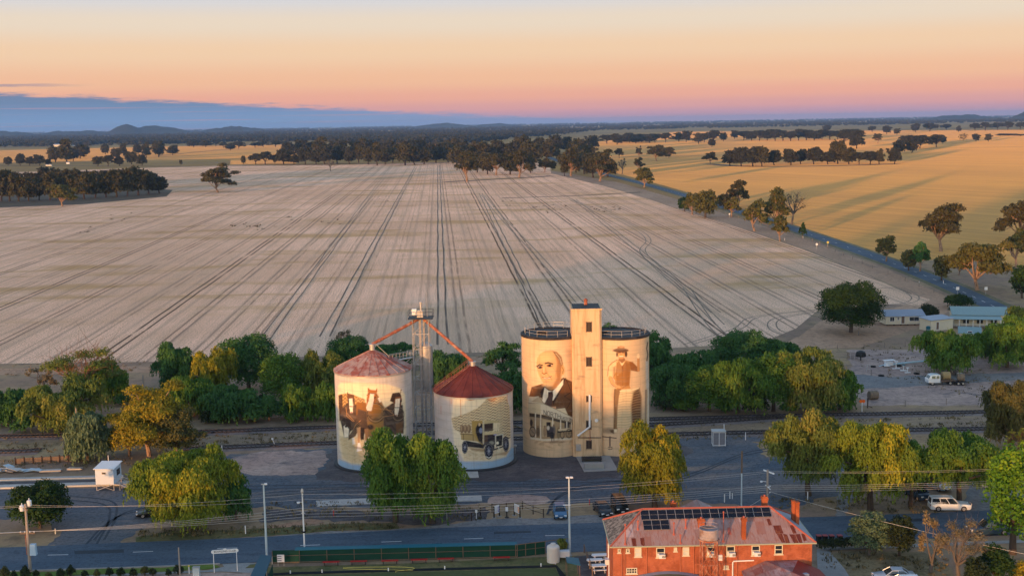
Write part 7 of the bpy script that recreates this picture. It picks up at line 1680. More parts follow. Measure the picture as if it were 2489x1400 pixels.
t = thing('bin_lid_post', 'small white sign plate on the rail fence near the no entry sign', 'sign', G(1158, 1260)); mb = MB(); mb.box((0, -.1, 1.05), (.3, .04, .36)); mb.tube((0, 0, 0), (0, 0, 1.2), .04); mb.build('plate', M['plastic'], t, False)
# street name sign at the club drive
P = G(547, 1383); A = G(521, 1392); B = G(577, 1388); t = thing('club_sign', 'long white name sign on two thin poles over the concrete drive', 'sign', (A + B) / 2, math.atan2((B - A).y, (B - A).x)); L_ = (B - A).length; zc = hgt((A + B) / 2, 1339); w = 65 * mpp(A)
mb = MB()
for s in (-1, 1): mb.tube((s * L_ / 2, .05, 0), (s * L_ / 2, .05, zc + .1), .045, n=6)
mb.build('sign_post', M['white'], t)
mb = MB(); n = 10; pts = [(w / 2 - .22 + .22 * math.cos(a), .22 * math.sin(a)) for a in [(-.5 + i / n) * math.pi for i in range(n + 1)]] + [(-w / 2 + .22 - .22 * math.cos(a), .22 * math.sin(a)) for a in [(.5 - i / n) * math.pi for i in range(n + 1)]]
mb.slab([Vector((x, 0, zc + z)) for x, z in pts], .05); mb.build('sign_board', M['white'], t, False); put_text('BOWLING CLUB', .34, M['signink'], t, (0, -.012, zc))
mb = MB(); mb.box((0, 0, zc + .26), (.5, .05, .14), top=.5); mb.build('crest', M['white'], t, False)
# bowling green shelter, fence, benches
fa, fb, fcn = G(660, 1375), G(1258, 1360), G(1330, 1352)
t = thing('shade_shelter', 'long green cloth shelter with teal roof edge along the bowling green', 'shelter', fa, math.atan2((fb - fa).y, (fb - fa).x)); L_ = (fb - fa).length
mb = MB(); mb.box((L_ / 2, .9, .8), (L_, .06, 1.6)); mb.build('back_screen', M['greencloth'], t, False)
x0 = 55 * mpp(fa); mb = MB(); mb.slab([Vector((x0, .75, 1.62)), Vector((L_, .75, 1.62)), Vector((L_, 1.5, 1.74)), Vector((x0, 1.5, 1.74))], .06); mb.build('shelter_roof', M['teal'], t, False)
for k in range(10):
    mb = MB(); x = L_ * k / 9; mb.tube((x, .72, 0), (x, .72, 1.6), .045, n=6); mb.build('post', M['timber'], t)
for z in (.12, .95): mb = MB(); mb.tube((0, .8, z), (L_, .8, z), .03 if z > .5 else .06, n=5); mb.build('rail', M['timber'], t)
d = fcn - fb; tt_ = thing('mesh_fence', 'green mesh fence between the shelter and the water tank', 'fence', fb, math.atan2(d.y, d.x)); mb = MB(); mb.box((d.length / 2, .9, .8), (d.length, .04, 1.55)); mb.build('screen', M['greencloth'], tt_, False)
for k in range(4): mb = MB(); mb.tube((d.length * k / 3, .8, 0), (d.length * k / 3, .8, 1.65), .045, n=6); mb.build('post', M['timber'], tt_)
mb = MB(); mb.tube((0, .8, 1.6), (d.length * 1.9, .8, 1.7), .05, n=5); mb.tube((0, .8, .9), (d.length, .8, .9), .03, n=5); mb.build('rail', M['timber'], tt_)
bs = MB(); bs.box((0, 0, .44), (2.0, .38, .06)); bsm = bs.mesh('bench_seat', M['redseat'], False); bk = MB()
for s in (-.8, .8): bk.box((s, 0, .21), (.08, .32, .41))
bkm = bk.mesh('bench_leg', M['dark'], False)
for i, (px, py) in enumerate(((805, 1373), (872, 1371.5), (948, 1370), (1019, 1367.5), (1084, 1365), (1219, 1362))):
    q = thing('bench', ['first', 'second', 'third', 'fourth', 'fifth', 'last'][i] + ' red bench under the green shelter, counted from the white score board', 'bench', G(px, py), math.atan2((fb - fa).y, (fb - fa).x), 'red benches by the bowling green'); obj('bench_seat', bsm, q); obj('bench_leg', bkm, q)
q = thing('score_board', 'white score board on the green shelter screen', 'board', G(682, 1377), 0); mb = MB(); mb.box((0, .3, .95), (.85, .06, .9)); mb.build('panel', M['plastic'], q, False); mb = MB()
for k in range(3): mb.box((-.15, .262, .7 + k * .26), (.5, .012, .07))
mb.build('printed_line', M['signink'], q, False); mb = MB()
for s in (-.35, .35): mb.tube((s, .34, 0), (s, .34, 1.4), .03)
mb.build('board_post', M['galv'], q)
A = G(633, 1347, 2.6); B = G(661, 1350, 2.6); C = G(642, 1403, 2.6); D = G(606, 1403, 2.6); t = thing('entrance_canopy', 'narrow dark teal canopy roof at the end of the bowling green', 'shelter', (A.x, A.y, 0)); o = Vector((A.x, A.y, 0))
mb = MB(); mb.slab([D - o, C - o, B - o, A - o], .08); mb.build('canopy_roof', mat('dark_teal_roof', (.006, .06, .10), .55, .12, 2), t, False)
for p in (A, B, C.lerp(B, .3), D.lerp(A, .3)): mb = MB(); q = p - o; mb.tube((q.x, q.y, 0), (q.x, q.y, 2.5), .05); mb.build('canopy_post', M['galv'], t)
mb = MB(); q0, q1 = B - o, C.lerp(B, .3) - o; mb.slab([Vector((q0.x, q0.y, 0)), Vector((q1.x, q1.y, 0)), Vector((q1.x, q1.y, 1.6)), Vector((q0.x, q0.y, 1.6))], .05); mb.build('side_screen', M['greencloth'], t, False)
P = G(1345, 1364); r = 15.5 * mpp(P); h = hgt(P, 1328); t = thing('water_tank', 'cream plastic water tank at the corner of the bowling green', 'water tank', P); mb = MB()
prof = [(r, 0)] + [(r * (1 + .012 * (i % 2)), h * i / 14) for i in range(15)] + [(r * .9, h + .12), (r * .3, h + .3), (.3, h + .3), (.3, h + .42), (0, h + .42)]
mb.lathe(prof, 28); mb.build('tank', M['beige'], t); mb = MB(); mb.tube((.2, -r, .1), (.2, -r - .25, .1), .06); mb.build('outlet', M['plastic'], t)
t = thing('pump_box', 'white pump cabinet beside the cream water tank', 'cabinet', G(1371, 1359)); mb = MB(); mb.box((0, 0, .75), (1.3, .7, .75)); mb.build('cabinet', M['plastic'], t, False); mb = MB()
for s in (-.5, .5): mb.box((s, 0, .18), (.1, .6, .36))
mb.build('leg', M['dark'], t, False)
A = G(1375, 1352, 1.9); B = G(1406, 1355, 1.9); C = G(1411, 1371, 1.9); D = G(1378, 1366, 1.9); o = Vector((A.x, A.y, 0)); t = thing('small_shelter', 'small bright teal roof on posts beside the tall light pole', 'shelter', o); mb = MB(); mb.slab([D - o, C - o + Vector((0, 0, -.1)), B - o, A - o], .06); mb.build('shelter_roof', M['teal'], t, False)
for p in (A, B, C, D): mb = MB(); q = p - o; mb.tube((q.x * .95, q.y * .95, 0), (q.x * .95, q.y * .95, 1.8), .04); mb.build('post', M['timber'], t)
for i, (px, py) in enumerate(((706, 1392), (783, 1390), (944, 1386), (1081, 1381.5), (1315, 1375))):
    q = thing('rink_marker', 'small white rink marker in the ditch, ' + ['first', 'second', 'third', 'fourth', 'last'][i] + ' from the teal canopy', 'marker', G(px, py + 2), 0, 'rink markers'); mb = MB(); mb.box((0, 0, .22), (.14, .05, .44)); mb.build('plate', M['white'], q, False)
mb = MB(); mb.path([p + Vector((0, 0, .06)) for p in smooth_line([G(1004, 1386), G(940, 1385), (G(850, 1383)), G(835, 1380), G(860, 1379), G(960, 1378), G(1004, 1380), G(1000, 1384), G(965, 1388), G(962, 1392)], 5)], .03, 5); tag(mb.build('garden_hose', M['yellow']), 'pale garden hose looping over the worn grass by the ditch', 'hose')
# garden strip shrubs along the footpath
for i, px in enumerate((12, 34, 62, 88, 118, 148, 172, 206, 236, 266, 293, 324, 352, 372, 410, 434)):
    y = 1406 - px * .024 + (i % 3) * 2; P = G(px, y); SEED[0] += 1; rng = random.Random(i); wd = rng.uniform(.8, 1.5)
    cm, tm = make_tree('bush', wd * rng.uniform(.8, 1.2), wd, SEED[0], LF['gumolive' if i % 4 == 0 else 'shrub'], M['bark'], 1.2, .13)
    q = thing('garden_shrub', ORD[i] + ' small garden shrub along the footpath, counting away from the picture corner', 'shrub', P, 0, 'shrubs along the footpath'); obj('crown', cm, q); obj('stem', tm, q)
t = thing('hydrant_post', 'yellow topped white marker post on the footpath', 'post', G(460, 1394)); mb = MB(); mb.tube((0, 0, 0), (0, 0, .9), .07); mb.build('post_shaft', M['white'], t); mb = MB(); mb.lathe([(.1, .9), (.1, 1.05), (0, 1.12)], 10); mb.build('cap', M['yellow'], t)
t = thing('letter_box', 'blue grey cabinet standing in the garden bed', 'cabinet', G(478, 1402)); mb = MB(); mb.box((0, 0, .6), (.75, .5, 1.2)); mb.build('cabinet', M['bluepole'], t, False); mb = MB(); mb.box((0, 0, 1.23), (.85, .6, .06)); mb.build('cover', M['galv'], t, False)
# marker posts
for lab, px, by, ty, m in (('yellow post on the verge beside the black car', 418, 1277, 1254, 'yellow'), ('cream stump post beside the pole with the blue box', 135, 1297, 1284, 'cream'), ('pale post at the roadside grass', 597, 1297, 1277, 'white'), ('red post on the gravel beyond the street lamp pole', 811, 1254, 1238, 'redseat'),
    ('white post by the siding near the bare gravel', 540, 1101, 1082, 'white'), ('white post by the siding beyond the cabinet', 1812, 1069, 1050, 'white'), ('red post in the car park beside the dark car', 1433, 1226, 1212, 'redseat'), ('first white post behind the hotel verandah', 1761, 1220, 1200, 'white'), ('second white post behind the hotel verandah', 1774, 1212, 1193, 'white'), ('third white post behind the hotel verandah', 1780, 1212, 1198, 'white'), ('white post at the foot of the weeping tree by the hotel pole', 1963, 1214, 1195, 'white'), ('white stub post under the grey green tree', 264, 1124, 1106, 'white'), ('grey post in the yard before the olive tree', 1870, 1126, 1104, 'pole')):
    P = G(px, by); t = thing('marker_post', lab, 'post', P); h = hgt(P, ty); mb = MB(); mb.tube((0, 0, -.05), (0, 0, h), .075, .07, 8); mb.build('post_shaft', M[m], t); mb = MB(); mb.lathe([(.085, h - .02), (.085, h + .03), (0, h + .06)], 8); mb.build('cap', M['galv'] if m != 'yellow' else M['yellow'], t)
t = thing('points_lever', 'small white railway points lever beside the siding', 'lever', G(668, 1084)); mb = MB(); mb.box((0, 0, .2), (1.2, .5, .35)); mb.build('lever_base', M['dark'], t, False); mb = MB(); mb.tube((0, 0, .3), (-.35, 0, 1.2), .05); mb.box((-.35, 0, 1.25), (.35, .06, .22)); mb.build('lever_arm', M['white'], t)
# orange railway signal
P = G(2095, 1000); h = hgt(P, 976); t = thing('railway_signal', 'white post with bright orange discs beside the main line', 'signal', P); mb = MB(); mb.tube((0, 0, 0), (0, 0, h), .06); mb.build('post_shaft', M['white'], t)
for s in (-.22, .24): mb = MB(); mb.lathe([(0, -.04), (.27, -.04), (.3, 0), (.27, .04), (0, .04)], 18, (s, -.06, h + .1), axis='y'); mb.build('disc', M['orange'], t)
# slabs in the yard
M['slabc'] = patch_mat('pale_weathered_concrete', (.42, .41, .40), (.50, .48, .46), (.34, .32, .31), .3, 2.4, grain=.3, gc=(.22, .20, .19))
def slab(label, pts, z, cat='slab'): P = [G(a, b) for a, b in pts]; o = P[0]; mb = MB(); mb.prism([((p - o).x, (p - o).y) for p in P][::-1], 0, z); q = mb.build('concrete_slab', M['slabc'], None, False); q.location = o; return tag(q, label, cat)
slab('long pale concrete slab ending at the foot of the weeping trees', ((768, 1218), (770, 1231), (960, 1222), (958, 1209)), .12); slab('pale concrete slab between the weeping tree and the tourist boards', ((1040, 1208), (1042, 1221), (1172, 1218), (1170, 1205)), .12); slab('square grey slab at the foot of the lorry silo', ((1108, 1146), (1108, 1162), (1164, 1161), (1160, 1141)), .12)
slab('far concrete strip of the weighbridge', ((-200, 1170), (-200, 1175), (300, 1162), (300, 1157)), .25); slab('near concrete strip of the weighbridge', ((-200, 1187), (-200, 1194), (320, 1179), (320, 1172)), .25)
sheet('weighbridge_deck', [(-200, 1176), (-200, 1187), (300, 1173), (300, 1163)], .10, M['gravel'])
# raised white hut with stairs
P = G(256, 1192); t = thing('weighbridge_hut', 'white cabin raised on stilts with stairs beside the weighbridge', 'cabin', P, rad(-3)); wz = 56 * mpp(P); z0 = hgt(P, 1177); z1 = hgt(P, 1139); D = 3.0
mb = MB(); mb.box((0, D / 2, (z0 + z1) / 2), (wz * .80, D, z1 - z0)); mb.build('wall', M['cabin'] if 'cabin' in M else mat('pale_cabin_wall', (.56, .62, .70), .55, .06), t, False)
mb = MB(); mb.slab([Vector((-wz * .46, -.2, z1 + .02)), Vector((wz * .46, -.2, z1 + .02)), Vector((wz * .46, D + .2, z1 + .3)), Vector((-wz * .46, D + .2, z1 + .3))], .10); mb.build('roof', M['white'], t, False)
mb = MB()
for x in (-.38, .38):
    for y in (.1, D - .1): mb.tube((x * wz, y, 0), (x * wz, y, z0), .07, n=6)
mb.tube((-.38 * wz, .1, 0), (.38 * wz, .1, z0), .04, n=5); mb.tube((.38 * wz, .1, 0), (-.38 * wz, .1, z0), .04, n=5); mb.build('stilt_frame', M['galv'], t)
mb = MB(); mb.box((-.05, -.03, z0 + (z1 - z0) * .72), (.62, .06, .34)); o = mb.build('air_vent', M['galv'], t, False); mb = MB(); mb.box((-.05, -.07, z0 + (z1 - z0) * .72), (.5, .02, .24)); mb.build('grille', M['dark'], o, False)
mb = MB(); mb.box((wz * .4 + .02, D * .62, z0 + (z1 - z0) * .6), (.05, 1.2, .9)); mb.build('window', M['glass'], t, False)
mb = MB(); sx0 = wz * .4 + .9; mb.box((wz * .4 + .45, .5, z0), (.95, 1.0, .08))
for k in range(7): mb.box((sx0 + k * .3, .5, z0 - .2 - k * z0 / 7.2), (.3, .9, .05))
for y in (.05, .95): mb.tube((sx0 - .1, y, z0), (sx0 + 2.1, y, .05), .05, n=5); mb.tube((sx0 - .1, y, z0 + .95), (sx0 + 2.1, y, 1.0), .03, n=5); mb.tube((sx0 - .9, y, z0 + .95), (sx0 - .1, y, z0 + .95), .03, n=5)
for q in (0, .5, 1.0):
    for y in (.05, .95): mb.tube((sx0 - .1 + 2.2 * q, y, z0 * (1 - q)), (sx0 - .1 + 2.2 * q, y, z0 * (1 - q) + .95), .03, n=4)
for y in (.1, .9): mb.tube((sx0 - .1, y, 0), (sx0 - .1, y, z0), .05, n=5)
mb.build('stairs', M['galv'], t)
# sheet metal stack, edging wall
rng = random.Random(4); t = thing('scrap_pile', 'heap of pale bent roofing sheets beside the weighbridge', 'scrap heap', G(55, 1146)); mpl = M['pipeblue']
for k in range(16):
    mb = MB(); a = rng.uniform(-.6, .6); c = Vector((rng.uniform(-4.2, 2.2), rng.uniform(-.5, .6), rng.uniform(.15, .75))); mb.box(c, (rng.uniform(1.0, 2.6), rng.uniform(.5, 1.0), .05), a); o = mb.build('bent_sheet', M['galv'] if k % 2 else M['carlight'], t, False); o.rotation_euler = (rng.uniform(-.15, .15), rng.uniform(-.12, .12), 0)
for i, (px, py) in enumerate(((128, 1146), (180, 1142))):
    q = thing('sheet_stack', ['larger', 'smaller'][i] + ' flat stack of grey sheets on the ground beyond the weighbridge', 'sheet stack', G(px, py)); mb = MB()
    for k in range(3): mb.box((rng.uniform(-.3, .3), rng.uniform(-.2, .2), .08 + k * .12), (3.2 - i, .9, .07), rng.uniform(-.1, .1))
    mb.build('sheets', M['galv'], q, False)
A, B = G(38, 1129), G(188, 1121); t = thing('sleeper_wall', 'low brown retaining wall with dark posts in the dry grass', 'wall', A, math.atan2((B - A).y, (B - A).x)); L_ = (B - A).length; mb = MB(); mb.box((L_ / 2, .1, .5), (L_, .12, .95)); mb.build('panel', M['timber'], t, False)
for k in range(8): mb = MB(); mb.box((L_ * k / 7, 0, .6), (.16, .12, 1.2)); mb.build('post', M['darktimber'], t, False)
# glass sided cabinet by the siding
P = G(1748, 1084); t = thing('relay_cabinet', 'white framed glass sided cabinet hut by the siding', 'cabinet', P, rad(-2)); w = 30 * mpp(P); h = hgt(P, 1050)
mb = MB()
for x in (-w / 2, 0, w / 2):
    for y in (0, w * .8): mb.box((x, y, h / 2), (.09, .09, h))
for z in (.1, h - .05):
    for y in (0, w * .8): mb.box((0, y, z), (w, .08, .1))
    for x in (-w / 2, w / 2): mb.box((x, w * .4, z), (.08, w * .8, .1))
mb.build('frame', M['white'], t, False); mb = MB(); mb.box((0, w * .4, h / 2), (w - .14, w * .8 - .14, h - .2)); mb.build('panel', mat('dusty_glass_panel', (.20, .20, .23), .4, .2, 2), t, False); mb = MB(); mb.box((0, w * .4, h + .06), (w + .25, w * .8 + .25, .1)); mb.build('roof', M['galv'], t, False); mb = MB(); mb.tube((w / 2, w * .8, 0), (w / 2, w * .8, h + .9), .05); mb.build('vent_pipe', M['white'], t)

# ------------------------------------------------------------------ farm houses and their yard
def house(label, fl, fr, eave, depth, zr, m_wall, m_roof, name='farm_house', wins=(), style='gable', zf=.3):
    A, B = G(*fl), G(*fr); rz = math.atan2((B - A).y, (B - A).x); L_ = (B - A).length; ze = hgt(A, eave); t = thing(name, label, 'house', A, rz)
    mb = MB(); mb.prism([(0, 0), (L_, 0), (L_, depth), (0, depth)], zf, ze)
    if style == 'gable':
        for x in (0, L_): mb.poly([(x, 0, ze), (x, depth, ze), (x, depth / 2, ze + zr)][::(1 if x else -1)])
    mb.build('wall', m_wall, t, False); mb = MB(); o = .35; e = Vector((0, 0, .03))
    if style == 'gable':
        k = zr / (depth / 2); mb.slab([Vector((-o, -o, ze - o * k)) + e, Vector((L_ + o, -o, ze - o * k)) + e, Vector((L_ + o, depth / 2, ze + zr)) + e, Vector((-o, depth / 2, ze + zr)) + e], .08); mb.slab([Vector((L_ + o, depth + o, ze - o * k)) + e, Vector((-o, depth + o, ze - o * k)) + e, Vector((-o, depth / 2, ze + zr)) + e, Vector((L_ + o, depth / 2, ze + zr)) + e], .08)
    else: mb.slab([Vector((-o, -o, ze)) + e, Vector((L_ + o, -o, ze)) + e, Vector((L_ + o, depth + o, ze + zr)) + e, Vector((-o, depth + o, ze + zr)) + e], .08)
    mb.build('roof', m_roof, t, False)
    for x, w, z, h, kind in wins:
        mb = MB(); f = .08
        for s in (-1, 1): mb.box((x * L_ + s * w / 2, -.03, z + h / 2), (f, .10, h + f))
        for s in (0, 1): mb.box((x * L_, -.03, z + h * s), (w - f, .095, f))
        if kind == 'window': mb.box((x * L_, -.03, z + h / 2), (.05, .08, h - f))
        fo = mb.build(kind, M['white'], t, False); mb = MB(); mb.box((x * L_, -.008, z + h / 2), (w - f, .02, h - f)); mb.build('pane' if kind == 'window' else 'leaf', M['glass'] if kind == 'window' else M['timber'], fo, False)
    return t, L_, ze, A, rz
t, L_, ze, A, rz = house('white weatherboard farmhouse with blue grey roof beside the huge dark tree', (2152, 792), (2246, 790), 768, 5.5, 1.1, M['cream'], M['blueroof'], wins=((.17, 1.1, 1.1, 1.1, 'window'), (.45, .9, .5, 2.0, 'door'), (.33, .5, 1.4, .8, 'window'), (.74, 2.4, 1.1, 1.0, 'window')))
mb = MB()
for k in range(6): mb.box((L_ * (.05 + .18 * k), .3, .15), (.3, .3, .3))
mb.build('stump', M['darktimber'], t, False)
t, L_, ze, A, rz = house('small pale shed with flat blue roof between the farmhouses', (2262, 806), (2316, 800), 779, 3.8, .35, M['cream'], M['blueroof'], 'garden_shed', wins=((.3, .9, .3, 1.9, 'door'),), style='skillion', zf=0)
P = G(2256, 806); t = thing('storage_bin', 'teal blue water drum standing by the small pale shed', 'drum', P); mb = MB(); mb.lathe([(.5, 0), (.52, 1.2), (.3, 1.35), (0, 1.38)], 14); mb.build('drum', M['teal'], t); mb = MB(); mb.lathe([(.53, .5), (.55, .55), (.53, .6)], 14); mb.build('drum_hoop', M['galv'], t)
# verandah house with pale green roof
A, B = G(2318, 797), G(2440, 802); rz = rad(-12); t = thing('verandah_house', 'long house with pale green roof and open verandah beyond the weeping tree', 'house', A, rz); k = mpp(A); L_ = 128 * k; D = 7.5; ze = 2.7
mb = MB(); mb.prism([(.4, 2.6), (L_, 2.6), (L_, D + 2.6), (.4, D + 2.6)], .2, ze + .2)
mb.poly([(L_, 2.6, ze + .2), (L_, D + 2.6, ze + .2), (L_, D / 2 + 2.6, ze + 1.7)]); mb.build('wall', M['cream'], t, False)
mb = MB(); mb.slab([Vector((-.2, 2.3, ze + .2)), Vector((L_ + .4, 2.3, ze + .2)), Vector((L_ + .4, D / 2 + 2.6, ze + 1.75)), Vector((-.2, D / 2 + 2.6, ze + 1.75))], .08); mb.slab([Vector((L_ + .4, D + 2.9, ze + .2)), Vector((-.2, D + 2.9, ze + .2)), Vector((-.2, D / 2 + 2.6, ze + 1.75)), Vector((L_ + .4, D / 2 + 2.6, ze + 1.75))], .08); mb.build('roof', M['greenroof'], t, False)
mb = MB(); mb.slab([Vector((-.6, -.3, ze - .45)), Vector((L_ * .86, -.3, ze - .45)), Vector((L_ * .86, 2.5, ze + .05)), Vector((-.6, 2.5, ze + .05))], .07); mb.build('verandah_roof', M['greenroof'], t, False)
for i in range(8): mb = MB(); mb.box((-.3 + (L_ * .86) * i / 7, 0, (ze - .5) / 2), (.14, .14, ze - .5)); mb.build('post', M['white'], t, False)
mb = MB(); mb.tube((-.3, 0, .9), (L_ * .86, 0, .9), .04, n=5); mb.tube((-.3, 0, .5), (L_ * .86, 0, .5), .03, n=5); mb.build('railing', M['white'], t); mb = MB(); mb.box((L_ * .42, 1.2, .12), (L_ * .88, 2.6, .2)); mb.build('verandah_floor', M['timber'], t, False)
for x in (.25, .5, .75): mb = MB(); mb.box((L_ * x, 2.58, 1.4), (1.4, .05, 1.2)); mb.build('window', M['glass'], t, False)
mb = MB(); mb.box((L_ + .02, D * .6 + 2.6, 1.5), (.05, 1.0, 1.1)); mb.build('window', M['glass'], t, False)
t, L_, ze, A, rz = house('small building with bright teal gable roof behind the round weeping tree', (2332, 822), (2382, 824), 808, 5.0, 1.0, M['cream'], M['greenroof'], 'garage', wins=((.5, .9, 1.0, .8, 'window'),), zf=0)
# pale blue pipes and machinery laid out on the bare ground
t = thing('irrigation_pipe', 'long pale blue pipe lying on the bare ground with white machine at its end', 'pipe', G(2160, 890)); o = G(2160, 890); e = G(2250, 881) - o; mb = MB(); mb.tube((0, 0, .35), (e.x, e.y, .35), .20, n=8); mb.build('pipe', M['pipeblue'], t)
mb = MB(); mb.box((0, 0, .6), (1.6, 1.0, .8), .3); mb.box((.2, .4, 1.2), (2.4, 1.1, .10), .2); mb.box((-.6, -.8, .3), (1.2, .5, .3)); mb.build('machine_body', M['white'], t, False); mb = MB(); mb.tube((-2.2, -.6, .2), (.2, 0, .6), .08); mb.build('drawbar', M['pipeblue'], t)
for i, (px, py, s) in enumerate(((2178, 896, 1.0), (2196, 901, .8), (2206, 906, .7))):
    q = thing('metal_stand', ['larger white', 'small teal topped', 'small white'][i] + ' metal stand in the fenced bare yard', 'stand', G(px, py)); mb = MB(); mb.tube((0, 0, .05), (0, 0, 1.5 * s), .09); mb.box((0, 0, .06), (1.6 * s, .5, .1)); mb.build('stand', M['white'], q, False); mb = MB(); mb.box((0, 0, 1.5 * s), (.7 * s, .4, .14)); mb.build('stand_top', M['teal'] if i == 1 else M['white'], q, False)
q = thing('garden_chair', 'pale wire frame in the fenced bare yard', 'frame', G(2112, 903)); mb = MB()
for a in (-.5, .5): mb.tube((a, 0, 0), (a * .4, .2, 1.5), .05); mb.tube((a, .6, 0), (a * .4, .2, 1.5), .05)
mb.tube((-.5, 0, .5), (.5, 0, .5), .04); mb.build('frame', M['galv'], q)
q = thing('machine_parts', 'cluster of teal and white machine parts near the round weeping tree', 'machine', G(2270, 882)); mb = MB(); rg = random.Random(2)
for k in range(6): mb.box((rg.uniform(-1.8, 1.8), rg.uniform(-.5, .5), .35), (rg.uniform(.4, .9), rg.uniform(.3, .6), rg.uniform(.4, .9)), rg.uniform(0, 1))
mb.build('machine_body', M['pipeblue'], q, False); mb = MB(); mb.box((-.9, -.2, .6), (.7, .6, .7)); mb.box((.8, .1, .5), (.6, .6, .6)); mb.build('machine_cover', M['teal'], q, False)
q = thing('target_sign', 'pale ring shaped sign beside the round weeping tree', 'sign', G(2315, 905)); mb = MB(); mb.tube((0, 0, 0), (0, 0, 1.0), .05); mb.lathe([(.2, -.03), (.5, -.03), (.5, .03), (.2, .03), (.2, -.03)], 16, (0, 0, 1.3), axis='y'); mb.build('ring', M['cream'], q)
for i, (px, py) in enumerate(((2142, 914), (2228, 909), (2122, 892), (2152, 891), (2185, 890))):
    q = thing('old_tyre', ['pair sized old black tyre at the edge of the drive', 'old black tyre close to the hay truck', 'old tyre lying by the pale wire frame', 'old tyre beside the white machine', 'old tyre below the pale blue pipe'][i], 'tyre', G(px, py)); mb = MB(); mb.lathe([(.28, .02), (.55, .0), (.62, .12), (.55, .26), (.28, .24), (.28, .02)], 16); mb.build('tyre', M['tyre'], q)
q = thing('black_umbrella', 'black rounded shelter on a short leg beyond the fenced yard', 'shelter', G(2092, 876)); mb = MB(); mb.lathe([(1.1, .9), (1.15, 1.3), (.9, 1.9), (.4, 2.15), (0, 2.2)], 14); mb.build('cover', M['black'], q); mb = MB(); mb.tube((0, 0, 0), (0, 0, 1.3), .14); mb.build('leg', M['dark'], q)
q = thing('timber_pen', 'small dark stick pen beside the black shelter', 'pen', G(2070, 873)); mb = MB()
for k in range(9): mb.tube((-1.0 + k * .3, .1 * (k % 3), 0), (-1.0 + k * .3 + .1, .1 * (k % 3), 1.5), .05)
mb.build('stick_fence', M['timber'], q)
# wire fences
M['fencepost'] = mat('grey_fence_post', (.20, .16, .14), .9, .3, 3)
def wfence(label, pts, sp, h=1.15, pr=.06): return rail_fence('wire_fence', label, pts, h, (.35, .75, 1.1), M['fencepost'], sp, 'fence', pr, .012)
wfence('wire fence between the stubble and the railway trees', ((-150, 905), (75, 899), (300, 895), (380, 893)), 7)
wfence('wire fence between stubble and the sealed country road', ((2270, 712), (2200, 684), (2120, 653), (1975, 588), (1830, 543), (1720, 507), (1600, 472), (1500, 443)), 14, 1.3, .10)
wfence('wire fence between the farmhouse paddock and the bare dirt', ((1905, 852), (2100, 848), (2200, 843), (2489, 838)), 6)
wfence('wire fence round the bare yard with pale pipes', ((2075, 915), (2160, 908), (2250, 903), (2300, 898)), 5)
wfence('wire fence between railway line and pinkish dirt', ((2110, 992), (2200, 988), (2300, 984), (2400, 979), (2489, 975)), 7)
q = thing('corner_post', 'stout dark fence post by the orange signal', 'post', G(2109, 991)); mb = MB(); mb.tube((0, 0, 0), (0, 0, 1.8), .13, .12, 8); mb.build('post_shaft', M['darktimber'], q); mb = MB(); mb.tube((0, 0, .4), (.9, 0, 0), .05); mb.build('stay', M['darktimber'], q)
q = thing('corner_post', 'grey fence post in front of the huge dark round tree', 'post', G(2087, 815)); mb = MB(); mb.tube((0, 0, 0), (0, 0, 1.9), .13, .12, 8); mb.build('post_shaft', M['fencepost'], q); mb = MB(); mb.tube((0, 0, .6), (1.6, -.3, 0), .06); mb.build('stay', M['fencepost'], q)
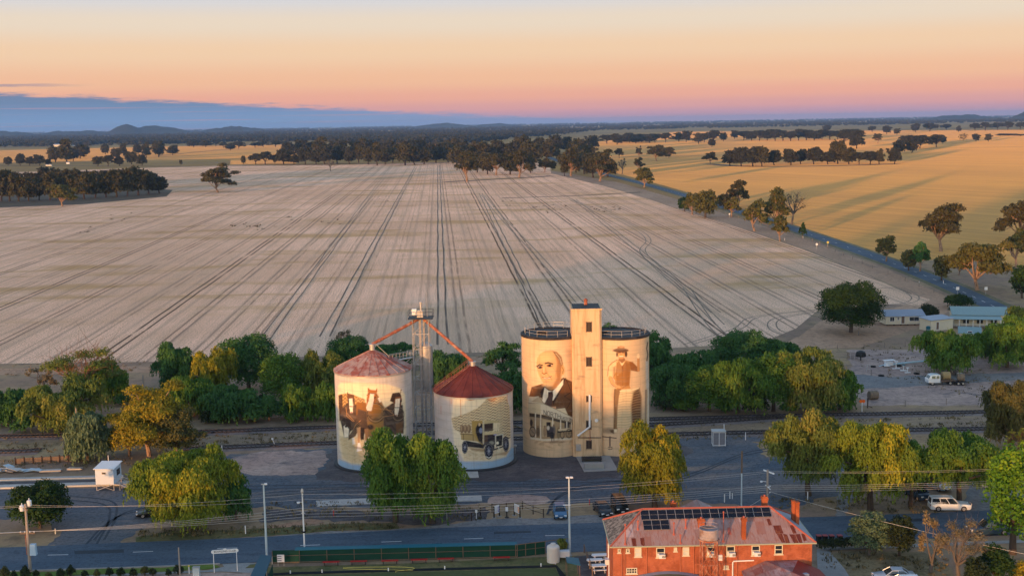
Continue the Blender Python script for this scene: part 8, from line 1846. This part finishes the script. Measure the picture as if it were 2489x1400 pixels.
# road signs
for lab, px, py, s, m in (('white square road sign beyond the low dark tree', 2327, 716, .9, 'white'), ('white square road sign under the pale limbed gum', 2396, 716, .9, 'white'), ('small white sign among the roadside clump', 1773, 529, .7, 'white'), ('white diamond sign on the road edge', 1985, 605, .8, 'white'), ('yellow green sign across the road from the white diamond', 2012, 600, .8, 'yellow')):
    P = G(px, py); q = thing('road_sign', lab, 'sign', P); mb = MB(); mb.tube((0, 0, 0), (0, 0, 1.9), .05); mb.build('sign_post', M['galv'], q); mb = MB(); mb.box((0, -.07, 1.8), (s, .04, s)); o = mb.build('sign_board', M[m], q, False)
    if 'diamond' in lab: o.rotation_euler = (0, rad(45), 0); o.location = (1.8 * -.707, 0, 1.8 * .293)
for i, (px, py) in enumerate(((1907, 585), (1952, 580), (2234, 692), (2293, 690))):
    q = thing('guide_post', 'white roadside guide post, ' + ['farthest', 'second farthest', 'second nearest', 'nearest'][i] + ' one along the bend', 'post', G(px, py), 0, 'guide posts'); mb = MB(); mb.box((0, 0, .55), (.14, .08, 1.1)); mb.build('post_shaft', M['white'], q, False); mb = MB(); mb.box((0, -.045, .95), (.08, .012, .12)); mb.build('reflector', M['signred'], q, False)
# far homestead sheds
for lab, px, py, w, h, m in (('tiny pale shed on the distant left paddock', 165, 399, 8, 5, 'white'), ('low cream shed among the gums of the distant homestead', 118, 404, 14, 4, 'cream'), ('long pale shed far beyond the paddocks', 150, 357, 40, 7, 'cream'), ('second pale shed far beyond the paddocks', 183, 356, 12, 8, 'white')):
    P = G(px, py); k = mpp(P); q = thing('farm_shed', lab, 'shed', P); W_, H_ = w * k, h * k; mb = MB(); mb.box((0, W_ * .2, H_ * .35), (W_, W_ * .4, H_ * .7)); mb.build('wall', M[m], q, False); mb = MB(); mb.slab([Vector((-W_ * .52, -.1, H_ * .7)), Vector((W_ * .52, -.1, H_ * .7)), Vector((W_ * .52, W_ * .2, H_)), Vector((-W_ * .52, W_ * .2, H_))], .1); mb.slab([Vector((W_ * .52, W_ * .42, H_ * .7)), Vector((-W_ * .52, W_ * .42, H_ * .7)), Vector((-W_ * .52, W_ * .2, H_)), Vector((W_ * .52, W_ * .2, H_))], .1); mb.build('roof', M['blueroof'], q, False)
# ------------------------------------------------------------------ air
def haze():
    mb = MB(); mb.box((0, 11500, 52), (52000, 28000, 108))
    t = NT('haze'); t.t.nodes.remove(t.b)
    v = t.n('VolumePrincipled'); v.inputs['Color'].default_value = (.26, .50, 1.0, 1); v.inputs['Density'].default_value = HAZE
    v.inputs['Anisotropy'].default_value = 0.0
    t.L(v.outputs[0], t.t.nodes['Material Output'].inputs['Volume'])
    o = mb.build('haze', t.mat, None, False); tag(o, kind='stuff')
HAZE = 4.6e-5
haze()
bpy.context.view_layer.update()
